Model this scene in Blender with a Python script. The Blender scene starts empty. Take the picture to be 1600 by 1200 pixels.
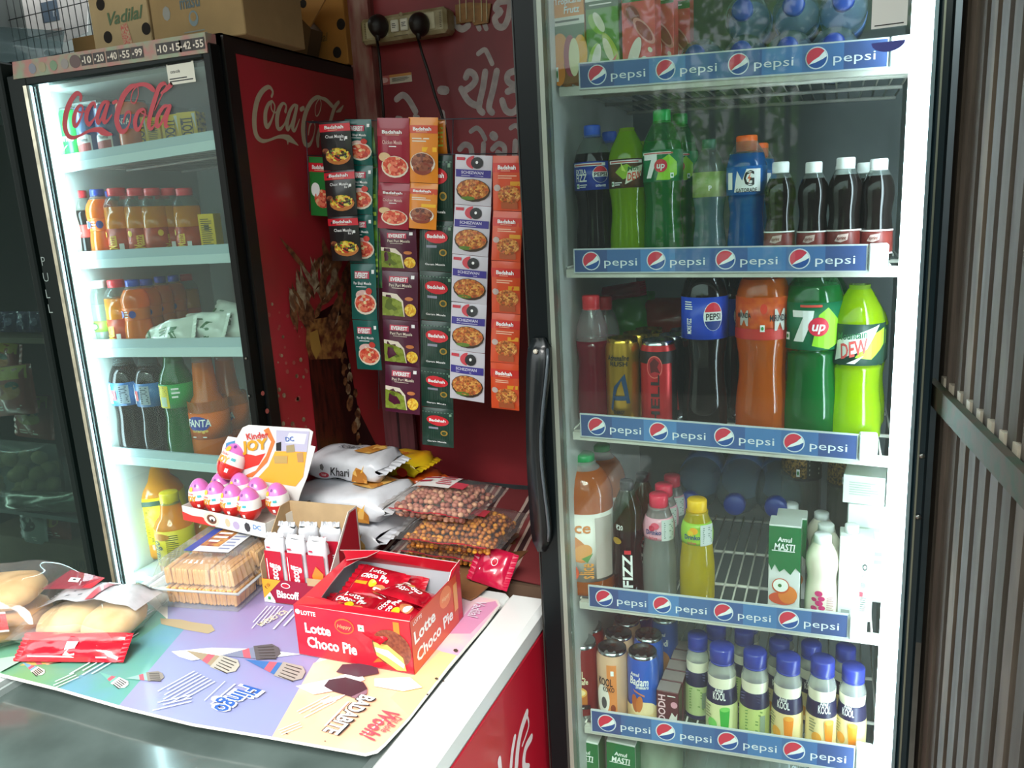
import bpy, bmesh, math, random
from mathutils import Vector, Matrix
random.seed(7)
sc = bpy.context.scene
col = sc.collection
R_ = math.radians
# ---------------------------------------------------------------- camera
F, CZ = 1230.0, 1.5
dn = Vector((310, 5485, F)).normalized(); up = -dn
dy = -(512.0 * dn.x + F * dn.z) / dn.y
Yc = Vector((512.0, dy, F)).normalized(); Xc = Yc.cross(up).normalized()
if Xc.x < 0: Xc = -Xc
RW = Matrix((Xc, Yc, up))                     # camera (right, down, forward) -> world
cam = bpy.data.cameras.new('camera'); camo = bpy.data.objects.new('camera', cam); col.objects.link(camo)
cr, cu, cb = RW @ Vector((1, 0, 0)), RW @ Vector((0, -1, 0)), RW @ Vector((0, 0, -1))
m = Matrix((cr, cu, cb)).transposed().to_4x4(); m.translation = Vector((0, 0, CZ)); camo.matrix_world = m
cam.sensor_width = 36; cam.lens = F / 1600 * 36; cam.clip_start = .02
sc.camera = camo
# ---------------------------------------------------------------- world, sun, exposure
w = bpy.data.worlds.new('world'); sc.world = w; w.use_nodes = True
nt = w.node_tree; nt.nodes.clear()
out = nt.nodes.new('ShaderNodeOutputWorld'); bg = nt.nodes.new('ShaderNodeBackground')
tc = nt.nodes.new('ShaderNodeTexCoord'); sp = nt.nodes.new('ShaderNodeSeparateXYZ'); rp = nt.nodes.new('ShaderNodeValToRGB')
nt.links.new(tc.outputs['Generated'], sp.inputs[0]); nt.links.new(sp.outputs['Z'], rp.inputs[0])
rp.color_ramp.elements[0].position = 0.0; rp.color_ramp.elements[0].color = (.30, .31, .28, 1)
rp.color_ramp.elements[1].position = .35; rp.color_ramp.elements[1].color = (.92, 1.0, 1.0, 1)
nt.links.new(rp.outputs[0], bg.inputs[0]); bg.inputs[1].default_value = 3.4
nt.links.new(bg.outputs[0], out.inputs[0])
sun = bpy.data.lights.new('sun', 'SUN'); sun.energy = 6.2; sun.angle = R_(30); sun.color = (1, .97, .92)
suno = bpy.data.objects.new('sun', sun); col.objects.link(suno)
suno.rotation_euler = Vector((-.30, .80, -1.0)).to_track_quat('-Z', 'Y').to_euler()
sc.view_settings.view_transform = 'Standard'; sc.view_settings.look = 'None'
sc.view_settings.exposure = 0.22; sc.view_settings.gamma = 1.0; sc.view_settings.use_curve_mapping = False
sc.cycles.transparent_max_bounces = 24; sc.cycles.max_bounces = 6; sc.cycles.diffuse_bounces = 3
sc.cycles.caustics_reflective = False; sc.cycles.caustics_refractive = False

# ---------------------------------------------------------------- pixel helpers: a ray of the photograph met with a plane of the room
def at(px, py, ax, v):
    r = RW @ Vector((px - 800, py - 600, F)); o = Vector((0, 0, CZ)); i = 'XYZ'.index(ax)
    return o + r * ((v - o[i]) / r[i])
def atp(px, py, p0, n):
    r = RW @ Vector((px - 800, py - 600, F)); o = Vector((0, 0, CZ))
    return o + r * ((Vector(p0) - o).dot(n) / r.dot(n))
# ---------------------------------------------------------------- materials
def lin(h):
    c = [int(h[i:i+2], 16) / 255 for i in (0, 2, 4)]
    return tuple((x / 12.92 if x <= .04045 else ((x + .055) / 1.055) ** 2.4) for x in c) + (1,)
MC = {}
def _nm(n):
    m = bpy.data.materials.new(n); m.use_nodes = True; t = m.node_tree; t.nodes.clear()
    o = t.nodes.new('ShaderNodeOutputMaterial'); return m, t, o
def mat(h, rough=.5, metal=0, coat=0, var=0, vs=30, emit=0, spec=.5, bump=0, c2=None, stretch=None):
    k = ('m', h, rough, metal, coat, var, vs, emit, spec, bump, c2, stretch)
    if k in MC: return MC[k]
    m, t, o = _nm('paint_' + h); b = t.nodes.new('ShaderNodeBsdfPrincipled')
    b.inputs['Base Color'].default_value = lin(h); b.inputs['Roughness'].default_value = rough
    b.inputs['Metallic'].default_value = metal; b.inputs['Coat Weight'].default_value = coat; b.inputs['Coat Roughness'].default_value = .08
    b.inputs['Specular IOR Level'].default_value = spec
    if emit: b.inputs['Emission Color'].default_value = lin(h); b.inputs['Emission Strength'].default_value = emit
    if var or bump:
        tc = t.nodes.new('ShaderNodeTexCoord'); n = t.nodes.new('ShaderNodeTexNoise'); n.inputs['Scale'].default_value = vs; n.inputs['Detail'].default_value = 6
        src = tc.outputs['Object']
        if stretch:
            mp = t.nodes.new('ShaderNodeMapping'); mp.inputs['Scale'].default_value = stretch; t.links.new(src, mp.inputs[0]); src = mp.outputs[0]
        t.links.new(src, n.inputs[0])
        if var:
            mx = t.nodes.new('ShaderNodeMix'); mx.data_type = 'RGBA'; cr = t.nodes.new('ShaderNodeValToRGB')
            cr.color_ramp.elements[0].position = .38; cr.color_ramp.elements[1].position = .62
            t.links.new(n.outputs[0], cr.inputs[0]); t.links.new(cr.outputs[0], mx.inputs[0])
            a = lin(h); bcol = lin(c2) if c2 else tuple(max(0, x * (1 - var)) for x in a[:3]) + (1,)
            mx.inputs[6].default_value = a; mx.inputs[7].default_value = bcol; t.links.new(mx.outputs[2], b.inputs['Base Color'])
        if bump:
            bp = t.nodes.new('ShaderNodeBump'); bp.inputs['Strength'].default_value = bump; bp.inputs['Distance'].default_value = .004
            t.links.new(n.outputs[0], bp.inputs['Height']); t.links.new(bp.outputs[0], b.inputs['Normal'])
    t.links.new(b.outputs[0], o.inputs[0]); MC[k] = m; return m
def food(cols, scale=250, rough=.4):
    k = ('f', tuple(cols), scale)
    if k in MC: return MC[k]
    m, t, o = _nm('printed_food'); b = t.nodes.new('ShaderNodeBsdfPrincipled'); b.inputs['Roughness'].default_value = rough
    tc = t.nodes.new('ShaderNodeTexCoord'); v = t.nodes.new('ShaderNodeTexVoronoi'); v.inputs['Scale'].default_value = scale
    s = t.nodes.new('ShaderNodeSeparateColor'); r = t.nodes.new('ShaderNodeValToRGB'); r.color_ramp.interpolation = 'CONSTANT'
    e = r.color_ramp.elements
    while len(e) < len(cols): e.new(.5)
    for i, c in enumerate(cols): e[i].position = i / len(cols); e[i].color = lin(c)
    t.links.new(tc.outputs['Object'], v.inputs[0]); t.links.new(v.outputs['Color'], s.inputs[0]); t.links.new(s.outputs[0], r.inputs[0])
    t.links.new(r.outputs[0], b.inputs['Base Color']); t.links.new(b.outputs[0], o.inputs[0]); MC[k] = m; return m
def schlick(t, f0):
    lw = t.nodes.new('ShaderNodeLayerWeight'); lw.inputs[0].default_value = .5; p = t.nodes.new('ShaderNodeMath'); p.operation = 'POWER'; p.inputs[1].default_value = 5
    a = t.nodes.new('ShaderNodeMath'); a.operation = 'MULTIPLY_ADD'; a.inputs[1].default_value = 1 - f0; a.inputs[2].default_value = f0
    t.links.new(lw.outputs['Facing'], p.inputs[0]); t.links.new(p.outputs[0], a.inputs[0]); return a
def clear(tint='ffffff', haze=.0, ior=1.45, rough=.02, hcol='ffffff'):
    """thin clear sheet: see-through with its own reflection and a little milky haze"""
    k = ('c', tint, haze, ior, rough, hcol)
    if k in MC: return MC[k]
    m, t, o = _nm('clear_sheet'); tr = t.nodes.new('ShaderNodeBsdfTransparent'); tr.inputs[0].default_value = lin(tint)
    g = t.nodes.new('ShaderNodeBsdfGlossy'); g.inputs['Roughness'].default_value = rough
    f = schlick(t, (ior - 1) ** 2 / (ior + 1) ** 2); mx = t.nodes.new('ShaderNodeMixShader')
    t.links.new(f.outputs[0], mx.inputs[0]); t.links.new(tr.outputs[0], mx.inputs[1]); t.links.new(g.outputs[0], mx.inputs[2]); last = mx
    if haze:
        d = t.nodes.new('ShaderNodeBsdfDiffuse'); d.inputs[0].default_value = lin(hcol); m2 = t.nodes.new('ShaderNodeMixShader'); m2.inputs[0].default_value = haze
        t.links.new(mx.outputs[0], m2.inputs[1]); t.links.new(d.outputs[0], m2.inputs[2]); last = m2
    t.links.new(last.outputs[0], o.inputs[0]); MC[k] = m; return m
def liquid(h, see=.3, glow=.45, rough=.06):
    """coloured drink in a clear bottle: partly see-through, lets light through"""
    k = ('l', h, see, glow, rough)
    if k in MC: return MC[k]
    m, t, o = _nm('drink_' + h); c = lin(h)
    df = t.nodes.new('ShaderNodeBsdfDiffuse'); df.inputs[0].default_value = c; tl = t.nodes.new('ShaderNodeBsdfTranslucent'); tl.inputs[0].default_value = c
    tr = t.nodes.new('ShaderNodeBsdfTransparent'); tr.inputs[0].default_value = c; g = t.nodes.new('ShaderNodeBsdfGlossy'); g.inputs['Roughness'].default_value = rough
    a = t.nodes.new('ShaderNodeMixShader'); a.inputs[0].default_value = glow; b = t.nodes.new('ShaderNodeMixShader'); b.inputs[0].default_value = see
    f = schlick(t, .04); cc = t.nodes.new('ShaderNodeMixShader')
    L = t.links.new
    L(df.outputs[0], a.inputs[1]); L(tl.outputs[0], a.inputs[2]); L(a.outputs[0], b.inputs[1]); L(tr.outputs[0], b.inputs[2])
    L(f.outputs[0], cc.inputs[0]); L(b.outputs[0], cc.inputs[1]); L(g.outputs[0], cc.inputs[2]); L(cc.outputs[0], o.inputs[0])
    MC[k] = m; return m
def emis(h, s):
    k = ('e', h, s)
    if k in MC: return MC[k]
    m, t, o = _nm('light_' + h); e = t.nodes.new('ShaderNodeEmission'); e.inputs[0].default_value = lin(h); e.inputs[1].default_value = s
    t.links.new(e.outputs[0], o.inputs[0]); MC[k] = m; return m
# ---------------------------------------------------------------- text outlines (built-in font)
TC = {}
def textmesh(s, bold=0, shear=0):
    k = (s, bold, shear)
    if k in TC: return TC[k]
    c = bpy.data.curves.new('t', 'FONT'); c.body = s; c.resolution_u = 2; c.offset = bold; c.shear = shear
    o = bpy.data.objects.new('t', c); col.objects.link(o)
    me = bpy.data.meshes.new_from_object(o.evaluated_get(bpy.context.evaluated_depsgraph_get()))
    V = [(v.co.x, v.co.y) for v in me.vertices]; Fs = [tuple(p.vertices) for p in me.polygons]
    bpy.data.objects.remove(o); bpy.data.curves.remove(c); bpy.data.meshes.remove(me)
    if V:
        x0 = min(v[0] for v in V); x1 = max(v[0] for v in V); V = [((x - x0), y) for x, y in V]; W = x1 - x0
    else: W = 1
    TC[k] = (V, Fs, W); return TC[k]
# ---------------------------------------------------------------- surfaces that print lies on: f(u, v, d) -> point
def Pl(o, ux, uy):
    o, ux, uy = Vector(o), Vector(ux).normalized(), Vector(uy).normalized(); n = ux.cross(uy)
    return lambda u, v, d=0: o + ux * u + uy * v + n * d
def Cy(r, z0=0, a0=0):                          # front of a bottle, faces -Y
    def f(u, v, d=0):
        a = u / r + a0; return Vector(((r + d) * math.sin(a), -(r + d) * math.cos(a), z0 + v))
    return f
def FRONT(y, z0=0): return lambda u, v, d=0: Vector((u, y - d, z0 + v))
# ---------------------------------------------------------------- mesh collector
class MB:
    def __init__(s): s.v = []; s.f = []; s.m = []; s.sm = []; s.mi = []
    def mi_(s, m):
        if m not in s.m: s.m.append(m)
        return s.m.index(m)
    def add(s, vs, fs, m, smooth=False):
        b = len(s.v); k = s.mi_(m); s.v += [tuple(v) for v in vs]
        for f in fs: s.f.append(tuple(i + b for i in f)); s.mi.append(k); s.sm.append(smooth)
    def box(s, x0, x1, y0, y1, z0, z1, m, M=None):
        vs = [Vector((x, y, z)) for x in (x0, x1) for y in (y0, y1) for z in (z0, z1)]
        if M: vs = [M @ v for v in vs]
        s.add(vs, [(0, 1, 3, 2), (4, 6, 7, 5), (0, 4, 5, 1), (2, 3, 7, 6), (0, 2, 6, 4), (1, 5, 7, 3)], m)
    def rbox(s, x0, x1, y0, y1, z0, z1, m, b=.004, smooth=False, M=None):
        bm = bmesh.new()
        for x, sx in ((x0, 1), (x1, -1)):
            for y, sy in ((y0, 1), (y1, -1)):
                for z, sz in ((z0, 1), (z1, -1)):
                    bm.verts.new((x, y + sy * b, z + sz * b)); bm.verts.new((x + sx * b, y, z + sz * b)); bm.verts.new((x + sx * b, y + sy * b, z))
        bmesh.ops.convex_hull(bm, input=bm.verts); bmesh.ops.dissolve_limit(bm, angle_limit=.02, verts=bm.verts, edges=bm.edges)
        bmesh.ops.recalc_face_normals(bm, faces=bm.faces); bm.verts.index_update()
        vs = [v.co.copy() for v in bm.verts]; fs = [[v.index for v in f.verts] for f in bm.faces]; bm.free()
        if M: vs = [M @ v for v in vs]
        s.add(vs, fs, m, smooth)
    def lathe(s, prof, m, seg=20, cx=0, cy=0, ribs=0, M=None):
        """prof: (r, z) or (r, z, material of the band that starts here)"""
        vs = []; cur = m; n = len(prof)
        for q in prof:
            for i in range(seg):
                a = 2 * math.pi * i / seg; r = q[0] * (1 + ribs * math.cos(a * 5)); vs.append(Vector((cx + r * math.cos(a), cy + r * math.sin(a), q[1])))
        if M: vs = [M @ v for v in vs]
        base = len(s.v); s.v += [tuple(v) for v in vs]
        for j in range(n - 1):
            if len(prof[j]) > 2: cur = prof[j][2]
            k = s.mi_(cur)
            for i in range(seg):
                i2 = (i + 1) % seg
                s.f.append((base + j * seg + i, base + j * seg + i2, base + (j + 1) * seg + i2, base + (j + 1) * seg + i)); s.mi.append(k); s.sm.append(True)
        if prof[-1][0] > 1e-5: s.f.append(tuple(base + (n - 1) * seg + i for i in range(seg))); s.mi.append(s.mi_(cur)); s.sm.append(False)
        if prof[0][0] > 1e-5: s.f.append(tuple(base + i for i in reversed(range(seg)))); s.mi.append(s.mi_(prof[0][2] if len(prof[0]) > 2 else m)); s.sm.append(False)
    def tube(s, pts, r, m, seg=6):
        pts = [Vector(p) for p in pts]; vs = []; fs = []
        for i, p in enumerate(pts):
            d = (pts[min(i + 1, len(pts) - 1)] - pts[max(i - 1, 0)]).normalized(); a = d.cross(Vector((0, 0, 1)))
            if a.length < .1: a = d.cross(Vector((0, 1, 0)))
            a.normalize(); b = d.cross(a)
            rr = r[i] if isinstance(r, (list, tuple)) else r
            for k in range(seg):
                t = 2 * math.pi * k / seg; vs.append(p + a * rr * math.cos(t) + b * rr * math.sin(t))
        for i in range(len(pts) - 1):
            for k in range(seg): k2 = (k + 1) % seg; fs.append((i * seg + k, i * seg + k2, (i + 1) * seg + k2, (i + 1) * seg + k))
        fs.append(tuple(reversed(range(seg)))); fs.append(tuple((len(pts) - 1) * seg + k for k in range(seg))); s.add(vs, fs, m, True)
    # print on a surface
    def quad(s, f, u0, u1, v0, v1, m, d=.0004, nu=1, nv=1):
        vs = [f(u0 + (u1 - u0) * i / nu, v0 + (v1 - v0) * j / nv, d) for j in range(nv + 1) for i in range(nu + 1)]
        s.add(vs, [(j * (nu + 1) + i, j * (nu + 1) + i + 1, (j + 1) * (nu + 1) + i + 1, (j + 1) * (nu + 1) + i) for j in range(nv) for i in range(nu)], m, nu > 1)
    def poly(s, f, pts, m, d=.0004): s.add([f(u, v, d) for u, v in pts], [tuple(range(len(pts)))], m)
    def cpoly(s, f, pts, m, d=.0004, step=.005):
        u0, u1 = min(p[0] for p in pts), max(p[0] for p in pts); n = max(1, math.ceil((u1 - u0) / step))
        def clip(P, c, keep):
            r = []
            for i in range(len(P)):
                a, b = P[i - 1], P[i]; ia, ib = keep * (a[0] - c) >= -1e-9, keep * (b[0] - c) >= -1e-9
                if ia != ib: t = (c - a[0]) / (b[0] - a[0]); r.append((c, a[1] + (b[1] - a[1]) * t))
                if ib: r.append(b)
            return r
        for i in range(n):
            a, b = u0 + (u1 - u0) * i / n, u0 + (u1 - u0) * (i + 1) / n; P = clip(clip(pts, a, 1), b, -1)
            if len(P) > 2: s.add([f(u, v, d) for u, v in P], [tuple(range(len(P)))], m)
    def ell(s, f, u, v, a, b, m, d=.0005, n=16, rot=0, a0=0, a1=360):
        pts = []
        for i in range(n + (1 if a1 - a0 < 360 else 0)):
            t = R_(a0 + (a1 - a0) * i / n); x, y = a * math.cos(t), b * math.sin(t)
            pts.append((u + x * math.cos(rot) - y * math.sin(rot), v + x * math.sin(rot) + y * math.cos(rot)))
        c = f(u, v, d); vs = [c] + [f(x, y, d) for x, y in pts]; k = len(pts)
        fs = [(0, i + 1, (i + 1) % k + 1) for i in range(k if a1 - a0 >= 360 else k - 1)]
        if a1 - a0 < 360: s.poly(f, pts, m, d)
        else: s.add(vs, fs, m)
    def text(s, f, t, u, v, h, m, w=None, d=.0008, bold=.01, shear=0, ang=0, center=True):
        V, Fs, W = textmesh(t, bold, shear); ky = h / .7; kx = (w / W) if w else ky; ca, sa = math.cos(ang), math.sin(ang); vs = []
        for x, y in V:
            x = (x - (W / 2 if center else 0)) * kx; y = (y - .35) * ky; vs.append(f(u + x * ca - y * sa, v + x * sa + y * ca, d))
        s.add(vs, Fs, m)
    def lines(s, f, u0, u1, v0, v1, n, m, d=.0006, frac=.45):
        for i in range(n):
            y = v1 - (v1 - v0) * (i + .5) / n; hh = (v1 - v0) / n * frac / 2; e = u1 - (u1 - u0) * random.choice((0, .1, .25)); s.quad(f, u0, e, y - hh, y + hh, m, d)
    def stroke(s, P, W, m):
        """ribbon through points P (Vectors on one plane whose normal is s.n), widths W"""
        n = s.n; Q = []; w = []
        for i in range(len(P) - 1):
            p0, p1, p2, p3 = P[max(i - 1, 0)], P[i], P[i + 1], P[min(i + 2, len(P) - 1)]
            for k in range(5):
                t = k / 5; Q.append(.5 * ((2 * p1) + (p2 - p0) * t + (2 * p0 - 5 * p1 + 4 * p2 - p3) * t * t + (3 * p1 - p0 - 3 * p2 + p3) * t ** 3)); w.append(W[i] + (W[i + 1] - W[i]) * t)
        Q.append(P[-1]); w.append(W[-1]); vs = []
        for i, p in enumerate(Q):
            d = (Q[min(i + 1, len(Q) - 1)] - Q[max(i - 1, 0)]).normalized(); a = n.cross(d).normalized(); vs += [p + a * w[i] / 2 + n * (.0006 + i * 2e-6), p - a * w[i] / 2 + n * (.0006 + i * 2e-6)]
        s.add(vs, [(2 * i, 2 * i + 1, 2 * i + 3, 2 * i + 2) for i in range(len(Q) - 1)], m)
        for e in (0, -1):
            c = Q[e] + n * .0006; a = n.orthogonal().normalized(); b = n.cross(a); r = w[e] / 2
            s.add([c + a * r * math.cos(t * .785) + b * r * math.sin(t * .785) for t in range(8)], [tuple(range(8))], m)
    def mesh(s, name='mesh'):
        me = bpy.data.meshes.new(name); me.from_pydata(s.v, [], s.f)
        for m in s.m: me.materials.append(m)
        me.polygons.foreach_set('material_index', s.mi); me.polygons.foreach_set('use_smooth', s.sm); me.update(); return me
# ---------------------------------------------------------------- objects
def link(name, me, parent=None, loc=None, rot=None, scale=None):
    o = bpy.data.objects.new(name, me); col.objects.link(o)
    if parent: o.parent = parent
    if loc is not None: o.location = loc
    if rot is not None: o.rotation_euler = rot
    if scale is not None: o.scale = scale
    return o
def tag(o, label=None, cat=None, group=None, kind=None):
    if label: o['label'] = label
    if cat: o['category'] = cat
    if group: o['group'] = group
    if kind: o['kind'] = kind
    return o
def thing(name, label, cat, loc=(0, 0, 0), group=None, rot=None): return tag(link(name, None, loc=loc, rot=rot), label, cat, group)
def struct(name, mb): return tag(link(name, mb.mesh(name)), kind='structure')
PR = {}
def proto(key, name, parts, W, H): PR[key] = (name, parts, W, H)    # parts: (part name, mesh, index of parent part or None)
def place(key, loc, label, cat, group=None, rot=(0, 0, 0), scale=(1, 1, 1)):
    name, parts, W, H = PR[key]
    if len(parts) == 1: return tag(link(name, parts[0][1], None, loc, rot, scale), label, cat, group)
    r = tag(link(name, None, None, loc, rot, scale), label, cat, group); os_ = []
    for pn, me, pi in parts: os_.append(link(pn, me, os_[pi] if pi is not None else r))
    return r
def put(key, px, ytop, wpx, Y, zb, label, cat, group=None, rz=0, tilt=0):
    """stand a prototype on the level zb so that it reaches the photographed height and width"""
    W, H = PR[key][2:]; top = at(px, ytop, 'Y', Y); X = top.x; z = zb(X) if callable(zb) else zb
    for _ in range(2):
        mid = at(px, ytop + 1, 'Y', Y)
    s = (at(px + wpx / 2, ytop, 'Y', Y).x - at(px - wpx / 2, ytop, 'Y', Y).x) / W
    return place(key, (X, Y, z), label, cat, group, (tilt, 0, rz), (s, s, max(.3 * s, (top.z - z) / H)))
WHITE = mat('f2f2f0', .45); BLACK = mat('101214', .35); RED = mat('c8202c', .4); INK = mat('1a1a1c', .5)
CARD = mat('a98a64', .85, var=.12, vs=40); CARDIN = mat('b79a74', .9, var=.1, vs=30)
# ================================================================ the setting
mb = MB(); mb.box(-4, 3, -6, 3.2, -.1, 0, mat('7d776c', .9, var=.3, vs=6)); struct('floor', mb)
mb = MB(); mb.box(-3.2, .9, -.15, 2.05, 2.62, 2.7, mat('5a564e', .8)); struct('ceiling', mb)
mb = MB(); mb.box(-3.2, .9, 2.7, 2.8, 0, 2.05, mat('8fa3a8', .8, var=.3, vs=3)); struct('wall_rear', mb)
# the far side of the lane, seen only as a reflection in the glass doors: dark wall with a barred opening
mb = MB(); DW = mat('3c3d3a', .8, var=.3, vs=2)
mb.box(-4, -1.3, -3.6, -3.5, 0, 2.5, DW); mb.box(-.28, 2.6, -3.6, -3.5, 0, 2.5, DW); mb.box(-1.3, -.28, -3.6, -3.5, 0, .95, DW)
for i in range(6): mb.box(-1.22 + i * .17, -1.18 + i * .17, -3.52, -3.48, .95, 2.5, DW)
for i in range(14): mb.box(-1.3, -.28, -3.505, -3.5, .98 + i * .11, .986 + i * .11, DW)
struct('wall_front', mb)
t = thing('street_tree', 'leafy green tree across the lane, mirrored in the glass door', 'tree', (-.8, -5.2, 0)); mb = MB(); mb.tube([(0, 0, 0), (.05, 0, 1.0), (0, .05, 2.2)], [.14, .11, .07], mat('4a3c2c', .9), 10); link('trunk', mb.mesh(), t)
mb = MB(); rr = random.Random(2); LF = liquid('7fae3a', .05, .5, .4)
for k in range(2600):
    d_ = Vector((rr.gauss(0, 1), rr.gauss(0, 1), rr.gauss(0, 1))).normalized() * rr.uniform(.6, 1) ; c = Vector((d_.x * 1.7, d_.y * 1.0, 2.3 + d_.z * 1.5)); a_ = Vector((rr.uniform(-1, 1), rr.uniform(-1, 1), rr.uniform(-1, 1))).normalized() * .075; b_ = a_.orthogonal().normalized() * .04
    mb.add([c - a_, c + b_, c + a_, c - b_], [(0, 1, 2, 3)], LF)
tag(link('foliage', mb.mesh(), t), kind='stuff')
mb = MB(); mb.box(-3.0, -2.9, .6, 2.7, 0, 2.62, mat('565c5a', .8)); struct('wall_left', mb)
mb = MB(); mb.box(.46, .5, .2, 2.7, 0, 2.62, mat('2c2620', .9)); struct('wall_right', mb)
# painted sheet-metal partition between the two coolers, with hand-painted Gujarati lettering
WY = 1.92
mb = MB(); RW_ = mat('922a30', .5, var=.35, vs=5, c2='7a2228', bump=.1)
xl = at(543, 100, 'Y', WY).x
mb.box(xl, -.40, WY, WY + .03, .745, 2.6, RW_)
mb.n = Vector((0, -1, 0)); GP = mat('b9aaa6', .6, var=.25, vs=40)
def tr(mb, ox, oy, sc_, pts, wd, plane, m):
    ax, v = plane; P = [at(ox + p[0] / sc_, oy + p[1] / sc_, ax, v) for p in pts]
    k = (at(ox + 100 / sc_, oy, ax, v) - at(ox, oy, ax, v)).length / 100
    W = [(p[2] if len(p) > 2 else wd) for p in pts]
    k2 = (P[0] - Vector((0, 0, CZ))).length / (sc_ * F) * 1.12
    mb.stroke(P, [w_ * k2 for w_ in W], m)
for pts, wd in [([(445, 118), (475, 170), (510, 188), (545, 165)], 34), ([(595, 135), (618, 188)], 26), ([(640, 130), (662, 186)], 26),
        ([(800, 5), (745, 15), (722, 55), (755, 75), (718, 118), (735, 168), (775, 172), (802, 120), (815, 50), (820, 0)], 34), ([(850, 75), (880, 92), (875, 130)], 26),
        ([(610, 348), (650, 322), (672, 350), (700, 412)], 26), ([(530, 500), (548, 465), (583, 482), (592, 520), (562, 560), (515, 590)], 36), ([(500, 575), (545, 650), (600, 682), (622, 660)], 36),
        ([(655, 465), (640, 570), (615, 690), (638, 728)], 36), ([(730, 460), (708, 570), (680, 690), (700, 728)], 36),
        ([(850, 458), (805, 478), (800, 522), (838, 548), (882, 530)], 36), ([(800, 592), (850, 578), (880, 620), (870, 690), (830, 728), (788, 712), (765, 650)], 36), ([(862, 345), (882, 325)], 28),
        ([(368, 583), (400, 585)], 46), ([(82, 642), (122, 615), (160, 645), (205, 722)], 34), ([(200, 752), (220, 758)], 24), ([(378, 728), (388, 800)], 30), ([(85, 762), (110, 766)], 22),
        ([(562, 850), (600, 828), (630, 852), (655, 900)], 26), ([(705, 875), (715, 885)], 46), ([(820, 828), (855, 812), (892, 850)], 26), ([(490, 965), (522, 935), (560, 952), (570, 1010)], 32),
        ([(645, 930), (640, 1010)], 30), ([(702, 965), (740, 930), (778, 950), (775, 1005), (735, 985)], 30), ([(850, 915), (845, 1010)], 32)]:
    tr(mb, 600, 0, 4.139, pts, wd, ('Y', WY), GP)
sh = MB(); struct('wall_back', mb)
# left post of the partition: faded pinkish strip, brown board and seam
mb = MB(); x2 = at(566, 300, 'Y', WY - .03).x; x3 = at(600, 300, 'Y', WY - .03).x
mb.box(xl - .01, x3, WY - .03, WY - .001, .745, 2.6, mat('7f3533', .6, var=.4, vs=9, c2='9c7a6c', stretch=(3, 3, .7))); struct('trim_1', mb)
mb = MB(); a = at(592, 650, 'Y', WY - .02).x; b = at(655, 690, 'Y', WY - .02).x
mb.box(a, b, WY - .045, WY - .031, .745, 1.45, mat('6e3a3e', .6, var=.3, vs=12, stretch=(6, 6, .6))); mb.box(b - .052, b - .045, WY - .0465, WY - .044, .745, 1.45, mat('2a1013', .7)); struct('trim_2', mb)
# torn cardboard patch tied high on the partition
t = thing('cardboard_patch', 'torn piece of cardboard under clear tape high on the painted partition', 'cardboard')
mb = MB(); p = [at(x, y, 'Y', WY - .003) for x, y in ((712, 8), (735, 4), (768, 6), (764, 36), (742, 40), (738, 34), (714, 38))]
mb.add([*p, *[q + Vector((0, -.004, 0)) for q in p]], [tuple(range(7, 14)), tuple(reversed(range(7)))] + [(i, (i + 1) % 7, (i + 1) % 7 + 7, i + 7) for i in range(7)], mat('9a6a34', .6, var=.3, vs=60)); link('card', mb.mesh(), t)
mb = MB()
for x in (718, 728, 740, 752, 760): q = at(x, 0, 'Y', WY - .0085); e = at(x + 1, 30 + x % 7, 'Y', WY - .0085); mb.tube([q, e], .0016, mat('d8c9a0', .15))
link('tape', mb.mesh(), t)
t = link('sticker', None); mb = MB(); q = at(592, 134, 'Y', WY); e = at(643, 113, 'Y', WY); f = Pl((q.x, WY, q.z), (1, 0, 0), (0, 0, 1)); W_, H_ = e.x - q.x, e.z - q.z
mb.box(q.x, e.x, WY - .0012, WY, q.z, e.z, mat('cfc2ae', .4)); mb.quad(f, 0, W_ * .35, 0, H_, mat('b85a55', .5), .0018); mb.quad(f, W_ * .35, W_, H_ * .72, H_, mat('c98a4a', .5), .0018); mb.lines(f, W_ * .42, W_ * .93, H_ * .2, H_ * .62, 4, INK, .002)
mb.ell(f, W_ * .18, H_ * .5, W_ * .13, H_ * .3, mat('d9a7a0', .5), .002)
bpy.data.objects.remove(t); t = tag(link('sticker', mb.mesh()), 'small cream and orange price sticker beside the hanging plug cable', 'sticker')
# ---------------------------------------------------------------- folding steel gate beside the big cooler
g0 = Vector((.1545, 1.30, 0)); g1 = Vector((.199, .881, 0)); gd = (g1 - g0).normalized(); gn = Vector((-gd.y, gd.x, 0))
if gn.x > 0: gn = -gn
gate = thing('folding_gate', 'rusty grey folding steel gate of upright channels beside the tall cooler', 'gate', loc=g0)
zb = at(1455, 612, 'Y', 1.30).z
def gbox(a, b, n0, n1, z0, z1, m):
    mb = MB(); c = [gd * s + gn * t_ for s in (a, b) for t_ in (n0, n1)]
    mb.add([Vector((p.x, p.y, z)) for z in (z0, z1) for p in c], [(0, 1, 3, 2), (4, 6, 7, 5), (0, 4, 5, 1), (2, 3, 7, 6), (0, 2, 6, 4), (1, 5, 7, 3)], m); return mb
gc = ['5a4c40', '63584c', '4f4840', '675a4b', '5a544e', '5a5249', '605a54', '524e46', '64594e', '57524c', '5c554c', '504a44']
for i in range(15):
    s = -.012 + i * .047
    mb = gbox(s, s + .029, -.006, .006, .03, 2.4, mat(gc[i % 12], .75, metal=.1, var=.2, vs=14, stretch=(2, 2, .35), c2='473e35'))
    q = gbox(s + .029, s + .0315, -.022, .0, .03, 2.4, mat('3b2c22', .85)); mb.add([Vector(v) for v in q.v], q.f, q.m[0]); link('upright_slat', mb.mesh(), gate)
for i in range(5, 15, 3): link('green_slat', gbox(-.012 + i * .047 + .033, -.012 + i * .047 + .037, -.018, .0, zb, 2.4, mat('3c5a30', .7)).mesh(), gate)
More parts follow.
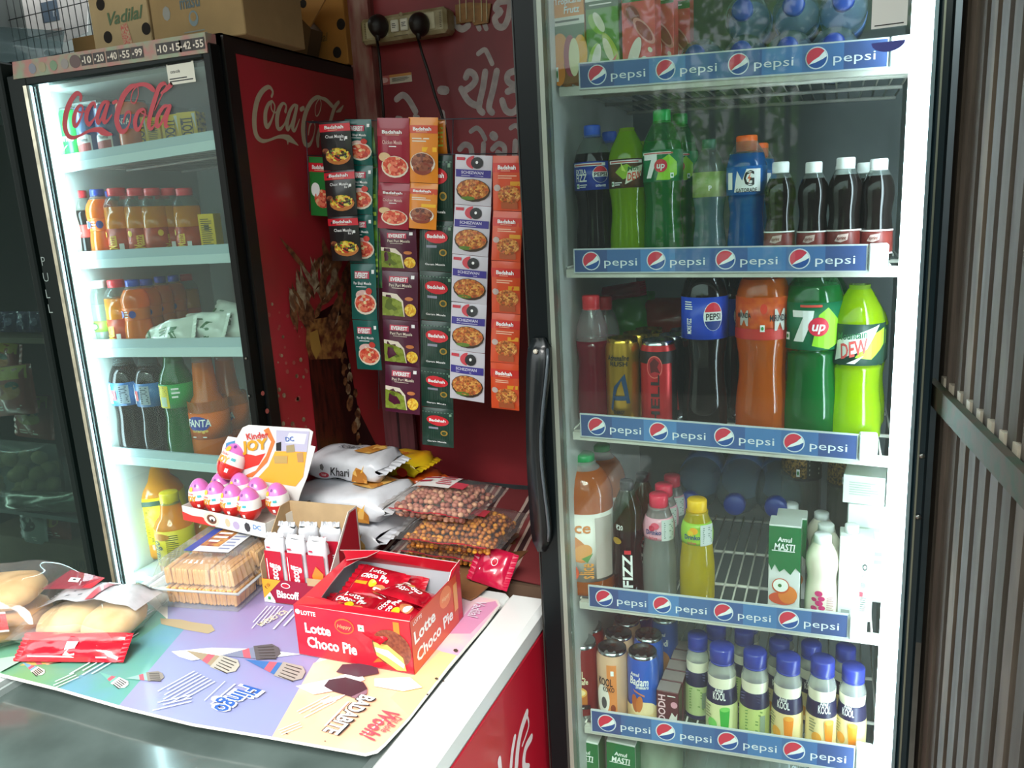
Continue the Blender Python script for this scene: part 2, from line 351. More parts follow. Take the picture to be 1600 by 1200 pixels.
mb = gbox(-.02, .72, .009, .020, zb - .017, zb + .017, mat('4a3d2c', .7, metal=.3, var=.4, vs=40, c2='33402a')); link('cross_bar', mb.mesh(), gate)
for i in range(15):
    s = -.012 + i * .047; link('pivot_plate', gbox(s + .027, s + .044, .002, .0085, zb + .012, zb + .028, mat('b3a894', .6, var=.2)).mesh(), gate)
# ================================================================ shared print helpers
def globe(mb, f, u, v, r):
    mb.ell(f, u, v, r * 1.12, r * 1.12, mat('dfe6ee', .5), .0006, 24)
    mb.ell(f, u, v, r, r, mat('1f4f9a', .5), .0009, 24)
    mb.poly(f, [(u + r * math.cos(R_(a)), v + r * math.sin(R_(a))) for a in range(40, 226, 12)] + [(u - .35 * r, v - .25 * r), (u + .25 * r, v + .1 * r), (u + .6 * r, v + .5 * r)], mat('d8324a', .5), .0012)
    mb.poly(f, [(u + r * math.cos(R_(220)), v + r * math.sin(R_(220))), (u - .1 * r, v - .45 * r), (u + .6 * r, v - .15 * r), (u + r * .99, v + .1 * r), (u + r * .93, v + .35 * r), (u + .76 * r, v + .64 * r), (u + .25 * r, v + .1 * r), (u - .35 * r, v - .25 * r)], mat('f4f4f4', .5), .0013)
COCA_SIDE = [[(440,310,34),(458,230,36),(400,160,50),(300,220,64),(220,360,76),(178,560,80),(172,760,82),(205,920,76),(290,1000,54),(400,990,30),(520,945,34),(620,935,56),(710,965,92),(780,1010,60),(860,1075,6)],[(690,980,60),(695,1060,6)],
 [(450,380,30),(390,430,50),(345,560,66),(345,720,72),(372,780,60),(430,700,34),(478,560,22),(488,450,26),(450,385,26),(432,440,22),(440,510,22),(480,560,20),(530,545,20)],
 [(655,545,44),(668,455,30),(620,415,36),(560,500,64),(526,640,72),(532,780,72),(575,815,46),(640,740,26),(682,620,20)],[(850,450,20),(790,445,36),(720,560,56),(680,740,64),(692,825,50),(745,740,26),(800,560,24)],[(835,460,56),(790,680,60),(770,815,60),(810,830,34),(878,660,10)],
 [(898,512,54),(938,488,54)],[(1015,905,20),(1040,760,26),(1090,700,30),(1120,780,18),(1098,920,20),(1050,1040,44),(1000,1070,60),(952,1020,76),(932,850,84),(942,700,78),(982,540,72),(1060,390,60),(1150,320,50),(1220,332,40),(1300,370,60),(1380,450,66),(1430,490,10)],
 [(1180,345,16),(1130,440,12),(1122,570,14),(1150,615,16),(1195,540,14),(1215,420,14),(1195,350,14)],[(1195,820,60),(1160,960,66),(1165,1080,50)],[(1490,395,44),(1425,480,60),(1375,640,60),(1340,760,50)],[(1560,450,14),(1510,520,50),(1450,550,14)]]
COCA_FRONT = [[(335,262,30),(338,212,34),(290,190,38),(222,280,50),(172,420,60),(158,560,62),(190,660,52),(250,692,34),(330,668,20),(430,618,24),(520,600,40),(580,620,66),(640,645,44),(700,658,6)],
 [(330,322,20),(290,372,36),(262,470,48),(268,548,48),(302,540,30),(348,440,18),(362,350,18),(332,322,18),(305,362,16),(322,405,14),(400,388,12)],
 [(500,342,28),(498,302,24),(460,312,34),(412,400,48),(402,490,48),(432,540,40),(482,490,18),(512,448,12)],[(650,282,18),(592,300,32),(532,430,44),(532,520,42),(572,480,22),(640,320,30)],[(650,292,38),(610,430,44),(602,512,42),(642,500,22),(692,432,8)],[(708,296,30),(745,276,28)],
 [(820,520,15),(850,422,22),(892,395,20),(906,450,14),(880,560,18),(832,620,34),(782,602,58),(748,500,60),(764,380,56),(820,222,54),(900,122,46),(962,98,30),(1050,86,34),(1120,112,48),(1162,152,46),(1166,176,8)],[(985,112,10),(992,200,10),(952,300,12),(908,272,12),(930,165,10),(972,118,10)],
 [(1050,366,24),(992,400,36),(956,500,48),(966,588,46),(1002,590,30),(1052,480,18),(1072,395,16),(1044,362,16),(1022,402,12),(1092,440,10)],[(1290,72,30),(1232,112,44),(1182,250,48),(1132,420,48),(1112,556,46),(1142,590,28),(1182,540,12)],[(1290,72,24),(1310,110,14),(1250,230,12),(1180,380,10)],[(1362,92,44),(1302,150,36),(1250,188,15)],
 [(1350,332,18),(1282,340,32),(1212,450,44),(1202,555,42),(1242,542,22),(1330,370,36)],[(1352,332,38),(1312,460,44),(1302,556,42),(1332,560,14)]]
# ================================================================ the tall cooler with blue price strips
DY = 1.25; SY = 1.31
cooler = thing('display_cooler', 'tall black glass-door drinks cooler with blue price strips, between red partition and gate', 'cooler', (-.2, 1.3, 0))
def K(name, mb, parent=cooler, off=Vector((.2, -1.3, 0))):
    mb.v = [tuple(Vector(v) + off) for v in mb.v]; return link(name, mb.mesh(), parent)
XO0 = at(815, 330, 'Y', DY).x; XO1 = at(1474, 330, 'Y', DY).x; XI0 = at(861, 330, 'Y', DY).x; XI1 = at(1441, 330, 'Y', DY).x
FR_ = mat('0a1012', .35, spec=.2); FRT = mat('122329', .3, coat=.2, spec=.3)
mb = MB(); mb.box(XO0 + .004, XI0 - .012, 1.292, 1.90, .06, 2.06, BLACK); mb.box(XI1 + .012, XO1 - .004, 1.292, 1.90, .06, 2.06, BLACK); mb.box(XO0 + .004, XO1 - .004, 1.86, 1.90, .06, 2.06, BLACK)
mb.box(XO0 + .004, XO1 - .004, 1.292, 1.90, 1.99, 2.06, BLACK); mb.box(XO0 + .004, XO1 - .004, 1.292, 1.90, .06, .16, BLACK)
for x in (XO0 + .04, XO1 - .04):
    for y in (1.35, 1.84): mb.lathe([(.016, 0), (.016, .06)], BLACK, 10, x, y)
K('cabinet', mb)
LINW = mat('c9ccc6', .5, var=.12, vs=8); LIND = mat('727a78', .55, var=.2, vs=6)
mb = MB(); mb.box(XI0 - .012, XI0 - .004, 1.292, 1.86, .16, 1.99, LINW); mb.box(XI1 + .004, XI1 + .012, 1.292, 1.86, .16, 1.99, LINW)
mb.box(XI0 - .004, XI1 + .004, 1.852, 1.86, .16, 1.99, LIND); mb.box(XI0 - .004, XI1 + .004, 1.30, 1.852, 1.982, 1.99, LINW); mb.box(XI0 - .004, XI1 + .004, 1.30, 1.852, .16, .168, LINW)
K('inner_liner', mb)
mb = MB(); mb.rbox(XO0, XI0 - .009, DY, 1.288, .08, 2.05, FR_, .004); mb.rbox(XI1 + .006, XO1, DY, 1.288, .08, 2.05, FRT, .004)
mb.rbox(XI0 - .009, XI1 + .006, DY, 1.288, 1.96, 2.05, FR_, .004); mb.rbox(XI0 - .009, XI1 + .006, DY, 1.288, .08, .20, FR_, .004)
mb.box(XO1 - .014, XO1 - .0115, DY - .0012, DY, .1, 2.03, mat('8a8f80', .3, metal=.8))
mb.box(XO0 - .002, XO0 + .003, DY + .004, 1.27, .1, 2.03, mat('23221e', .4))
dr = K('door_frame', mb)
mb = MB(); mb.box(XI0 - .009, XI0 - .001, DY - .002, 1.28, .2, 1.96, mat('8d9488', .35, metal=.3)); mb.box(XI0 - .014, XI0 - .0095, DY - .002, DY - .0002, .2, 1.96, mat('3d4440', .3, metal=.4)); mb.box(XI1 + .001, XI1 + .006, DY - .001, 1.28, .2, 1.96, mat('7f949a', .25, metal=.5)); link('gasket', mb.mesh(), dr); bpy.data.objects['gasket'].data.transform(Matrix.Translation((.2, -1.3, 0)))
mb = MB()
for px_, py_ in ((1422, 711), (1418, 806)):
    p = at(px_, py_, 'Y', DY - .001); p.x = max(p.x, XI1 + .018); mb.lathe([(0, 0), (.004, 0), (.004, .002), (.0015, .003), (0, .003)], mat('8a8d88', .3, metal=.9), 12, M=Matrix.Translation((p.x + .2, p.y - 1.3, p.z)) @ Matrix.Rotation(R_(90), 4, 'X'))
    link('screw', mb.mesh(), dr); mb = MB()
GLASS = clear('eef6f3', haze=.008, hcol='dfeeee', ior=1.38)
mb = MB(); mb.box(XI0, XI1, 1.262, 1.266, .2, 1.96, GLASS); K('glass_pane', mb)
# handle: long bowed black grip with two white screw covers
mb = MB(); n = 20; vs = []; HM = mat('0d1114', .32, coat=.25, spec=.3)
for i in range(n + 1):
    t_ = i / n; py_ = 528 + (862 - 528) * t_; e = math.sin(math.pi * t_); bow = 1 if .12 < t_ < .88 else 0
    xa = 824 - 6 * math.sin(math.pi * t_) + 8 * t_; xb = 858 - 13 * math.sin(math.pi * t_) ** 2 + 2 * t_
    if t_ < .06: xa += 8 * (1 - t_ / .06); xb -= 8 * (1 - t_ / .06)
    if t_ > .94: xa += 8 * ((t_ - .94) / .06); xb -= 8 * ((t_ - .94) / .06)
    yo = DY - .006 - .028 * math.sin(math.pi * t_) ** .6
    A, B = at(xa, py_, 'Y', yo), at(xb, py_, 'Y', yo)
    vs += [A, B, B + Vector((.002, .012, 0)), A + Vector((-.001, .012, 0))]
fs = []
for i in range(n):
    for k in range(4): k2 = (k + 1) % 4; fs.append((i * 4 + k, i * 4 + k2, (i + 1) * 4 + k2, (i + 1) * 4 + k))
fs += [(0, 1, 2, 3), (4 * n, 4 * n + 1, 4 * n + 2, 4 * n + 3)]; mb.add(vs, fs, HM, True)
rim = [vs[i * 4 + 1] + Vector((-.001, -.001, 0)) for i in range(1, n)]; mb.tube(rim, .0028, mat('4a5258', .3, metal=.2, coat=.3))
hd = K('door_handle', mb)
for px_, py_ in ((837, 549), (843, 808)):
    p = at(px_, py_, 'Y', DY - .018); mb = MB(); mb.lathe([(0, 0), (.0042, 0), (.0042, .004), (.003, .006), (0, .006)], mat('c9c2b2', .4), 12, M=Matrix.Translation((p.x + .2, p.y - 1.3 + .002, p.z)) @ Matrix.Rotation(R_(90), 4, 'X')); link('screw_cover', mb.mesh(), hd)
# LED strip on the hinge side
mb = MB(); lx = at(1428, 330, 'Y', 1.275).x
mb.box(lx - .016, lx + .012, 1.270, 1.276, .20, 1.95, emis('e4f2ff', 29)); mb.box(lx + .006, lx + .012, 1.276, 1.292, .20, 1.95, mat('d8dcdc', .4)); K('led_strip', mb)
# shelves
STR = [((905, 98), (905, 140), (1388, 58), (1388, 106)), ((897, 391), (897, 427), (1355, 379), (1355, 425)), ((907, 643), (907, 682), (1341, 682), (1340, 720)),
       ((920, 913), (920, 948), (1326, 962), (1325, 998)), ((924, 1108), (924, 1143), (1335, 1168), (1335, 1206))]
WIRE = mat('d2cfc4', .4, var=.15, vs=30); SHELF = []
for (a, b, c, d) in STR:
    A, B, C_, D = (at(*q, 'Y', SY) for q in (a, b, c, d)); sl = (D.z - B.z) / (D.x - B.x)
    zf = (lambda X, B=B, sl=sl: B.z + (X - B.x) * sl + .012); SHELF.append(zf); off = Vector((.2, -1.3, 0))
    mb = MB(); xa, xb = XI0 + .001, XI1 - .012
    for i in range(26):
        x = xa + (xb - xa) * i / 25; z = zf(x) - .003; mb.tube([(x, SY + .012, z), (x, 1.79, z)], .0018, WIRE, 5)
    for y in (SY + .016, 1.45, 1.60, 1.78): mb.tube([(xa, y, zf(xa) - .0075), (xb, y, zf(xb) - .0075)], .0035, WIRE, 5)
    M_ = [(xa, zf(xa)), (xb, zf(xb))]
    mb.add([(x, y, z + dz) for x, z in M_ for y in (SY + .004, SY + .014) for dz in (-.020, -.006)], [(0, 1, 3, 2), (4, 6, 7, 5), (0, 4, 5, 1), (2, 3, 7, 6), (0, 2, 6, 4), (1, 5, 7, 3)], WIRE)
    sh = K('shelf', mb)
    mb = MB(); u = (D - B).normalized(); f = Pl(B, u, (0, 0, 1)); L = (D - B).length; Hh = (A.z - B.z + C_.z - D.z) / 2
    f2 = Pl(B, u, u.cross(Vector((0, 1, 0))))
    cs = [f(0, 0, 0), f(L, 0, 0), f(L, Hh, 0), f(0, Hh, 0)]; cb2 = [q + Vector((0, .004, 0)) for q in cs]
    mb.add(cs + cb2, [(0, 1, 2, 3), (5, 4, 7, 6), (0, 4, 5, 1), (1, 5, 6, 2), (2, 6, 7, 3), (3, 7, 4, 0)], mat('c9cfd2', .4))
    n4 = 4; e = .0022
    for i in range(n4 * 2): mb.quad(f, e + (L - 2 * e) * i / 8, e + (L - 2 * e) * (i + 1) / 8, e, Hh - e, mat(['3d5488', '44699f', '5484bd', '44699f', '41609a', '4c7cb4', '4870a6', '3d5284'][i], .45), .0003)
    for i in range(n4):
        cx = L * (.068 + .241 * i); globe(mb, f, cx, Hh * .5, Hh * .34); mb.text(f, 'pepsi', cx + Hh * .62 + L * .055, Hh * .46, Hh * .31, mat('e6ecf2', .5), w=L * .122, bold=0)
    mb.rbox(D.x + .001, min(D.x + .028, XI1 - .013), SY - .004, SY + .02, D.z - .0, D.z + Hh, mat('dfe4e2', .4), .002)
    mb.v = [tuple(Vector(v) + off) for v in mb.v]; link('price_strip', mb.mesh(), sh)
SHF = lambda X: .27
mb = MB()
for x0 in [XI0 + .004 + i * .022 for i in range(25)]: mb.tube([(x0, 1.30, .262), (x0, 1.79, .262)], .002, WIRE, 5)
for y in (1.31, 1.5, 1.78): mb.tube([(XI0 + .001, y, .256), (XI1 - .012, y, .256)], .0035, WIRE, 5)
K('shelf', mb)
mb = MB(); p = at(1390, 18, 'Y', 1.2615); f = FRONT(1.2615); mb.quad(f, p.x - .022, p.x + .022, p.z - .02, p.z + .04, mat('e6e6e0', .5), .0005); mb.quad(f, p.x - .018, p.x + .018, p.z - .017, p.z - .0155, INK, .0008)
mb.ell(f, p.x, p.z - .038, .021, .013, mat('3a3f96', .4), .0006, 20, a0=180, a1=360); K('paper_sticker', mb)

# ================================================================ the cooler with the red side
CY = 1.40; XS = at(345, 60, 'Y', CY).x; XL0 = -1.806; CT = 1.885
cola = thing('display_cooler', 'black and red glass-door drinks cooler with white script on its red side', 'cooler', (-1.5, 1.4, 0))
KC = lambda name, mb, parent=cola: K(name, mb, parent, Vector((1.5, -1.4, 0)))
mb = MB(); mb.box(XS - .03, XS, CY, 1.885, .06, CT, BLACK); mb.box(XL0, XL0 + .03, CY, 1.885, .06, CT, BLACK); mb.box(XL0, XS, 1.86, 1.885, .06, CT, BLACK); mb.box(XL0, XS, CY, 1.885, CT - .025, CT, BLACK); mb.box(XL0, XS, CY, 1.885, .06, .50, BLACK)
for x in (XL0 + .04, XS - .04):
    for y in (1.46, 1.84): mb.lathe([(.016, 0), (.016, .06)], BLACK, 10, x, y)
KC('cabinet', mb)
# red side panel with white script, splash and a printed bottle
mb = MB(); RS = mat('b02836', .35, var=.3, vs=4, c2='98302f'); Y1 = CY + .032
mb.box(XS, XS + .003, Y1, 1.883, .08, CT - .035, RS); mb.n = Vector((1, 0, 0)); XP = XS + .0032; SCR = mat('b9ae92', .5, var=.1)
def trs(mb, ox, oy, s_, strokes, plane, m):
    for st in strokes: tr(mb, ox, oy, s_, st, 30, plane, m)
trs(mb, 380, 120, 10, COCA_SIDE, ('X', XP), SCR)
sd = KC('side_panel', mb)
mb = MB(); mb.n = Vector((1, 0, 0)); rr = random.Random(3)
def side(px_, py_, d=0): p = at(px_, py_, 'X', XP + .0005 + d); return p
BR = mat('4a1f16', .3, var=.6, vs=18, c2='1d0f0c', stretch=(1, 4, .8)); SPL = mat('8a5a38', .5, var=.6, vs=60, c2='4a2c1c'); WH2 = mat('a99a7c', .5, var=.5, vs=50, c2='6b4a34'); DRK = mat('2c1210', .3, var=.4, vs=30)
mb.add([side(x, y, .001) for x, y in ((478, 500), (530, 470), (545, 560), (560, 640), (590, 700), (600, 960), (500, 960), (496, 700), (482, 560))], [tuple(range(9))], DRK)
mb.add([side(x, y, .0016) for x, y in ((484, 560), (528, 556), (536, 640), (545, 720), (560, 960), (505, 960), (500, 720), (490, 640))], [tuple(range(8))], BR)
mb.add([side(x, y, .002) for x, y in ((480, 500), (540, 492), (542, 520), (532, 560), (484, 562), (478, 540))], [tuple(range(6))], mat('5a2a1c', .4, var=.6, vs=40, c2='a0713c'))
mb.add([side(x, y, .0024) for x, y in ((484, 520), (496, 515), (502, 545), (494, 562), (486, 545))], [tuple(range(5))], mat('a8803c', .5))
for k in range(46):
    b0 = rr.uniform(0, 1); x = 455 + 95 * b0; y = 455 + rr.uniform(-55, 45); l_ = rr.uniform(12, 46); w_ = rr.uniform(5, 13); a_ = rr.uniform(-.5, .5) + (-.4 if b0 < .4 else .25)
    c_, s_ = math.cos(a_), math.sin(a_); P_ = [(0, -l_), (w_ * .5, -l_ * .3), (w_ * .6, l_ * .4), (0, l_ * .8), (-w_ * .5, l_ * .2), (-w_ * .4, -l_ * .5)]
    mb.add([side(x + u_ * c_ - v_ * s_, y + u_ * s_ + v_ * c_, .0026 + k * .00004) for u_, v_ in P_], [tuple(range(6))], SPL if k % 3 else WH2)
for k in range(60):
    x, y, r_ = rr.uniform(410, 480), rr.uniform(470, 700), rr.uniform(1, 3.2) ; mb.add([side(x + r_ * math.cos(t_), y + 1.4 * r_ * math.sin(t_), .0008) for t_ in [i * .9 for i in range(7)]], [tuple(range(7))], mat('a5554c', .5) if k % 2 else WH2)
for k in range(26):
    y = 560 + k * 6; x = 540 + (k * .9) + rr.uniform(-6, 8); r_ = rr.uniform(3, 8); mb.add([side(x + r_ * .7 * math.cos(t_), y + 1.5 * r_ * math.sin(t_), .003 + k * .00003) for t_ in [i * .9 for i in range(7)]], [tuple(range(7))], (SPL, DRK, WH2)[k % 3])
for k in range(60): x, y = rr.uniform(500, 545), rr.uniform(590, 730); mb.add([side(x + .9 * math.cos(t_), y + 1.2 * math.sin(t_), .0022) for t_ in [i * 1.1 for i in range(6)]], [tuple(range(6))], DRK)
mb.v = [tuple(Vector(v) + Vector((1.5, -1.4, 0))) for v in mb.v]; tag(link('printed_bottle', mb.mesh(), sd), 'printed cola bottle bursting out of a splash of ice')
mb = MB(); mb.box(XS - .001, XS + .006, CY, Y1, .08, CT - .005, mat('15130f', .35)); mb.box(XS, XS + .005, Y1, 1.883, CT - .035, CT - .005, mat('1c1815', .4)); mb.box(XS + .0001, XS + .0055, Y1, Y1 + .0015, .08, CT - .035, mat('4d4030', .4)); KC('side_trim', mb)
# door
GT = at(300, 94, 'Y', 1.37).z; XG0, XG1 = -1.728, at(319, 90, 'Y', 1.37).x
mb = MB(); DF = mat('0a0d0b', .4, spec=.15); mb.rbox(XG1, XS - .002, 1.365, CY - .002, .45, 1.862, DF, .003); mb.rbox(XL0 + .004, XG0 - .012, 1.365, CY - .002, .45, 1.862, mat('0f1917', .4, spec=.15), .003)
mb.rbox(XG0 - .012, XG1, 1.365, CY - .002, GT, 1.862, mat('111a19', .4, spec=.15), .003); mb.rbox(XG0 - .012, XG1, 1.365, CY - .002, .45, .52, DF, .003); f = Pl((0, 1.3648, 0), (1, 0, 0), (0, 0, 1))
for ch, px_, py_ in (('P', 68, 408), ('U', 72, 433), ('L', 75, 459), ('L', 79, 482)):
    q = at(px_, py_, 'Y', 1.3648); mb.text(f, ch, q.x, q.z, .022, mat('8f9c98', .4), d=.0008, bold=-.008)
fr = KC('door_frame', mb)
mb = MB(); mb.box(XG0 - .018, XG0 - .007, 1.360, 1.3645, .46, GT, mat('c9c2ae', .16, metal=1, var=.3, vs=8, stretch=(1, 1, 3))); mb.box(XG0 - .007, XG0, 1.363, 1.37, .46, GT, mat('7f8a8c', .3, metal=.6)); mb.v = [tuple(Vector(v) + Vector((1.5, -1.4, 0))) for v in mb.v]; link('chrome_trim', mb.mesh(), fr)
mb = MB()
for px_, py_ in ((384, 560), (389, 619)):
    q = at(px_, py_, 'Y', 1.363); q.x = min(q.x, XS - .01); b_ = MB(); b_.lathe([(0, 0), (.003, 0), (.003, .002), (0, .002)], mat('6a6a60', .3, metal=.8), 10, M=Matrix.Translation((q.x + 1.5, 1.364 - 1.4, q.z)) @ Matrix.Rotation(R_(90), 4, 'X')); link('screw', b_.mesh(), fr)
mb = MB(); mb.box(XG0, XG1, 1.374, 1.378, .52, GT, clear('e8f2ee', haze=.01, hcol='d8e6e2', ior=1.38)); mb.n = Vector((0, -1, 0))
trs(mb, 80, 120, 7.273, COCA_FRONT, ('Y', 1.3735), mat('b23540', .5))
f = Pl((0, 1.3735, 0), (1, 0, 0), (0, 0, 1)); p = at(283, 110, 'Y', 1.3735); mb.quad(f, p.x - .038, p.x + .036, p.z - .026, p.z + .026, mat('d9d6c8', .5), .0006); mb.lines(f, p.x - .034, p.x + .03, p.z + .012, p.z + .022, 2, INK, .0009); mb.lines(f, p.x - .034, p.x + .03, p.z - .022, p.z - .012, 2, INK, .0009); mb.text(f, 'coca-cola', p.x - .016, p.z, .007, INK, w=.026, d=.0009)
KC('glass_pane', mb)
# header with the price row
mb = MB(); c4 = [at(x, y, 'Y', 1.362) for x, y in ((19, 97), (21, 124), (324, 82), (320, 50))]
HB = mat('b07a74', .6, var=.45, vs=30, c2='8f9a82'); mb.add([c4[1], c4[2], c4[3], c4[0]] + [q + Vector((0, .03, 0)) for q in (c4[1], c4[2], c4[3], c4[0])], [(0, 1, 2, 3), (5, 4, 7, 6), (0, 4, 5, 1), (1, 5, 6, 2), (2, 6, 7, 3), (3, 7, 4, 0)], HB)
uh = (c4[2] - c4[1]).normalized(); L = (c4[2] - c4[1]).length; fh = Pl(c4[1], uh, (0, 0, 1)); Hh = (c4[0].z - c4[1].z + c4[3].z - c4[2].z) / 2
PB = mat('2e2320', .5); PW = mat('d9cdbd', .5)
for tx, px_ in (('10', 134), ('20', 154), ('40', 175), ('55', 195), ('99', 215), ('10', 255), ('15', 275), ('42', 292), ('55', 312)):
    u_ = at(px_, 80, 'Y', 1.362).x - c4[1].x; w_ = .018; mb.quad(fh, u_ - w_, u_ + w_ * .9, Hh * .2, Hh * .8, PB, .0008); mb.text(fh, tx, u_ + .003, Hh * .5, Hh * .38, PW, w=w_ * 1.15, d=.0014, bold=.02)
    mb.quad(fh, u_ - w_ * .8, u_ - w_ * .55, Hh * .4, Hh * .5, PW, .0014)
mb.ell(fh, at(115, 80, 'Y', 1.362).x - c4[1].x, Hh * .5, .017, Hh * .36, mat('5a4240', .5), .0008)
for x in (46, 62, 80, 98): mb.ell(fh, at(x, 80, 'Y', 1.362).x - c4[1].x, Hh * .45, .012, Hh * .3, mat(('6f8a6a', '8b8480', '7d7f8c', '9a8f70')[int(x / 18) % 4], .5), .0007, 9)
KC('price_header', mb)
# inside
mb = MB(); LW2 = mat('c4ccc6', .5, var=.1, vs=6); mb.box(XG0 - .012, XG0 - .004, CY, 1.86, .50, CT - .03, LW2); mb.box(XG1 + .006, XG1 + .012, CY, 1.86, .5, CT - .03, LW2); mb.box(XG0 - .004, XG1 + .006, 1.852, 1.86, .5, CT - .05, mat('8f9a94', .5, var=.15, vs=5)); mb.box(XG0 - .004, XG1 + .006, CY + .004, 1.852, CT - .058, CT - .03, LW2); mb.box(XG0 - .004, XG1 + .006, CY + .004, 1.852, .5, .508, LW2)
mb.box(XG0 + .02, XG0 + .1, CY + .05, CY + .053, 1.77, 1.80, mat('6d7672', .5)); KC('inner_liner', mb)
mb = MB(); mb.box(XG0 + .004, XG0 + .028, 1.384, 1.390, .53, GT, emis('dcf2ff', 30)); mb.box(XG0 + .0, XG0 + .004, 1.384, 1.40, .53, GT, mat('d8dcdc', .4)); KC('led_strip', mb)
CS = [((112, 240), (112, 268), (322, 205), (322, 236)), ((130, 393), (130, 420), (345, 383), (345, 411)), ((150, 531), (150, 558), (357, 531), (357, 557)), ((160, 698), (162, 722), (375, 706), (375, 742))]
CSH = []; LIP = mat('a9bcc4', .3, coat=.5); LIP2 = mat('c6d6da', .3, coat=.5)
for (a, b, c, d) in CS:
    A, B, C_, D = (at(*q, 'Y', 1.41) for q in (a, b, c, d)); sl = (D.z - B.z) / (D.x - B.x); zf = (lambda X, B=B, sl=sl: B.z + (X - B.x) * sl + .016); CSH.append(zf)
    mb = MB(); xa, xb = XG0 + .0, XG1 + .004
    for x_ in [xa + (xb - xa) * i / 18 for i in range(19)]: mb.tube([(x_, 1.422, zf(x_) - .003), (x_, 1.80, zf(x_) - .003)], .0018, WIRE, 5)
    for y in (1.43, 1.6, 1.79): mb.tube([(xa, y, zf(xa) - .007), (xb, y, zf(xb) - .007)], .003, WIRE, 5)
    sh = KC('shelf', mb); mb = MB(); h1 = A.z - B.z; za, zb2 = B.z + (xa - B.x) * sl, B.z + (xb - B.x) * sl
    for lo, hi, m_, yy in ((0, .5, LIP2, 1.408), (.5, 1.0, LIP, 1.411)):
        mb.add([(x, y, z + h1 * q_) for x, z in ((xa, za), (xb, zb2)) for y in (yy, 1.418) for q_ in (lo, hi)], [(0, 1, 3, 2), (4, 6, 7, 5), (0, 4, 5, 1), (2, 3, 7, 6), (0, 2, 6, 4), (1, 5, 7, 3)], m_)
    mb.v = [tuple(Vector(v) + Vector((1.5, -1.4, 0))) for v in mb.v]; link('front_lip', mb.mesh(), sh)
CFL = lambda X: .598
mb = MB(); mb.box(XG0, XG1 + .004, 1.41, 1.84, .58, .597, mat('aab4b4', .4)); KC('shelf', mb)

# ================================================================ dark neighbouring cooler at the left edge
side_c = thing('display_cooler', 'dark glass-door cooler with snack bags inside, beyond the chrome trim', 'cooler', (-2.2, 1.4, 0))
KS = lambda name, mb, parent=side_c: K(name, mb, parent, Vector((2.2, -1.4, 0)))
NX0, NX1 = -2.62, XL0 - .008; TEAL = mat('4a5a56', .5)
mb = MB(); mb.box(NX0, NX0 + .03, 1.40, 2.0, .0, 1.9, TEAL); mb.box(NX1 - .03, NX1, 1.40, 2.0, 0, 1.9, TEAL); mb.box(NX0, NX1, 1.97, 2.0, 0, 1.9, mat('303b39', .6)); mb.box(NX0, NX1, 1.4, 2.0, 1.86, 1.9, TEAL); mb.box(NX0, NX1, 1.4, 2.0, 0, .4, TEAL); KS('cabinet', mb)
mb = MB(); mb.rbox(NX1 - .022, NX1 + .002, 1.36, 1.399, .3, 1.895, mat('0f1917', .4, spec=.15), .004); mb.rbox(NX0, NX0 + .05, 1.36, 1.399, .3, 1.895, DF, .004); mb.rbox(NX0 + .05, NX1 - .022, 1.36, 1.399, 1.80, 1.895, DF, .004); mb.rbox(NX0 + .05, NX1 - .022, 1.36, 1.399, .3, .42, DF, .004)
KS('door_frame', mb)
mb = MB(); mb.box(NX0 + .05, NX1 - .022, 1.376, 1.380, .42, 1.80, clear('b4c4c0', haze=.04, hcol='8fa09c')); KS('glass_pane', mb)
mb = MB(); zt = at(30, 530, 'Y', 1.5).z; mb.box(NX0 + .03, NX1 - .03, 1.5, 1.95, zt - .012, zt + .004, mat('7d6a50', .7)); KS('shelf', mb); NS1 = zt + .004
mb = MB(); zt = at(40, 790, 'Y', 1.5).z; mb.box(NX0 + .03, NX1 - .03, 1.46, 1.95, zt - .012, zt, mat('6b7470', .4)); KS('shelf', mb); NS2 = zt

mb = MB(); mb.box(NX0 + .034, NX0 + .05, 1.41, 1.425, .45, 1.80, emis('e8fff4', 30)); KS('led_strip', mb)  # unseen light, added to brighten the goods in this dark cooler
# ================================================================ chest freezer and the stand behind it
FT = .73
fz = thing('chest_freezer', 'white chest freezer with red side and dark sliding glass lid, under the snacks', 'freezer', (-.95, .8, 0))
KF = lambda name, mb, parent=fz: K(name, mb, parent, Vector((.95, -.8, 0)))
FX0, FX1, FY0, FY1 = -1.42, -.512, .22, 1.36; FW = mat('d9dcda', .35, coat=.3)
mb = MB(); mb.rbox(FX0 + .01, FX1 - .006, FY0 + .01, FY1 - .01, .04, FT - .05, FW, .01); mb.box(FX0 + .05, FX1 - .05, FY0 + .05, FY1 - .05, 0, .04, BLACK); KF('body', mb)
mb = MB(); mb.box(FX1 - .006, FX1 - .002, FY0 + .012, FY1 - .012, .06, FT - .052, mat('c01a30', .35, coat=.4)); mb.n = Vector((1, 0, 0)); XR = FX1 - .0018
for st, wd in (([(1352, 880), (1325, 960), (1308, 1050), (1300, 1150)], 40), ([(1350, 880), (1362, 940), (1330, 1040)], 12), ([(1215, 1112), (1222, 1180), (1226, 1230)], 34), ([(1292, 1000), (1280, 1070), (1272, 1160)], 30), ([(1375, 1000), (1345, 1060), (1338, 1140), (1360, 1150)], 34)):
    tr(mb, 400, 840, 3.2, st, wd, ('X', XR), mat('e9dfe0', .4))
KF('side_panel', mb)
mb = MB(); rw = .088
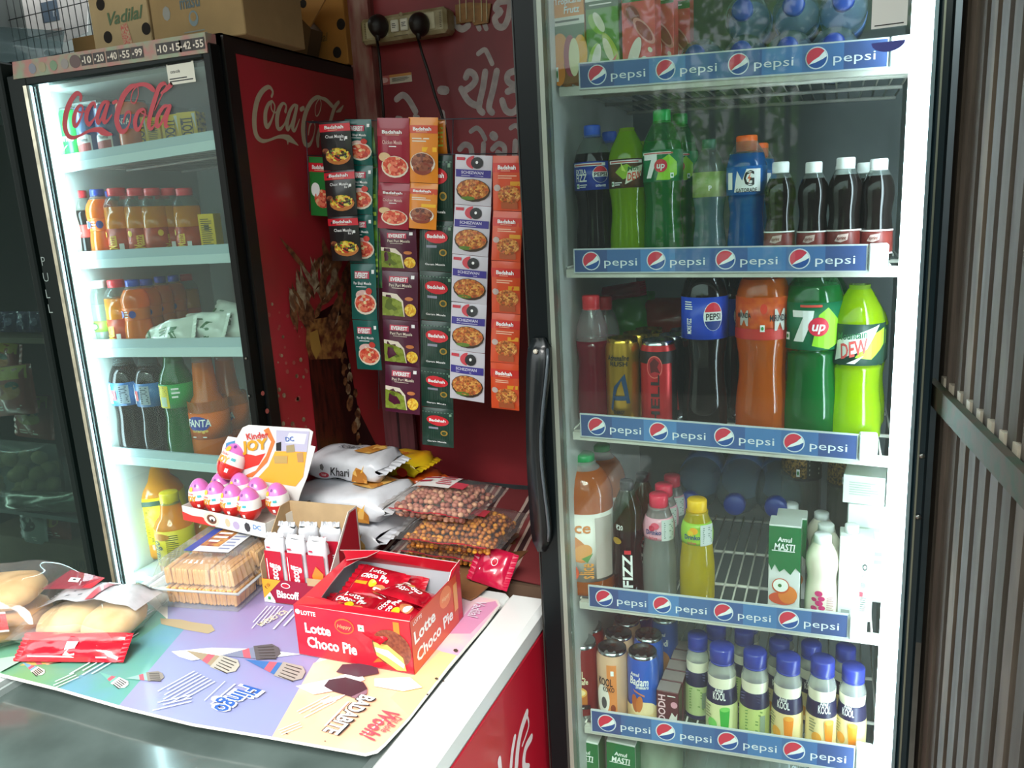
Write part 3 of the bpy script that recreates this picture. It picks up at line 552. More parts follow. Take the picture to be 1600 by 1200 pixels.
mb.rbox(FX1 - rw, FX1, FY0, FY1, FT - .05, FT, mat('e3e6e4', .3, coat=.4), .010); mb.rbox(FX0, FX0 + .05, FY0, FY1, FT - .05, FT, FW, .008); mb.rbox(FX0 + .05, FX1 - rw, FY0, FY0 + .06, FT - .05, FT, FW, .008); mb.rbox(FX0 + .05, FX1 - rw, FY1 - .06, FY1, FT - .05, FT, FW, .008); KF('top_rim', mb)
LID = mat('56625f', .16, var=.25, vs=5, c2='414c49', coat=.4)
mb = MB(); mb.box(FX0 + .05, FX1 - rw, FY0 + .06, FY1 - .06, FT - .032, FT - .022, LID); mb.box(FX1 - rw - .012, FX1 - rw, FY0 + .06, FY1 - .06, FT - .022, FT - .008, mat('6c7674', .3, metal=.4)); KF('glass_lid', mb)
mb = MB(); mb.box(FX0 + .05, FX0 + .064, FY0 + .06, FY1 - .06, FT - .03, FT - .004, mat('aeb6b4', .4)); mb.box(FX0 + .072, FX0 + .078, FY0 + .06, FY1 - .06, FT - .03, FT - .01, mat('8e9896', .4)); KF('lid_rail', mb)
st_ = thing('table', 'low stand under the striped cloth against the red partition', 'table', (-.8, 1.62, 0))
mb = MB(); mb.box(-.385, .285, -.235, .262, .66, .735, mat('5a4434', .8)); link('table_top', mb.mesh(), st_)
for x in (-.36, .24):
    for y in (-.20, .22): mb = MB(); mb.box(x, x + .04, y, y + .04, 0, .66, mat('4a382c', .8)); link('leg', mb.mesh(), st_)
# striped cloth
mb = MB(); m, t, o = _nm('striped_cloth'); b = t.nodes.new('ShaderNodeBsdfPrincipled'); b.inputs['Roughness'].default_value = .95
tc = t.nodes.new('ShaderNodeTexCoord'); mp = t.nodes.new('ShaderNodeMapping'); mp.inputs['Rotation'].default_value = (0, 0, R_(-8)); sx = t.nodes.new('ShaderNodeSeparateXYZ'); r1 = t.nodes.new('ShaderNodeMath'); r1.operation = 'MULTIPLY'; r1.inputs[1].default_value = 7.5; r2 = t.nodes.new('ShaderNodeMath'); r2.operation = 'FRACT'; rp = t.nodes.new('ShaderNodeValToRGB'); rp.color_ramp.interpolation = 'CONSTANT'
e = rp.color_ramp.elements
for i in range(7): e.new(.5)
for i, (p_, c_) in enumerate(((0, '7a2a2c'), (.42, 'c9b2a4'), (.48, '3b1a1e'), (.58, 'c9b2a4'), (.63, '8a3c3c'), (.72, 'c9b2a4'), (.77, '3b1a1e'), (.87, 'b89c90'), (.92, '7a2a2c'))): e[i].position = p_; e[i].color = lin(c_)
L_ = t.nodes.new; lk = t.links.new; lk(tc.outputs['Object'], mp.inputs[0]); lk(mp.outputs[0], sx.inputs[0]); lk(sx.outputs[0], r1.inputs[0]); lk(r1.outputs[0], r2.inputs[0]); lk(r2.outputs[0], rp.inputs[0]); lk(rp.outputs[0], b.inputs['Base Color']); lk(b.outputs[0], o.inputs[0])
vs = []; nx, ny = 14, 12
for j in range(ny + 1):
    for i in range(nx + 1): vs.append((-1.175 + .66 * i / nx, 1.39 + .485 * j / ny, .737 + .008 * (.5 + .5 * math.sin(i * 1.7) * math.cos(j * 1.3)) + .012 * j / ny))
fs = [(j * (nx + 1) + i, j * (nx + 1) + i + 1, (j + 1) * (nx + 1) + i + 1, (j + 1) * (nx + 1) + i) for j in range(ny) for i in range(nx)]; mb.add(vs, fs, m, True)
b2 = MB(); b2.add([(x, y, z - .0015) for x, y, z in vs], [tuple(reversed(q)) for q in fs], m, True); mb.add(b2.v, b2.f, m, True)
tag(link('striped_cloth', mb.mesh()), 'maroon cloth with pale and dark stripes behind the nut bags', 'cloth')
# ================================================================ drink prototypes (built once, copied)
AIR = clear('dfe6e2', haze=.10, hcol='c8d0cc'); PETG = clear('9fd8a8', haze=.12, hcol='5fc87a')
def fan(mb, x): return mb
def pet(key, name, liq, cap, lab, H=.235, R=.0335, shape='wave', fill=.86, airm=None, z=(.54, .74), art=None, cone=1.0, caph=.016, capr=.0145, seg=22):
    """soft-drink bottle: body with drink, wrap label, ridged cap"""
    air = airm or AIR; zl0, zl1 = z[0] * H, z[1] * H
    if shape == 'wave': pr = [(.0, .012), (.62, .0), (.90, .012), (1.0, .06), (1.0, .16), (.97, .23), (.89, .32), (.87, .39), (.91, .46), (.985, .52), (1, z[0]), (1, z[1]), (.97, z[1] + .02), (.86, z[1] + .075), (.62, z[1] + .14), (.45, .925), (.40, .935), (.40, .955)]
    elif shape == 'curvy': pr = [(.0, .012), (.62, .0), (.92, .012), (1.0, .05), (1.0, .18), (.97, .30), (.90, .40), (.86, .46), (.90, .54), (.97, .60), (1, .66), (.98, .72), (.9, .78), (.7, .85), (.48, .91), (.40, .935), (.40, .955)]
    elif shape == 'straight': pr = [(.0, .01), (.8, .0), (.96, .012), (1.0, .04), (.97, .06), (1, .08), (1.0, z[0]), (1.0, z[1]), (1, z[1] + .02), (.985, .74), (.92, .79), (.78, .85), (.55, .90), (.44, .925), (.42, .935), (.42, .955)]
    elif shape == 'sport': pr = [(.0, .01), (.8, .0), (.95, .02), (.97, .08), (.92, .20), (.84, .33), (.82, .40), (.90, .50), (.98, .57), (1, z[0]), (1, z[1]), (.97, z[1] + .02), (.86, .86), (.64, .92), (.56, .94), (.56, .955)]
    elif shape == 'milk': pr = [(.0, .01), (.75, .0), (.92, .012), (1.0, .06), (1.0, .30), (.97, .42), (.90, .52), (.87, .58), (.90, .66), (.9, .72), (.80, .78), (.66, .84), (.62, .865), (.62, .89)]
    pr = sorted(set(pr), key=lambda q: (q[1], -q[0])) if False else pr
    mb = MB(); P_ = []
    fl = fill
    for i, (r, zz) in enumerate(pr):
        if P_ and P_[-1][1] / H < fl <= zz:
            r0, z0 = P_[-1][0], P_[-1][1] / H; t_ = (fl - z0) / max(1e-6, zz - z0); P_.append((r0 + (r * R - r0) * t_, fl * H, air))
        P_.append((r * R, zz * H, liq if zz < fl else air))
    mb.lathe(P_, liq, seg, ribs=.012 if shape in ('wave', 'curvy') else 0)
    parts = [('body', mb.mesh(), None)]
    if lab:
        mb = MB(); k = R * 1.012
        if shape == 'curvy' or shape == 'milk':
            n = 6; pts = []
            for i in range(n + 1):
                zz = z[0] + (z[1] - z[0]) * i / n; rr = 1
                for j in range(len(pr) - 1):
                    if pr[j][1] <= zz <= pr[j + 1][1]: rr = pr[j][0] + (pr[j + 1][0] - pr[j][0]) * (zz - pr[j][1]) / max(1e-6, pr[j + 1][1] - pr[j][1])
                pts.append((rr * R * 1.015, zz * H))
            mb.lathe([(pts[0][0] * .97, pts[0][1])] + pts + [(pts[-1][0] * .97, pts[-1][1])], lab, seg); k = max(p_[0] for p_ in pts) * 1.002
        else: mb.lathe([(k * .97, zl0), (k, zl0), (k, zl1), (k * .97, zl1)], lab, seg)
        if art: art(mb, Cy(k, 0), zl0, zl1, k)
        parts.append(('label', mb.mesh(), None))
    if cap:
        mb = MB(); zc = H - caph; mb.lathe([(capr * .92, zc - .004), (capr * 1.0, zc - .0035), (capr * 1.0, zc - .0015), (capr * .94, zc - .0012), (capr, zc), (capr, H - .002), (capr * .9, H), (0, H)], cap, 18, ribs=0)
        parts.append(('cap', mb.mesh(), None))
    proto(key, name, parts, 2 * R, H)
WT = mat('f4f4f2', .4)
def A(*items):
    """print on a label: ('t', text, u/R, v 0..1, h frac, mat, w/R) | ('b', u0,u1,v0,v1,mat) | ('e',u,v,a,b,mat) | ('l',u0,u1,v0,v1,n,mat)"""
    def f(mb, S, z0, z1, k):
        Hh = z1 - z0; d = .0006
        for it in items:
            d += .0002
            if it[0] == 't': mb.text(S, it[1], it[2] * k, z0 + it[3] * Hh, it[4] * Hh, it[5], w=it[6] * k if len(it) > 6 and it[6] else None, d=d + .0006, bold=.02, shear=it[7] if len(it) > 7 else 0, ang=it[8] if len(it) > 8 else 0)
            elif it[0] == 'b': mb.quad(S, it[1] * k, it[2] * k, z0 + it[3] * Hh, z0 + it[4] * Hh, it[5], d, nu=max(1, int((it[2] - it[1]) / .15)))
            elif it[0] == 'e':
                c_, s_ = math.cos(it[6] if len(it) > 6 else 0), math.sin(it[6] if len(it) > 6 else 0); ax_, by_ = it[3] * k, it[4] * Hh
                mb.cpoly(S, [(it[1] * k + ax_ * math.cos(t) * c_ - by_ * math.sin(t) * s_, z0 + it[2] * Hh + ax_ * math.cos(t) * s_ + by_ * math.sin(t) * c_) for t in [i * math.pi / 10 for i in range(20)]], it[5], d + .0004, .2 * k)
            elif it[0] == 'l': mb.lines(S, it[1] * k, it[2] * k, z0 + it[3] * Hh, z0 + it[4] * Hh, it[5], it[6], d + .0004)
            elif it[0] == 'p': mb.cpoly(S, [(a * k, z0 + b * Hh) for a, b in it[1]], it[2], d + .0004, .2 * k)
    return f
BLUE = mat('1f3fa6', .35); VEG = lambda u, v: [('b', u, u + .16, v, v + .16, WT), ('e', u + .08, v + .08, .045, .045, mat('2a8a3a'))]
TOPB = ('b', -.9, .9, .84, .95, WT); TOPL = ('b', -.8, .7, .87, .92, mat('c05a50'))
COLA = liquid('1c1412', .12, .3); LIME = liquid('a6d800', .18, .6); GRN = liquid('1f9a45', .45, .5); ORNG = liquid('e8741c', .12, .6); BLU = liquid('0f7fd0', .2, .6)
pet('pepsi', 'drink_bottle', COLA, mat('2a5fd0', .35), BLUE, art=A(TOPB, TOPL, ('t', 'EXTRA', -.38, .66, .16, WT, .62), ('t', 'FIZZ', -.36, .44, .26, WT, .62), ('e', .62, .54, .40, .30, WT), ('p', [(.62 + .36 * math.cos(R_(a)), .56 + .27 * math.sin(R_(a))) for a in range(15, 170, 15)], mat('d8283c')), ('p', [(.62 + .36 * math.cos(R_(a)), .52 + .27 * math.sin(R_(a))) for a in range(195, 350, 15)], mat('16307c')), ('t', 'PEPSI', .62, .54, .13, INK, .62), ('t', 'EXTRA FIZZ', .62, .14, .07, WT, .5), *VEG(-.62, .07), ('l', -.4, .0, .08, .22, 2, WT)), fill=.80)
pet('dew', 'drink_bottle', LIME, None, mat('3a3018', .4, var=.5, vs=60, c2='5a3a1c'), fill=.93, airm=liquid('b8dc30', .3, .6), art=A(TOPB, TOPL, ('p', [(-.5, .55), (-.2, .75), (.1, .82), (.5, .6), (.2, .35), (-.1, .3)], mat('8fb81c')), ('p', [(-.2, .9), (.05, .55), (-.15, .6)], mat('c8e060')), ('p', [(.0, .12), (.15, .62), (.9, .78), (.8, .4)], mat('dfe0c8')), ('t', 'Mtn', .38, .66, .16, mat('2a6a2c'), .55, .25, .12), ('t', 'DEW', .45, .40, .26, mat('d04a24'), .72, .3, .12), *VEG(-.72, .07), ('l', -.5, -.15, .08, .22, 2, WT)), capr=.0145)
LBG = mat('0a7a48', .35)
pet('sevenup', 'drink_bottle', GRN, mat('18a048', .3), LBG, airm=PETG, fill=.80, art=A(('b', -.9, .6, .86, .94, WT), TOPL, ('p', [(-.1, .05), (.15, .7), (.5, .85), (.9, .6), (.9, .2), (.5, .04)], mat('8cc820')), ('p', [(-.75, .88), (-.05, .88), (-.05, .70), (-.35, .12), (-.6, .12), (-.33, .70), (-.75, .70)], WT), ('e', .12, .50, .30, .21, mat('d0203c')), ('t', 'up', .12, .52, .20, WT, .36, .15), *VEG(.55, .1)))
pet('lemon', 'drink_bottle', liquid('8fb4bc', .45, .6), mat('3a6a50', .4), mat('a4b078', .35, var=.4, vs=30, c2='7f9a50'), fill=.60, art=A(('t', 'P', .2, .35, .2, WT), ('l', -.6, .1, .5, .8, 3, mat('88a860'))))
pet('gatorade', 'drink_bottle', BLU, mat('f2641e', .35), mat('1467b4', .35), shape='sport', H=.24, R=.036, z=(.54, .76), capr=.019, caph=.026, art=A(('p', [(-.5, .1), (-.35, .85), (-.1, .5), (.1, .9), (.8, .9), (.8, .1)], WT), ('t', 'G', .22, .58, .52, INK, .5), ('p', [(.18, .38), (.34, .62), (.24, .60), (.32, .8), (.14, .55), (.24, .56)], mat('e0541c')), ('t', 'GATORADE', .1, .16, .14, INK, 1.0), ('b', -.9, -.6, .2, .8, WT)))
TB = mat('7a2a24', .4)
pet('small_cola', 'drink_bottle', COLA, WT, TB, shape='curvy', H=.16, R=.027, z=(.08, .32), fill=.84, capr=.0145, caph=.014, art=A(('b', -1.2, 1.2, .0, .06, WT), ('b', -1.2, 1.2, .94, 1, WT), ('p', [(-.55, .55), (-.35, .8), (.2, .85), (.15, .6), (-.2, .5)], mat('d8b8b0')), ('t', 'sprint', -.18, .68, .14, TB, .5, .2), ('t', 'Jeera', -.2, .25, .2, WT, .55, .2), *VEG(.35, .1)))
pet('rose', 'drink_bottle', liquid('c0304c', .45, .6), mat('d8323a', .35), None, shape='curvy', H=.2, R=.028, fill=.66, airm=clear('f0d0d4', haze=.12), capr=.015, caph=.018)
BIGL = A(('t', 'MORE FIZZ', -.28, .32, .13, WT, .62, 0, R_(90)), ('l', -.5, -.12, .7, .92, 4, WT), ('e', .74, .55, .40, .34, WT), ('p', [(.74 + .36 * math.cos(R_(a)), .58 + .3 * math.sin(R_(a))) for a in range(15, 170, 15)], mat('d8283c')), ('p', [(.74 + .36 * math.cos(R_(a)), .52 + .3 * math.sin(R_(a))) for a in range(195, 350, 15)], mat('16307c')), ('t', 'PEPSI', .74, .55, .15, INK, .6))
pet('cola_big', 'drink_bottle', COLA, mat('2a5fd0', .35), mat('2048c0', .35), H=.30, R=.041, z=(.55, .78), art=BIGL, fill=.9, capr=.0145)
MR = mat('c8481c', .35, var=.3, vs=80, c2='d8601c')
pet('mirinda', 'drink_bottle', ORNG, mat('e85a1c', .35), MR, H=.30, R=.041, z=(.55, .77), fill=.86, airm=clear('d8a080', haze=.25, hcol='a85a30'), art=A(('b', -1.3, 1.3, 0, .26, mat('c02c24')), ('t', 'M', -.62, .52, .36, mat('b8b0a8'), .36), ('t', 'M', .72, .48, .5, mat('c8c0b8'), .42), ('t', 'MiRiNDA', -.62, .58, .12, INK, .6), ('t', 'MiRiNDA', .68, .52, .15, INK, .7), ('e', .12, .74, .12, .12, mat('d83a20')), *VEG(0, .20)))
pet('sevenup_big', 'drink_bottle', GRN, mat('18a048', .3), mat('0a6a44', .35), airm=PETG, H=.31, R=.044, z=(.50, .74), fill=.82, art=A(('p', [(.0, .1), (.2, .75), (.5, .9), (.95, .6), (.95, .15), (.55, .02)], mat('8cc820')), ('p', [(-.68, .84), (.05, .84), (.02, .70), (-.28, .18), (-.62, .18), (-.3, .70), (-.66, .70)], WT), ('e', .20, .50, .33, .2, mat('d0203c')), ('t', 'up', .2, .52, .2, WT, .42, .2), ('b', -.4, .3, .91, .96, mat('d04a3c')), *VEG(-.95, .2)))
DL = mat('1c3c30', .4)
pet('dew_big', 'drink_bottle', liquid('c8ec00', .12, .7), None, DL, H=.28, R=.044, z=(.50, .74), fill=.93, airm=liquid('c4e850', .2, .7), art=A(('p', [(-.2, .2), (.4, .75), (1, .9), (1, .5), (.4, .15)], mat('9cd030')), ('p', [(-1, .1), (-.9, .6), (.7, .98), (.2, .4)], mat('dfe4dc')), ('t', 'Mountain', -.35, .74, .18, mat('2c6a44'), 1.1, .2, .12), ('t', 'DEW', -.25, .42, .36, mat('d0504c'), 1.1, .35, .25), ('p', [(-.5, .05), (.1, .25), (-.2, .05)], WT)))
SLW = mat('ece4dc', .4)
pet('slice', 'juice_bottle', liquid('e88234', .12, .6), mat('1c9a54', .35), SLW, H=.33, R=.047, z=(.12, .62), fill=.90, shape='straight', airm=clear('e8c8a0', haze=.2), capr=.018, caph=.02, art=A(('t', 'slice', -.1, .82, .16, mat('e88c3c'), 1.1, .1), ('e', -.15, .5, .45, .22, mat('e08a4a'), .5), ('e', .15, .45, .3, .13, mat('f0a45c'), -.4), ('p', [(.1, .36), (.5, .44), (.3, .3)], mat('6a9a50')), ('e', -.4, .14, .4, .15, mat('e8561c')), ('b', .6, 1.3, .05, .95, mat('c8b8b0')), ('t', 'slice', .25, .18, .14, mat('e8a050'), .8, 0, R_(90))))
pet('fizz', 'drink_bottle', COLA, mat('16181a', .4), None, H=.24, R=.032, shape='wave', fill=.6, airm=clear('6a7450', haze=.12, hcol='5a6a30'), capr=.0145)
nm, parts, W_, H_ = PR['fizz']; mb = MB(); S = Cy(.0332, 0)
for v_, r_ in ((.07, .0325),): mb.text(Cy(.0345, 0), 'FIZZ', .006, .062, .02, WT, w=.07, d=.0008, bold=.03, ang=R_(90))
mb.quad(Cy(.0345, 0), .0, .014, .098, .106, mat('d83038'), .0008, 3); mb.text(Cy(.0335, 0), '₹20', -.010, .152, .010, WT, w=.016, d=.0008)
mb.ell(Cy(.0338, 0), -.018, .123, .012, .007, mat('a8801c'), .0006); proto('fizz', nm, parts + [('label', mb.mesh(), None)], W_, H_)
def dr(c1, c2): return A(('b', .25, 1.15, .0, 1.0, mat('c8ccc8')), ('l', .4, 1.05, .1, .9, 8, mat('7a8a80')), ('e', -.15, .72, .25, .16, mat(c1)), ('e', -.35, .6, .18, .14, mat(c2)), ('t', 'Drinko', -.25, .42, .22, mat('1c3c7a'), .95, .1, .05), ('t', 'lychee', -.25, .16, .12, mat('c83a50'), .5))
pet('drinko_pink', 'drink_bottle', liquid('c8ccc8', .45, .6), mat('e02c4c', .35), mat('e8a8b8', .35), shape='milk', H=.2, R=.030, z=(.60, .80), fill=.9, capr=.0165, caph=.022, art=dr('e0506c', 'c82848'))
pet('drinko_yellow', 'drink_bottle', liquid('e0c800', .15, .55), mat('f2c010', .35), mat('9cc83c', .35), shape='milk', H=.2, R=.030, z=(.60, .80), fill=.95, capr=.0165, caph=.022, art=dr('f0a81c', 'e8c828'))
pet('shake', 'milk_bottle', mat('ece2cc', .35, coat=.3), WT, None, shape='curvy', H=.2, R=.030, fill=.99, capr=.0155, caph=.02)
nm, parts, W_, H_ = PR['shake']; mb = MB(); S = Cy(.0306, 0); PK = mat('c82c6c', .4)
for u_, v_, r_ in ((-.004, .068, .007), (.001, .056, .006), (-.012, .052, .005), (-.003, .044, .007), (.002, .033, .006), (-.012, .03, .006), (.004, .022, .005)): mb.ell(S, u_, v_, r_, r_, PK, .001)
mb.lines(S, .010, .024, .02, .06, 9, mat('b8888c'), .0008); mb.quad(Cy(.0255, 0), -.008, .002, .118, .142, mat('a83c8c'), .0012, 3); mb.text(Cy(.0255, 0), '20', -.003, .126, .007, WT, w=.007, d=.0018); proto('shake', nm, parts + [('label', mb.mesh(), None)], W_, H_)
NV = mat('241f44', .4)
def kool(c1, c2, back=False): return A(('b', -1.4, 1.4, .70, .97, NV), ('b', -1.4, 1.4, .0, .04, NV)) if False else A(*([('l', -.9, .9, .74, .92, 3, mat('4a4a70')), ('l', -.5, .6, .1, .6, 8, mat('7a9a50')), ('b', .45, .8, .15, .5, mat('8a9a80'))] if back else [('t', 'Amul', -.05, .93, .08, WT, .5, .1), ('t', 'KOOL', -.02, .81, .15, WT, .75), ('p', [(.0, .55), (.62, .55), (.5, -.02), (.12, -.02)], mat(c1)), ('e', .32, .55, .30, .05, mat(c2)), ('e', -.45, .22, .3, .12, mat(c2), .4), ('l', -.95, -.5, .3, .6, 5, mat('9a9a70'))]))
for nmk, c0, c1, c2, bk in (('kool_green', 'dfe0a8', '3aa83c', '78c85c', False), ('kool_back', 'c0cc7a', '6aa83c', '78c85c', True), ('kool_orange', 'f0dca0', 'ee8a1c', 'f2a83c', False), ('kool_elaichi', 'b8c488', '8aa83c', 'a8b85c', True)):
    pet(nmk, 'milk_bottle', mat('ece6cc', .35, coat=.4), mat('2c3896', .35, coat=.2), mat(c0, .35), shape='milk', H=.15, R=.029, z=(.06, .64), fill=.70, airm=clear('dfe4dc', haze=.2), capr=.0225, caph=.022, art=None)
    nm, parts, W_, H_ = PR[nmk]; mb = MB(); mb.lathe([(.0288, .056), (.0296, .057), (.0296, .0575)], NV, 22)
    k = .0298; mb2 = MB(); mb2.lathe([(.0294, .008), (.0297, .0085), (.0297, .010), (.0297, .050), (.029, .062, NV), (.0278, .074), (.0265, .086), (.026, .087)], mat(c0, .35), 24); mb2.lathe([(.0290, .0), (.0298, .003), (.0298, .0085)], NV, 24); kool(c1, c2, bk)(mb2, Cy(k, 0), .010, .094, k)
    parts = [parts[0], ('label', mb2.mesh(), None), parts[2]]; proto(nmk, nm, parts, W_, H_)
# cans
SIL = mat('b8bcbe', .22, metal=1); GOLD = mat('c8a040', .25, metal=1)
def can(key, base, R, H, art, top=SIL, name='drink_can'):
    mb = MB(); mb.lathe([(R * .72, 0, top), (R * .86, .002), (R, .010, base), (R, H - .014), (R * .9, H - .006, top), (R * .9, H), (R * .84, H), (R * .80, H - .005), (0, H - .005)], top, 24)
    parts = [('body', mb.mesh(), None)]; mb = MB(); art(mb, Cy(R, 0), .010, H - .014, R); parts.append(('print', mb.mesh(), None))
    mb = MB(); mb.ell(lambda u, v, d: Vector((u, v, H - .0035 + d)), 0, -.004, .006, .010, top, .0006, 12); mb.ell(lambda u, v, d: Vector((u, v, H - .0045 + d)), 0, -.012, .010, .008, mat('7a7a7a', .4), .0003, 12); parts.append(('pull_tab', mb.mesh(), None)); proto(key, name, parts, 2 * R, H)
can('gold', mat('c89a3c', .28, metal=.8), .0265, .135, A(('t', 'Adrenaline', -.05, .89, .07, INK, 1.3, .2), ('t', 'RUSH', 0, .81, .06, INK, 1.0), ('p', [(-.5, .2), (-.3, .5), (.35, .68), (-.1, .48), (-.3, .32), (-.38, .16)], mat('1c3a5c')), ('p', [(.12, .62), (.35, .68), (.62, .28), (.42, .28)], mat('1c3a5c')), ('p', [(-.3, .38), (.4, .38), (.44, .32), (-.34, .32)], mat('1c3a5c')), ('t', 'ENERGY', 0, .16, .05, INK, .6), ('t', 'DRINK', 0, .09, .05, INK, .5)), GOLD)
can('hell', mat('c83034', .3, metal=.4), .0265, .135, A(('b', -2.4, 2.4, .84, 1.0, mat('241818')), ('b', 1.0, 2.4, .0, .84, mat('241818')), ('e', 0, .80, .42, .15, mat('e06a60')), ('e', 0, .80, .38, .135, mat('a81c24')), ('p', [(-.2, .72), (-.25, .85), (0, .92), (.25, .86), (.15, .80), (.3, .72), (0, .74)], mat('5a1418')), ('t', 'HELL', .02, .36, .105, mat('2a1c1c'), 2.85, 0, R_(90)), ('l', -.5, .6, .01, .05, 1, WT)))
can('dark_can', mat('2a2022', .3, metal=.4), .0265, .135, A(('p', [(.2, .1), (.3, .6), (.5, .1)], mat('b02c2c')), ('b', -.5, -.2, .2, .8, mat('8a2c2c'))))
def kc(base, c1, items, key): can(key, mat(base, .35, coat=.3), .0265, .135, A(*items))
kc('7a1c1c', '', [('t', 'Amul', -.3, .80, .07, mat('e8dcb8'), .6, .1), ('t', 'KOOL', -.1, .69, .12, mat('e8dcb8'), 1.0), ('t', 'Cafe', .28, .58, .09, mat('e8dcb8'), .65), ('e', 0, .40, .52, .09, mat('e0a850')), ('b', -.52, .52, .20, .40, mat('b86a28')), ('e', 0, .40, .42, .055, mat('f0d8a0')), ('b', -.7, .7, .12, .19, mat('2c1a1a')), ('t', '200 ml', .1, .15, .03, WT, .4)], 'cafe')
kc('d8b090', '', [('b', -.1, .5, 0, .95, mat('e08a4a')), ('e', -.4, .35, .45, .25, mat('ece4da')), ('t', 'KOOL', -.2, .66, .13, mat('2a2422'), .9), ('t', 'KOKO', .0, .54, .08, mat('2a2422'), .7), ('e', -.3, .30, .18, .1, mat('4a4a4c')), ('e', .25, .22, .15, .07, mat('8a3c1c')), ('l', -.5, .2, .02, .08, 2, mat('8a5a3c')), ('b', .15, .33, .78, .86, WT)], 'koko')
kc('2456b4', '', [('t', 'Amul', -.3, .85, .06, WT, .6, .1), ('t', 'Badam', -.05, .74, .13, WT, 1.2, .15), ('t', 'Shakers', .15, .65, .06, WT, .8, .15), ('b', -1.2, 1.2, .0, .30, mat('e0c08a')), ('e', .2, .28, .8, .12, mat('e8d0a0')), ('e', -.3, .36, .20, .15, mat('b8602c'), .1), ('e', -.02, .36, .2, .14, mat('c8702c'), -.1), ('p', [(-.4, .6), (.3, .52), (.3, .49), (-.3, .56)], mat('c87a5c')), ('l', -.6, .4, .04, .07, 1, mat('2a3a8a'))], 'badam')
kc('1f4aa0', '', [('t', 'Amul', 0, .9, .06, WT, .5, .1), ('t', 'Rabdi', 0, .75, .12, WT, .9, .15), ('e', 0, .35, .6, .25, mat('a86a3c')), ('b', -.9, -.3, .82, .92, WT)], 'bluecan')
# cartons
def carton(key, W, D, H, base, items, name='juice_carton', top=None, side=None, gable=False):
    mb = MB(); mb.rbox(-W / 2, W / 2, -D / 2, D / 2, 0, H, base, .0012)
    if gable: mb.add([(-W / 2, -D / 2, H), (W / 2, -D / 2, H), (W / 2, D / 2, H), (-W / 2, D / 2, H), (-W / 2, -.001, H + .01), (W / 2, -.001, H + .01), (W / 2, .001, H + .01), (-W / 2, .001, H + .01)], [(0, 1, 5, 4), (2, 3, 7, 6), (4, 5, 6, 7), (0, 4, 7, 3), (1, 2, 6, 5)], top or base)
    parts = [('body', mb.mesh(), None)]; mb = MB(); S = FRONT(-D / 2, 0); A(*items)(mb, S, 0, H, W / 2)
    if top: mb.quad(lambda u, v, d: Vector((u, v, H + d)), -W / 2 * .96, W / 2 * .96, -D / 2 * .96, D / 2 * .96, top, .0006)
    if side: mb.quad(lambda u, v, d: Vector((W / 2 + d, u, v)), -D / 2 * .97, D / 2 * .97, .002, H - .002, side, .0005)
    parts.append(('print', mb.mesh(), None)); proto(key, name, parts, W, H)
TP = mat('e8e4d8', .4)
carton('mango', .062, .05, .19, mat('f0941c', .4), [('b', -1, 1, .64, .73, TP), ('l', -.85, .85, .66, .71, 1, mat('3a4a30')), ('b', -1, 1, .0, .64, mat('8a5a1c')), ('b', -1, 1, .48, .64, mat('3a6a3c')), ('e', -.6, .38, .55, .18, mat('e8941c')), ('e', .7, .32, .45, .2, mat('f0a82c')), ('e', .05, .30, .42, .23, mat('a83c4c')), ('e', .3, .28, .34, .21, mat('ece4b8')), ('e', -.7, .12, .4, .14, mat('e88a1c')), ('t', 'Tropicana', .0, .90, .065, WT, 1.7), ('t', 'Frutz', .25, .80, .075, WT, 1.0, .1), *VEG(-.9, .03)])
carton('guava', .062, .05, .19, mat('4f8a24', .4), [('b', -1, 1, .87, 1.0, TP), ('t', 'Tropicana', 0, .94, .065, mat('1c5a30'), 1.7), ('b', -1, 1, .79, .87, mat('2c5a24')), ('l', -.75, .75, .815, .845, 1, TP), ('e', -.35, .62, .36, .13, mat('8ab83c'), .5), ('e', -.18, .64, .24, .12, mat('ece4d0'), .4), ('e', -.5, .25, .38, .17, mat('a8c85c'), -.2), ('e', -.4, .25, .26, .16, mat('ece4d8'), -.2), ('e', .5, .35, .30, .18, mat('a8b83c'), .4), ('e', .35, .33, .22, .14, mat('e8dcc0'), .3), ('e', 0, .06, .8, .09, mat('e8c0a0')), ('p', [(.3, .15), (.9, .28), (.6, .12)], mat('d85a3c'))])
carton('pomegranate', .062, .05, .19, mat('dc4450', .4), [('b', -1, 1, .88, 1.0, TP), ('t', 'Tropicana', 0, .95, .065, mat('1c5a30'), 1.7), ('b', -.95, 1, .79, .87, mat('3a6a3c')), ('l', -.8, .8, .815, .845, 1, TP), ('e', -.35, .65, .42, .14, mat('b83c50'), .4), ('e', -.3, .65, .35, .11, mat('8a2438'), .4), ('e', .35, .48, .36, .17, mat('e08a8c'), .6), ('e', .35, .48, .28, .13, mat('9a2c3c'), .6), ('e', -.25, .26, .32, .17, mat('ecdcd4'), -.3), ('e', .15, .14, .28, .09, mat('ecdcd4'), -.5), ('e', .7, .28, .12, .03, mat('ece0c8'), .5), ('e', -.6, .1, .3, .06, mat('a83058')), ('e', .5, .05, .6, .06, mat('e8885c'))], side=mat('d8404c', .4))
MG = mat('1a6c38', .4)
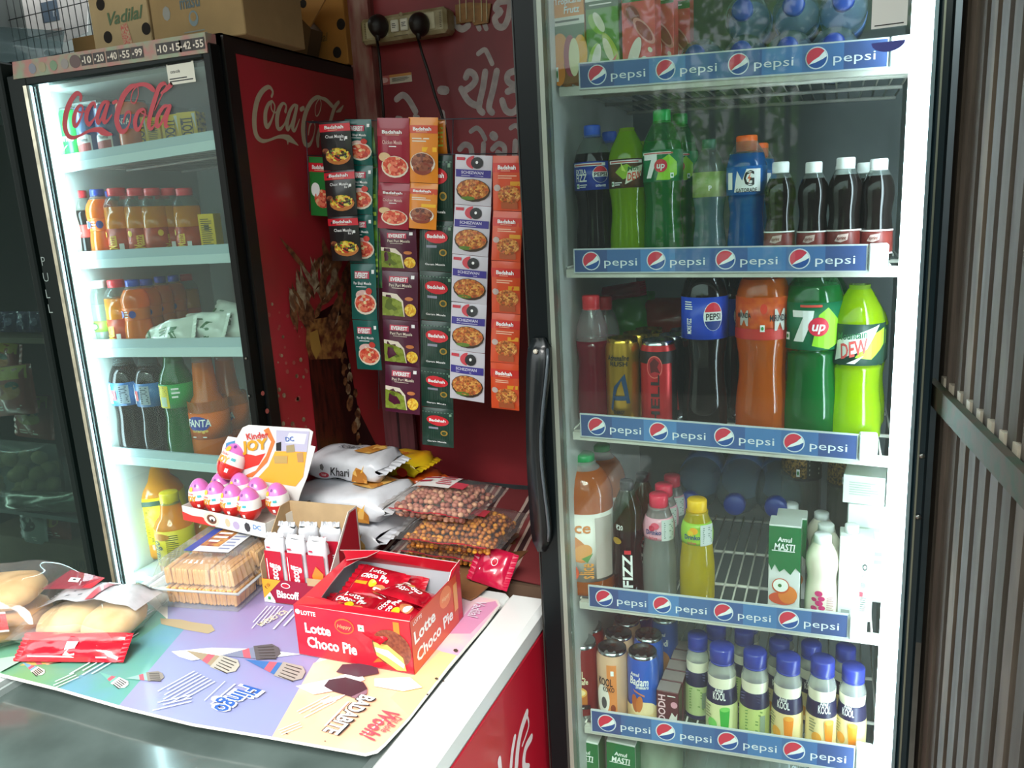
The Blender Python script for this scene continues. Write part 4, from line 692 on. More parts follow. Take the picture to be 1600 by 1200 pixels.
carton('masti', .058, .045, .20, mat('d8d8d4', .4), [('b', -1, 1, .58, .985, MG), ('p', [(-1, .58), (-.8, .50), (-.6, .57), (-.3, .49), (0, .53), (.4, .47), (.7, .55), (1, .5), (1, .59), (-1, .59)], MG), ('t', 'Amul', 0, .85, .05, WT, .9, .1), ('t', 'MASTI', 0, .77, .07, WT, 1.3, .15), ('l', -.8, .8, .715, .735, 1, WT), ('e', -.1, .20, .85, .07, mat('d0502c')), ('e', .25, .25, .6, .10, mat('e07a2c')), ('e', -.2, .34, .55, .085, mat('c8501c')), ('e', -.2, .345, .48, .07, mat('ecece4')), ('e', -.25, .345, .12, .02, mat('3a6a2c')), ('e', .3, .05, .35, .05, mat('5aa03c')), ('e', -.3, .04, .4, .03, mat('b8906c'))], top=mat('c8ccc4', .3), side=MG)
MH = mat('5a2228', .4)
carton('moodh', .046, .034, .085, MH, [('t', 'MOODH', -.52, .48, .17, mat('f0c8d0'), 3.2, 0, R_(90)), ('l', .0, .8, .88, .93, 1, WT), ('p', [(.1, .3), (.4, .5), (.7, .4), (.9, .5), (.8, .2), (.4, .2), (.2, .15)], mat('e0d8d0')), ('e', .6, .7, .3, .08, mat('d89aa8'))], top=mat('9a8a86', .4), side=mat('4a1c20', .4))
carton('frooti', .05, .035, .16, mat('e8c010', .4), [('t', 'FROOTI', 0, .44, .17, mat('241c10'), 4.9, 0, R_(90)), ('b', -.62, -.55, .03, .85, mat('241c10')), ('b', .55, .62, .03, .85, mat('241c10')), ('p', [(.6, .95), (.95, .95), (.95, .5)], mat('d8d8d4'))], side=mat('e0b80c', .4, var=.4, vs=80, c2='3a3010'))
FBK = [('l', -.7, .7, .1, .9, 16, mat('6a5a18')), ('b', -.3, .3, .6, .75, mat('3a3414'))]
carton('frooti_back', .05, .035, .16, mat('e0b80c', .4), FBK)
carton('milk_carton', .075, .06, .18, mat('dfe2dc', .45), [('p', [(-.9, .88), (.9, .98), (.0, .84)], mat('cdd2cc')), ('l', .3, .7, .04, .30, 10, mat('6a706a')), ('b', -.8, -.3, .05, .12, mat('9aa09a')), ('b', .25, .45, .30, .36, mat('c83c4c')), ('e', .45, .44, .14, .035, mat('8a908a')), ('e', .5, .55, .14, .03, mat('9aa09a')), ('e', .5, .66, .14, .04, mat('3a403c')), ('e', .5, .66, .07, .02, mat('dfe2dc'))], 'milk_carton')
nm, parts, W_, H_ = PR['milk_carton']; mb = MB(); mb.lathe([(.016, .18), (.016, .196), (.013, .197), (0, .197)], WT, 16, -.012, 0); proto('milk_carton', nm, parts + [('cap', mb.mesh(), None)], W_, .197)
carton('carton_plain', .09, .06, .07, mat('e6eae4', .45), [('l', -.7, .7, .3, .8, 6, mat('b8c0b0'))], 'box')
# left cooler: bottles
pet('maaza', 'juice_bottle', liquid('f8a428', .1, .5), mat('e0303c', .35), mat('c8481c', .4, var=.3, vs=60), shape='straight', H=.20, R=.031, z=(.06, .44), fill=.74, capr=.0185, caph=.018, art=A(('t', 'Maaza', .0, .5, .3, mat('f0c040'), 1.2, 0, R_(90)), ('b', .5, .8, .1, .45, WT), ('e', -.6, .8, .2, .12, mat('f0c030'))))
pet('fanta', 'drink_bottle', liquid('f88a24', .1, .5), mat('2844b0', .35), mat('e8701c', .4), shape='curvy', H=.19, R=.031, z=(.42, .60), fill=.86, airm=clear('f0d0a8', haze=.12), capr=.0155, caph=.016, art=A(('e', -.4, .5, .22, .28, mat('3a4a9a')), ('b', -.75, -.55, .2, .8, WT), ('e', .5, .5, .25, .3, mat('2c3a90')), ('l', -.1, .25, .2, .8, 3, WT)))
pet('fanta_big', 'drink_bottle', liquid('f88420', .1, .5), mat('2844b0', .35), mat('e86a14', .4), shape='wave', H=.27, R=.036, z=(.20, .42), fill=.84, airm=clear('f0c8a0', haze=.15), art=A(('e', .05, .62, .62, .30, mat('28389c')), ('t', 'FANTA', .1, .66, .28, WT, 1.25, .1), ('t', 'orange', .15, .36, .12, mat('f8d060'), .8, .2), ('l', -.3, .7, .06, .14, 1, WT), ('e', -.85, .7, .1, .08, mat('3a4a9a')), *VEG(-.9, .15)))
pet('cola_small', 'drink_bottle', COLA, mat('d0343c', .35), mat('b04038', .4), shape='curvy', H=.19, R=.027, z=(.34, .52), fill=.72, capr=.0145, art=A(('l', -.6, .6, .2, .8, 2, WT)))
TH = A(('p', [(-.75, .1), (-.75, .95), (-.45, .8), (-.3, 1.0), (-.2, .1)], WT), ('b', -.6, .1, .25, .68, mat('c83038')), ('t', 'Up', -.3, .48, .26, WT, .45), ('b', .3, .9, .1, .9, mat('9aa8b8')), ('l', .36, .84, .14, .86, 9, mat('2a3a50')))
pet('thums', 'drink_bottle', COLA, mat('2a3c8a', .35), mat('2c6aa8', .35), shape='wave', H=.27, R=.035, z=(.46, .66), fill=.80, airm=clear('c0c8c8', haze=.15, hcol='a8b0b0'), art=TH)
pet('sprite', 'drink_bottle', liquid('168038', .3, .5), mat('18a048', .3), mat('1f9a44', .35), shape='wave', H=.27, R=.035, z=(.46, .66), fill=.84, airm=liquid('30b050', .5, .5), art=A(('b', -.6, .25, .02, .95, mat('e0c82c')), ('l', -.5, .15, .55, .9, 5, mat('3a5a2c')), ('b', -.35, .1, .08, .48, mat('b8c8b0')), ('l', .45, .9, .4, .9, 3, WT)))
pet('white_cap', 'drink_bottle', liquid('c8d8cc', .5, .6), WT, mat('7aa83c', .4), shape='straight', H=.19, R=.028, z=(.26, .42), fill=.66, capr=.0165, caph=.018, art=A(('e', 0, .5, .35, .35, mat('3a5a2c')), ('e', 0, .5, .25, .22, mat('c8d0b0'))))
YL = mat('e8c81c', .4)
pet('maaza_big', 'juice_bottle', liquid('f8a828', .1, .5), None, YL, shape='wave', H=.30, R=.050, z=(.18, .66), fill=.95, airm=liquid('e8a040', .15, .6), art=A(('b', -1.3, 1.3, .84, .94, mat('2a4a38')), ('l', -.3, .5, .06, .78, 22, mat('7a7018')), ('b', -1.0, -.55, .08, .7, mat('f0e04c')), ('e', .9, .4, .15, .3, mat('3a5a28'))))
pet('maaza_small', 'juice_bottle', liquid('f8a828', .1, .5), YL, YL, shape='wave', H=.17, R=.036, z=(.14, .58), fill=.86, capr=.0175, caph=.024, art=A(('t', 'mango', -.2, .42, .26, mat('2a3a20'), 1.3, .1, R_(85)), ('e', .2, .85, .5, .1, mat('d88a2c')), ('l', .5, 1.1, .1, .9, 14, mat('7a7018'))))
can('thums_can', mat('2a4f86', .35, coat=.3), .029, .145, A(('p', [(-.7, .05), (-.7, .42), (.4, .52), (.75, .48), (.75, .1)], WT), ('p', [(-.6, .1), (-.6, .30), (.65, .34), (.65, .12)], mat('b84a48')), ('t', 'Thums', .1, .40, .07, mat('5a5a60'), .8), ('b', -.2, .5, .58, .75, mat('3a6a9a'))))
can('fanta_can', mat('d86420', .35, coat=.3), .029, .145, A(('b', -1.2, 1.2, .5, .8, mat('5a6a9a')), ('t', 'FANTA', 0, .66, .12, WT, 1.2)))
can('green_can', mat('1f9a44', .35, coat=.3), .029, .145, A(('t', 'Sprite', 0, .5, .15, WT, 1.3, .1), ('p', [(-.5, .2), (.2, .35), (-.2, .3)], WT)))
# lying water bottle, base to the back and blue cap facing the door
mb = MB(); Mx = Matrix.Rotation(R_(90), 4, 'X')
WAT = clear('c8d4d6', haze=.22, hcol='9ab0b4'); n_ = []
for i in range(14): n_.append((.036 if i % 2 else .0345, .02 + i * .011))
mb.lathe([(0, .004), (.028, 0), (.035, .01)] + n_ + [(.035, .19), (.027, .212), (.014, .226), (.0125, .24)], WAT, 20, M=Mx); pb = mb.mesh()
mb = MB(); mb.lathe([(.015, .228), (.0165, .232), (.0165, .244), (.0145, .247), (0, .247)], mat('1f3a90', .35), 18, M=Mx); pc = mb.mesh()
mb = MB(); mb.lathe([(.0365, .06), (.0368, .06), (.0368, .12), (.0365, .12)], mat('5a7ab8', .4), 20, M=Mx); pl_ = mb.mesh()
proto('water_lying', 'water_bottle', [('body', pb, None), ('cap', pc, None), ('label', pl_, None)], .072, .072)
pet('gold_label', 'drink_bottle', clear('b8bcb4', haze=.2, hcol='8a908a'), None, mat('2a2418', .45, var=.9, vs=220, c2='a8803c'), shape='straight', H=.30, R=.040, z=(.52, .82), fill=.99, art=A(('b', -2, 2, .0, .06, INK), ('b', -2, 2, .94, 1, INK), ('t', 'ELIXIR', -.55, .7, .16, WT, .7), ('b', .3, 1.3, .06, .94, mat('2a2c28')), ('l', .4, 1.2, .1, .9, 8, mat('9a9c90')), *VEG(-.2, .1)))
# ================================================================ drinks in the tall cooler
S1, S2, S3, S4, S5 = SHELF
def many(rows, zb, group_default=None):
    for r in rows:
        key, px, yt, wp, Y, lab, cat, grp = r[:8]; put(key, px, yt, wp, Y, zb, lab, cat, grp, rz=R_(r[8]) if len(r) > 8 else 0)
JC, BT, CN = 'juice carton', 'bottle', 'can'
g1 = 'juice cartons on the top shelf'
many([('mango', 893, -9, 49, 1.342, 'orange and white mixed-fruit juice carton, end of the top row', JC, g1),
      ('guava', 945, -14, 51, 1.342, 'green juice carton printed with guava slices', JC, g1),
      ('pomegranate', 1001, -26, 52, 1.342, 'red juice carton printed with pomegranate, front of its file', JC, g1),
      ('pomegranate', 1033, -22, 45, 1.408, 'red pomegranate juice carton standing second in its file', JC, g1),
      ('pomegranate', 1060, -14, 41, 1.475, 'red pomegranate juice carton standing last in its file', JC, g1)], S1)
gw = 'water bottles lying on the top shelf'
for i, (x, y, lab) in enumerate(((1086, 76, 'lying water bottle, blue cap low beside the red cartons'), (1158, 73, 'lying water bottle, blue cap low, second from the red cartons'), (1231, 60, 'lying water bottle, blue cap low, third from the red cartons'), (1303, 54, 'lying water bottle, blue cap low, next to the paper sticker'),
        (1160, 14, 'lying water bottle in the upper layer, blue cap above the second'), (1240, 5, 'lying water bottle in the upper layer, blue cap above the third'), (1318, 3, 'lying water bottle in the upper layer beside the paper sticker'))):
    p = at(x, y, 'Y', 1.39); z = S1(p.x) + (.038 if i < 4 else .100); place('water_lying', (p.x, 1.63, z), lab, 'water bottle', gw)
g2 = 'drink bottles on the second shelf'
many([('pepsi', 925, 196, 59, 1.368, 'dark cola bottle with blue wrap and blue cap, beside lime bottle', BT, g2),
      ('pepsi', 952, 206, 52, 1.45, 'cola bottle with blue cap standing behind the first cola bottle', BT, g2),
      ('dew', 979, 190, 60, 1.368, 'lime green drink bottle with brown wrap, front row', BT, g2, 6),
      ('dew', 1006, 212, 50, 1.45, 'lime green drink bottle hidden behind the brown-wrapped one', BT, g2),
      ('sevenup', 1034, 172, 64, 1.372, 'green soda bottle with green and yellow wrap, front row', BT, g2),
      ('sevenup', 1062, 178, 56, 1.455, 'green soda bottle standing behind the front green one', BT, g2),
      ('lemon', 1108, 218, 52, 1.372, 'clear pale bottle with faded green wrap beside the blue drink', BT, g2),
      ('gatorade', 1167, 212, 64, 1.375, 'blue sports drink bottle with orange cap and white print', BT, g2),
      ('gatorade', 1186, 224, 56, 1.46, 'blue sports drink bottle standing behind the orange-capped one', BT, g2),
      ('small_cola', 1220, 253, 50, 1.36, 'small dark drink bottle with white cap, next to the blue drink', BT, g2),
      ('small_cola', 1272, 253, 50, 1.36, 'small dark white-capped bottle, second from the blue drink', BT, g2),
      ('small_cola', 1322, 246, 56, 1.358, 'small dark white-capped bottle, third from the blue drink, tallest cap', BT, g2, 4),
      ('small_cola', 1374, 248, 54, 1.36, 'small dark white-capped bottle right by the light strip', BT, g2),
      ('small_cola', 1318, 258, 46, 1.43, 'small dark bottle behind the third white-capped one', BT, g2),
      ('small_cola', 1352, 254, 46, 1.43, 'small dark bottle behind the one by the light strip', BT, g2)], S2)
g3 = 'drinks on the third shelf'
many([('rose', 923, 461, 50, 1.365, 'rose pink drink bottle with red cap beside the gold can', BT, g3),
      ('rose', 944, 463, 44, 1.44, 'rose pink drink bottle behind the front red-capped one', BT, g3),
      ('gold', 972, 527, 52, 1.36, 'gold energy drink can, front of its file', CN, g3), ('gold', 996, 519, 49, 1.43, 'gold energy drink can, second in its file', CN, g3), ('gold', 1014, 513, 46, 1.50, 'gold energy drink can, last in its file', CN, g3),
      ('hell', 1028, 530, 55, 1.36, 'red and black energy drink can, front row', CN, g3), ('dark_can', 1052, 522, 50, 1.43, 'dark energy drink can behind the red one', CN, g3), ('dark_can', 1068, 514, 47, 1.50, 'dark energy drink can furthest behind the red one', CN, g3),
      ('cola_big', 1101, 398, 74, 1.37, 'large dark cola bottle with plain blue wrap', BT, g3, -14), ('cola_big', 1140, 408, 62, 1.47, 'large dark cola bottle in the gap behind the orange soda', BT, g3),
      ('mirinda', 1193, 392, 86, 1.375, 'large orange soda bottle with red wrap', BT, g3), ('sevenup_big', 1274, 388, 96, 1.38, 'large green soda bottle with white numeral on its wrap', BT, g3),
      ('sevenup_big', 1292, 404, 84, 1.48, 'large green soda bottle behind the front green one', BT, g3), ('dew_big', 1344, 432, 86, 1.375, 'large glowing lime soda bottle beside the light strip', BT, g3, 6),
      ('dew_big', 1352, 446, 78, 1.47, 'large lime soda bottle behind the glowing one', BT, g3)], S3)
def bag(name, w, h, d, m, label, cat, group=None, loc=(0, 0, 0), rot=(0, 0, 0), art=None, crimp=True, seed=1, wr=.004, nx=14, ny=12, extra=None, parts=None):
    """pillow pack: two bulging films sealed at the rim; local x width, y height, z bulge; standing when rot x = 90"""
    rr = random.Random(seed); ph = [rr.uniform(0, 6.28) for _ in range(6)]
    def hz(u, v):
        a = max(0, 1 - abs(2 * u / w) ** 3.2) ** .62; b = max(0, 1 - abs(2 * v / h) ** 3.2) ** .62
        return d / 2 * a * b + wr * a * b * (math.sin(u / w * 9 + ph[0] + 3 * v / h) * .5 + math.sin(v / h * 11 + ph[1] - 4 * u / w) * .4 + .4 * math.sin(u / w * 23 + ph[2]) * math.cos(v / h * 17 + ph[3]))
    mb = MB()
    for s_ in (1, -1):
        vs = [((u := w * (i / nx - .5)), (v := h * (j / ny - .5)), s_ * max(hz(u, v), .0004)) for j in range(ny + 1) for i in range(nx + 1)]
        fs = [(j * (nx + 1) + i, j * (nx + 1) + i + 1, (j + 1) * (nx + 1) + i + 1, (j + 1) * (nx + 1) + i) for j in range(ny) for i in range(nx)]
        if s_ < 0: fs = [tuple(reversed(q)) for q in fs]
        mb.add(vs, fs, m, True)
    if crimp:
        for e in (-1, 1):
            n = 14; vs = []
            for i in range(n + 1):
                y = h * (i / n - .5) * (.98); vs += [(e * w / 2, y, .0006 * (i % 2)), (e * (w / 2 + .012 + .0015 * (i % 2)), y, .0012 * (1 if i % 2 else -1))]
            mb.add(vs, [(2 * i, 2 * i + 1, 2 * i + 3, 2 * i + 2) for i in range(n)], m)
    S = lambda u, v, dd=0: Vector((u, v, max(hz(u, v), .0004) + dd + .0006))
    if art: art(mb, S, w, h)
    if extra: parts = (parts or []) + extra(S, w, h)
    if not parts: return tag(link(name, mb.mesh(), None, loc, rot), label, cat, group)
    t = tag(link(name, None, None, loc, rot), label, cat, group); link('film', mb.mesh(), t)
    for pn, pm in parts: link(pn, pm.mesh(), t)
    return t
p = at(968, 492, 'Y', 1.60); bag('snack_bag', .12, .10, .04, mat('3f8a20', .3, coat=.3), 'green snack bag lying behind the gold cans', 'snack bag', None, (p.x, 1.60, p.z), (R_(70), 0, R_(8)))
p = at(1035, 495, 'Y', 1.62); bag('snack_bag', .15, .08, .04, mat('a8321c', .3, coat=.3), 'red snack bag lying behind the red energy can', 'snack bag', None, (p.x, 1.62, p.z), (R_(75), 0, 0), seed=3)
p = at(955, 458, 'Y', 1.56); bag('snack_bag', .12, .03, .02, mat('b01c40', .3, coat=.3), 'crimson snack packet behind the rose drink bottles', 'snack bag', None, (p.x, 1.56, p.z), (R_(80), R_(-8), 0), seed=4)
g4 = 'drinks on the fourth shelf'
many([('slice', 912, 708, 84, 1.372, 'large orange juice bottle with green cap, front by cooler wall', BT, g4), ('slice', 938, 694, 74, 1.475, 'large orange juice bottle with green cap, behind the front one', BT, g4),
      ('fizz', 979, 750, 46, 1.36, 'black-labelled apple fizz bottle lettered upright in white', BT, g4), ('fizz', 1003, 739, 42, 1.44, 'dark fizz bottle with black cap behind the lettered one', BT, g4),
      ('drinko_pink', 1029, 771, 54, 1.365, 'clear jelly drink with pink cap, front of its file', BT, g4, 6), ('drinko_pink', 1037, 756, 50, 1.43, 'clear jelly drink with pink cap, second in its file', BT, g4), ('drinko_pink', 1050, 742, 46, 1.50, 'clear jelly drink with pink cap, last in its file', BT, g4),
      ('drinko_yellow', 1089, 779, 56, 1.365, 'yellow jelly drink bottle with yellow cap', BT, g4, 6),
      ('masti', 1228, 814, 50, 1.36, 'green and white buttermilk carton, front of two', JC, g4), ('masti', 1238, 802, 47, 1.43, 'green and white buttermilk carton standing behind the front one', JC, g4),
      ('shake', 1286, 834, 54, 1.365, 'cream milkshake bottle with pink bubbles, front of its file', BT, g4), ('shake', 1291, 818, 50, 1.44, 'cream milkshake bottle with white cap, second in its file', BT, g4), ('shake', 1284, 800, 46, 1.52, 'cream milkshake bottle furthest back in its file', BT, g4),
      ('white_cap', 1236, 786, 40, 1.52, 'clear bottle with pale cap behind the buttermilk cartons', BT, g4),
      ('milk_carton', 1340, 820, 54, 1.375, 'white milk carton with screw cap beside the light strip', JC, g4), ('gold_label', 1255, 628, 64, 1.62, 'tall clear bottle with black and gold label at the back', BT, g4), ('gold_label', 1326, 640, 60, 1.60, 'tall black and gold labelled bottle behind the milk carton', BT, g4)], S4)
for px, py, lab in ((1356, 802, 'white printed box standing behind the milk carton'), (1352, 745, 'pale green printed box behind the milk carton, on top')):
    p = at(px, py, 'Y', 1.47); W_, H_ = .075, .06
    if py > 780: q = S4(p.x); place('carton_plain', (p.x, 1.46, q), lab, 'box', 'boxes behind the milk carton', (0, 0, 0), (.75, 1, (p.z + .03 - q) / .07))
    else: place('carton_plain', (p.x, 1.46, zt4), lab, 'box', 'boxes behind the milk carton', (0, 0, R_(-6)), (.75, 1, .75))
    zt4 = at(1356, 802, 'Y', 1.47).z + .031
gl = 'large water bottles lying on the fourth shelf'
for i, (x, Y, dz, lab) in enumerate(((1095, 1.50, .05, 'large lying water bottle behind the yellow jelly drink, lower layer'), (1175, 1.50, .05, 'large lying water bottle left of the buttermilk cartons, lower layer'), (1075, 1.50, .14, 'large lying water bottle, blue cap above the yellow jelly drink'), (1147, 1.50, .14, 'large lying water bottle, blue cap over the empty wire shelf'), (1212, 1.50, .14, 'large lying water bottle, blue cap above the buttermilk cartons'))):
    X = at(x, 780, 'Y', Y).x; s = 1.28 if i > 1 else 1.30
    if i < 2: continue
    place('water_lying', (X, Y + .247 * s, S4(X) + dz - .003), lab, 'water bottle', gl, (0, 0, 0), (s, s, s))
g5 = 'cans and bottles on the fifth shelf'
many([('cafe', 909, 1000, 46, 1.352, 'dark red coffee drink can by the cooler wall', CN, g5), ('cafe', 921, 976, 42, 1.43, 'dark red coffee drink can behind the front one', CN, g5),
      ('koko', 956, 1010, 48, 1.352, 'cream and orange cocoa drink can, front of its file', CN, g5), ('koko', 966, 988, 45, 1.42, 'cream and orange cocoa drink can, second in its file', CN, g5), ('koko', 979, 967, 42, 1.49, 'cream and orange cocoa drink can, third in its file', CN, g5),
      ('badam', 1004, 1016, 48, 1.352, 'blue almond shake can, front of its file', CN, g5), ('badam', 1013, 990, 45, 1.42, 'blue almond shake can, second in its file', CN, g5), ('bluecan', 1000, 958, 40, 1.57, 'deep blue drink can at the very back beside the cocoa cans', CN, g5), ('bluecan', 1038, 962, 42, 1.50, 'deep blue drink can at the back above the brown cartons', CN, g5)], S5)
for i in range(5):
    X = at(1046 + 1.5 * i, 1080, 'Y', 1.35).x; place('moodh', (X, 1.347 + i * .038, S5(X)), ('small brown chocolate milk carton, front of the file', 'small brown milk carton, second in the file', 'small brown milk carton, third in the file', 'small brown milk carton, fourth in the file', 'small brown milk carton, last in the file')[i], JC, 'brown milk cartons on the fifth shelf', scale=(.92, 1, 1.0))
gk = 'small milk drink bottles with blue caps'
many([('kool_elaichi', 1090, 990, 40, 1.40, 'blue-capped green milk drink beside the brown cartons', BT, gk), ('kool_green', 1128, 1008, 50, 1.352, 'blue-capped milk drink with green glass printed on it, front row', BT, gk),
      ('kool_back', 1180, 1016, 48, 1.352, 'blue-capped pale green milk drink, back label facing out', BT, gk), ('kool_orange', 1232, 1024, 50, 1.352, 'blue-capped milk drink with orange glass, beside the green one', BT, gk, -10), ('kool_orange', 1286, 1028, 50, 1.352, 'blue-capped milk drink with orange glass, second from light strip', BT, gk, 12),
      ('kool_orange', 1334, 1040, 48, 1.36, 'blue-capped milk drink with orange glass, against light strip', BT, gk, -14),
      ('kool_back', 1119, 976, 40, 1.46, 'blue-capped milk drink behind the green glass one', BT, gk), ('kool_back', 1163, 984, 40, 1.46, 'blue-capped milk drink, second row, behind the pale green one', BT, gk), ('kool_orange', 1218, 1000, 42, 1.43, 'blue-capped milk drink, second row, behind the first orange one', BT, gk), ('kool_orange', 1268, 1004, 42, 1.43, 'blue-capped milk drink, second row, behind the second orange one', BT, gk),
      ('kool_back', 1170, 970, 37, 1.54, 'blue-capped milk drink in the last row over the pale green', BT, gk), ('kool_orange', 1225, 980, 38, 1.52, 'blue-capped milk drink in the last row behind the orange', BT, gk), ('kool_orange', 1322, 1010, 42, 1.44, 'blue-capped milk drink behind the one against light strip', BT, gk)], S5)
g6 = 'goods on the bottom shelf'
many([('masti', 917, 1146, 44, 1.36, 'buttermilk carton on the bottom shelf by the cooler wall', JC, g6), ('masti', 974, 1150, 44, 1.37, 'buttermilk carton on the bottom shelf, second from the wall', JC, g6)], SHF)
for i, (px, py, w_, c_) in enumerate(((1030, 1185, .10, 'b8c8b0'), (1120, 1190, .13, '9aa8a0'), (1210, 1196, .13, 'a8b4ac'))):
    p = at(px, py, 'Y', 1.42); bag('plastic_bag', w_, .20, .08, clear('dfe8e2', haze=.35, rough=.15, hcol=c_), ('crumpled clear bag next to the bottom buttermilk cartons', 'crumpled clear bag in the middle of the bottom shelf', 'crumpled clear bag furthest from the bottom buttermilk cartons')[i], 'plastic bag', g6, (p.x, 1.42, .27 + .102), (R_(82), 0, R_(5 * i)), wr=.014, seed=11 + i, crimp=False)
# ================================================================ drinks in the red-sided cooler
C1, C2, C3, C4 = CSH; YF = 1.458
h1 = 'drinks on the upper shelf of the red-sided cooler'
many([('green_can', 112, 170, 30, YF, 'green drink can beside the light strip', CN, h1), ('thums_can', 137, 166, 32, YF, 'blue cola can next to the green can', CN, h1), ('thums_can', 169, 162, 34, YF, 'blue cola can next to the orange can', CN, h1), ('fanta_can', 204, 158, 36, YF, 'orange soda can beside the yellow cartons', CN, h1),
      ('frooti', 224, 184, 20, YF, 'yellow mango carton next to the orange can', JC, h1), ('frooti_back', 244, 184, 22, YF, 'yellow carton with small print, second from the orange can', JC, h1), ('frooti', 270, 180, 24, YF, 'yellow mango carton, third from the orange can', JC, h1, 8), ('frooti', 297, 176, 27, YF, 'yellow mango carton, last by the door edge', JC, h1, 8)], C1)
h2 = 'drinks on the second shelf of the red-sided cooler'
many([('cola_small', 124, 298, 26, YF, 'small dark cola with red cap by the light strip', BT, h2), ('fanta', 151, 296, 31, YF, 'orange soda with blue cap beside the small cola', BT, h2, 10), ('maaza', 181, 294, 34, YF, 'mango drink with red cap, first after the blue cap', BT, h2), ('maaza', 211, 294, 32, YF, 'mango drink with red cap, second after the blue cap', BT, h2, 30), ('maaza', 237, 294, 31, YF, 'mango drink with red cap, third after the blue cap', BT, h2, 90), ('maaza', 262, 294, 30, YF + .03, 'mango drink with red cap, fourth after the blue cap', BT, h2),
      ('maaza', 287, 294, 32, YF, 'mango drink with red cap nearest the yellow carton', BT, h2), ('fanta', 168, 299, 27, YF + .08, 'orange soda with blue cap in the row behind', BT, h2), ('maaza', 197, 300, 27, YF + .08, 'mango drink in the row behind, second from light strip', BT, h2), ('maaza', 226, 300, 27, YF + .08, 'mango drink in the row behind, third from light strip', BT, h2), ('maaza', 252, 300, 27, YF + .08, 'mango drink in the row behind, fourth from light strip', BT, h2), ('frooti_back', 326, 334, 22, YF, 'lone yellow carton at the door edge of second shelf', JC, h2, 8)], C2)
h3 = 'drinks on the third shelf of the red-sided cooler'
many([('white_cap', 153, 438, 28, YF, 'clear drink with white cap and green band', BT, h3), ('maaza', 180, 437, 31, YF, 'lone red-capped mango drink beside the clear one', BT, h3, -10), ('fanta', 206, 437, 32, YF, 'orange soda with blue cap, front of the slanting row', BT, h3), ('fanta', 228, 436, 28, YF + .06, 'orange soda with blue cap, second of the slanting row', BT, h3, 10), ('fanta', 249, 432, 26, YF + .12, 'orange soda with blue cap, third of the slanting row', BT, h3), ('fanta', 270, 430, 25, YF + .18, 'orange soda with blue cap, fourth of the slanting row', BT, h3), ('maaza', 290, 428, 24, YF + .22, 'red-capped mango drink at the back above the pouches', BT, h3)], C3)
for i, (px, py, w_, h_, lab) in enumerate(((262, 518, .15, .075, 'crumpled white milk pouch at the front of the heap'), (305, 508, .14, .08, 'crumpled white and green milk pouch in the middle of the heap'), (332, 492, .13, .09, 'crumpled white milk pouch on top of the heap by door'))):
    p = at(px, py, 'Y', 1.45 + .02 * i)
    def art(mb, S, w, h): mb.quad(S, -w * .45, -w * .3, -h * .3, h * .2, mat('2a6a3c', .4), .0006, 2, 2); mb.quad(S, w * .2, w * .32, -h * .4, h * .1, mat('2a6a3c', .4), .0006, 2, 2); mb.lines(S, -w * .1, w * .15, -h * .2, h * .2, 4, mat('6a8a70'), .0008)
    bag('milk_pouch', w_, h_, .05, mat('dfe6dc', .3, coat=.3), lab, 'milk pouch', 'milk pouches on the third shelf', (p.x, 1.455 + .045 * i, C3(p.x) + .028 + .012 * i), (R_(62), R_(-12 + 9 * i), R_(-8 * i)), art, seed=20 + i, wr=.010)
h4 = 'large bottles on the fourth shelf of the red-sided cooler'
many([('thums', 187, 533, 37, YF, 'large dark cola with blue wrap by the light strip', BT, h4), ('thums', 226, 533, 37, YF, 'large dark cola with white and red wrap mark', BT, h4, -16), ('sprite', 266, 533, 40, YF, 'large green soda bottle with yellow panel', BT, h4), ('fanta_big', 311, 535, 48, YF + .018, 'large orange soda with blue and white emblem, front', BT, h4, 4), ('fanta_big', 346, 535, 44, YF + .105, 'large orange soda bottle behind the front one', BT, h4, 10)], C4)
h5 = 'juice bottles on the floor of the red-sided cooler'
put('maaza_big', 236, 716, 60, 1.55, CFL, 'large mango juice bottle with yellow wrap', BT, h5); put('maaza_small', 263, 768, 44, 1.465, CFL, 'small mango juice bottle with yellow cap, in front', BT, h5, R_(-10)); put('maaza_small', 312, 800, 40, 1.55, CFL, 'small mango juice bottle in shade behind the front one', BT, h5)
# ---------------------------------------------------------------- inside the dark neighbouring cooler
gs = 'snack bags in the dark cooler'
def chip(c1, c2, c3):
    def art(mb, S, w, h): mb.quad(S, -w * .48, w * .48, h * .22, h * .48, mat(c1), .0006, 6, 2); mb.ell(S, 0, -.02 * h, w * .33, h * .16, mat(c2), .0008); mb.ell(S, w * .15, h * .1, w * .16, h * .08, mat(c3), .0012); mb.lines(S, -w * .3, w * .3, -h * .4, -h * .28, 2, mat('d8d4c8'), .0012)
    return art
for i, (px, py, w_, h_, c, a_, lab) in enumerate(((20, 610, .17, .15, '9a3a34', ('b8a030', 'a86a2c', '30483c'), 'red and yellow chip bag hanging in the dark cooler, upper'), (52, 650, .15, .14, '8a4038', ('a8982c', '8a7a30', '2c3c34'), 'red chip bag in the dark cooler, lower and behind'), (5, 560, .14, .12, '9a4440', ('b09a34', 'a8642c', '30483c'), 'faded red chip bag at the top of the hanging bunch'))):
    p = at(px, py, 'Y', 1.56 + .05 * i); bag('snack_bag', w_, h_, .04, mat(c, .35, coat=.3), lab, 'snack bag', gs, (p.x, p.y, p.z), (R_(84), R_(-6 + 8 * i), 0), chip(*a_), seed=40 + i)
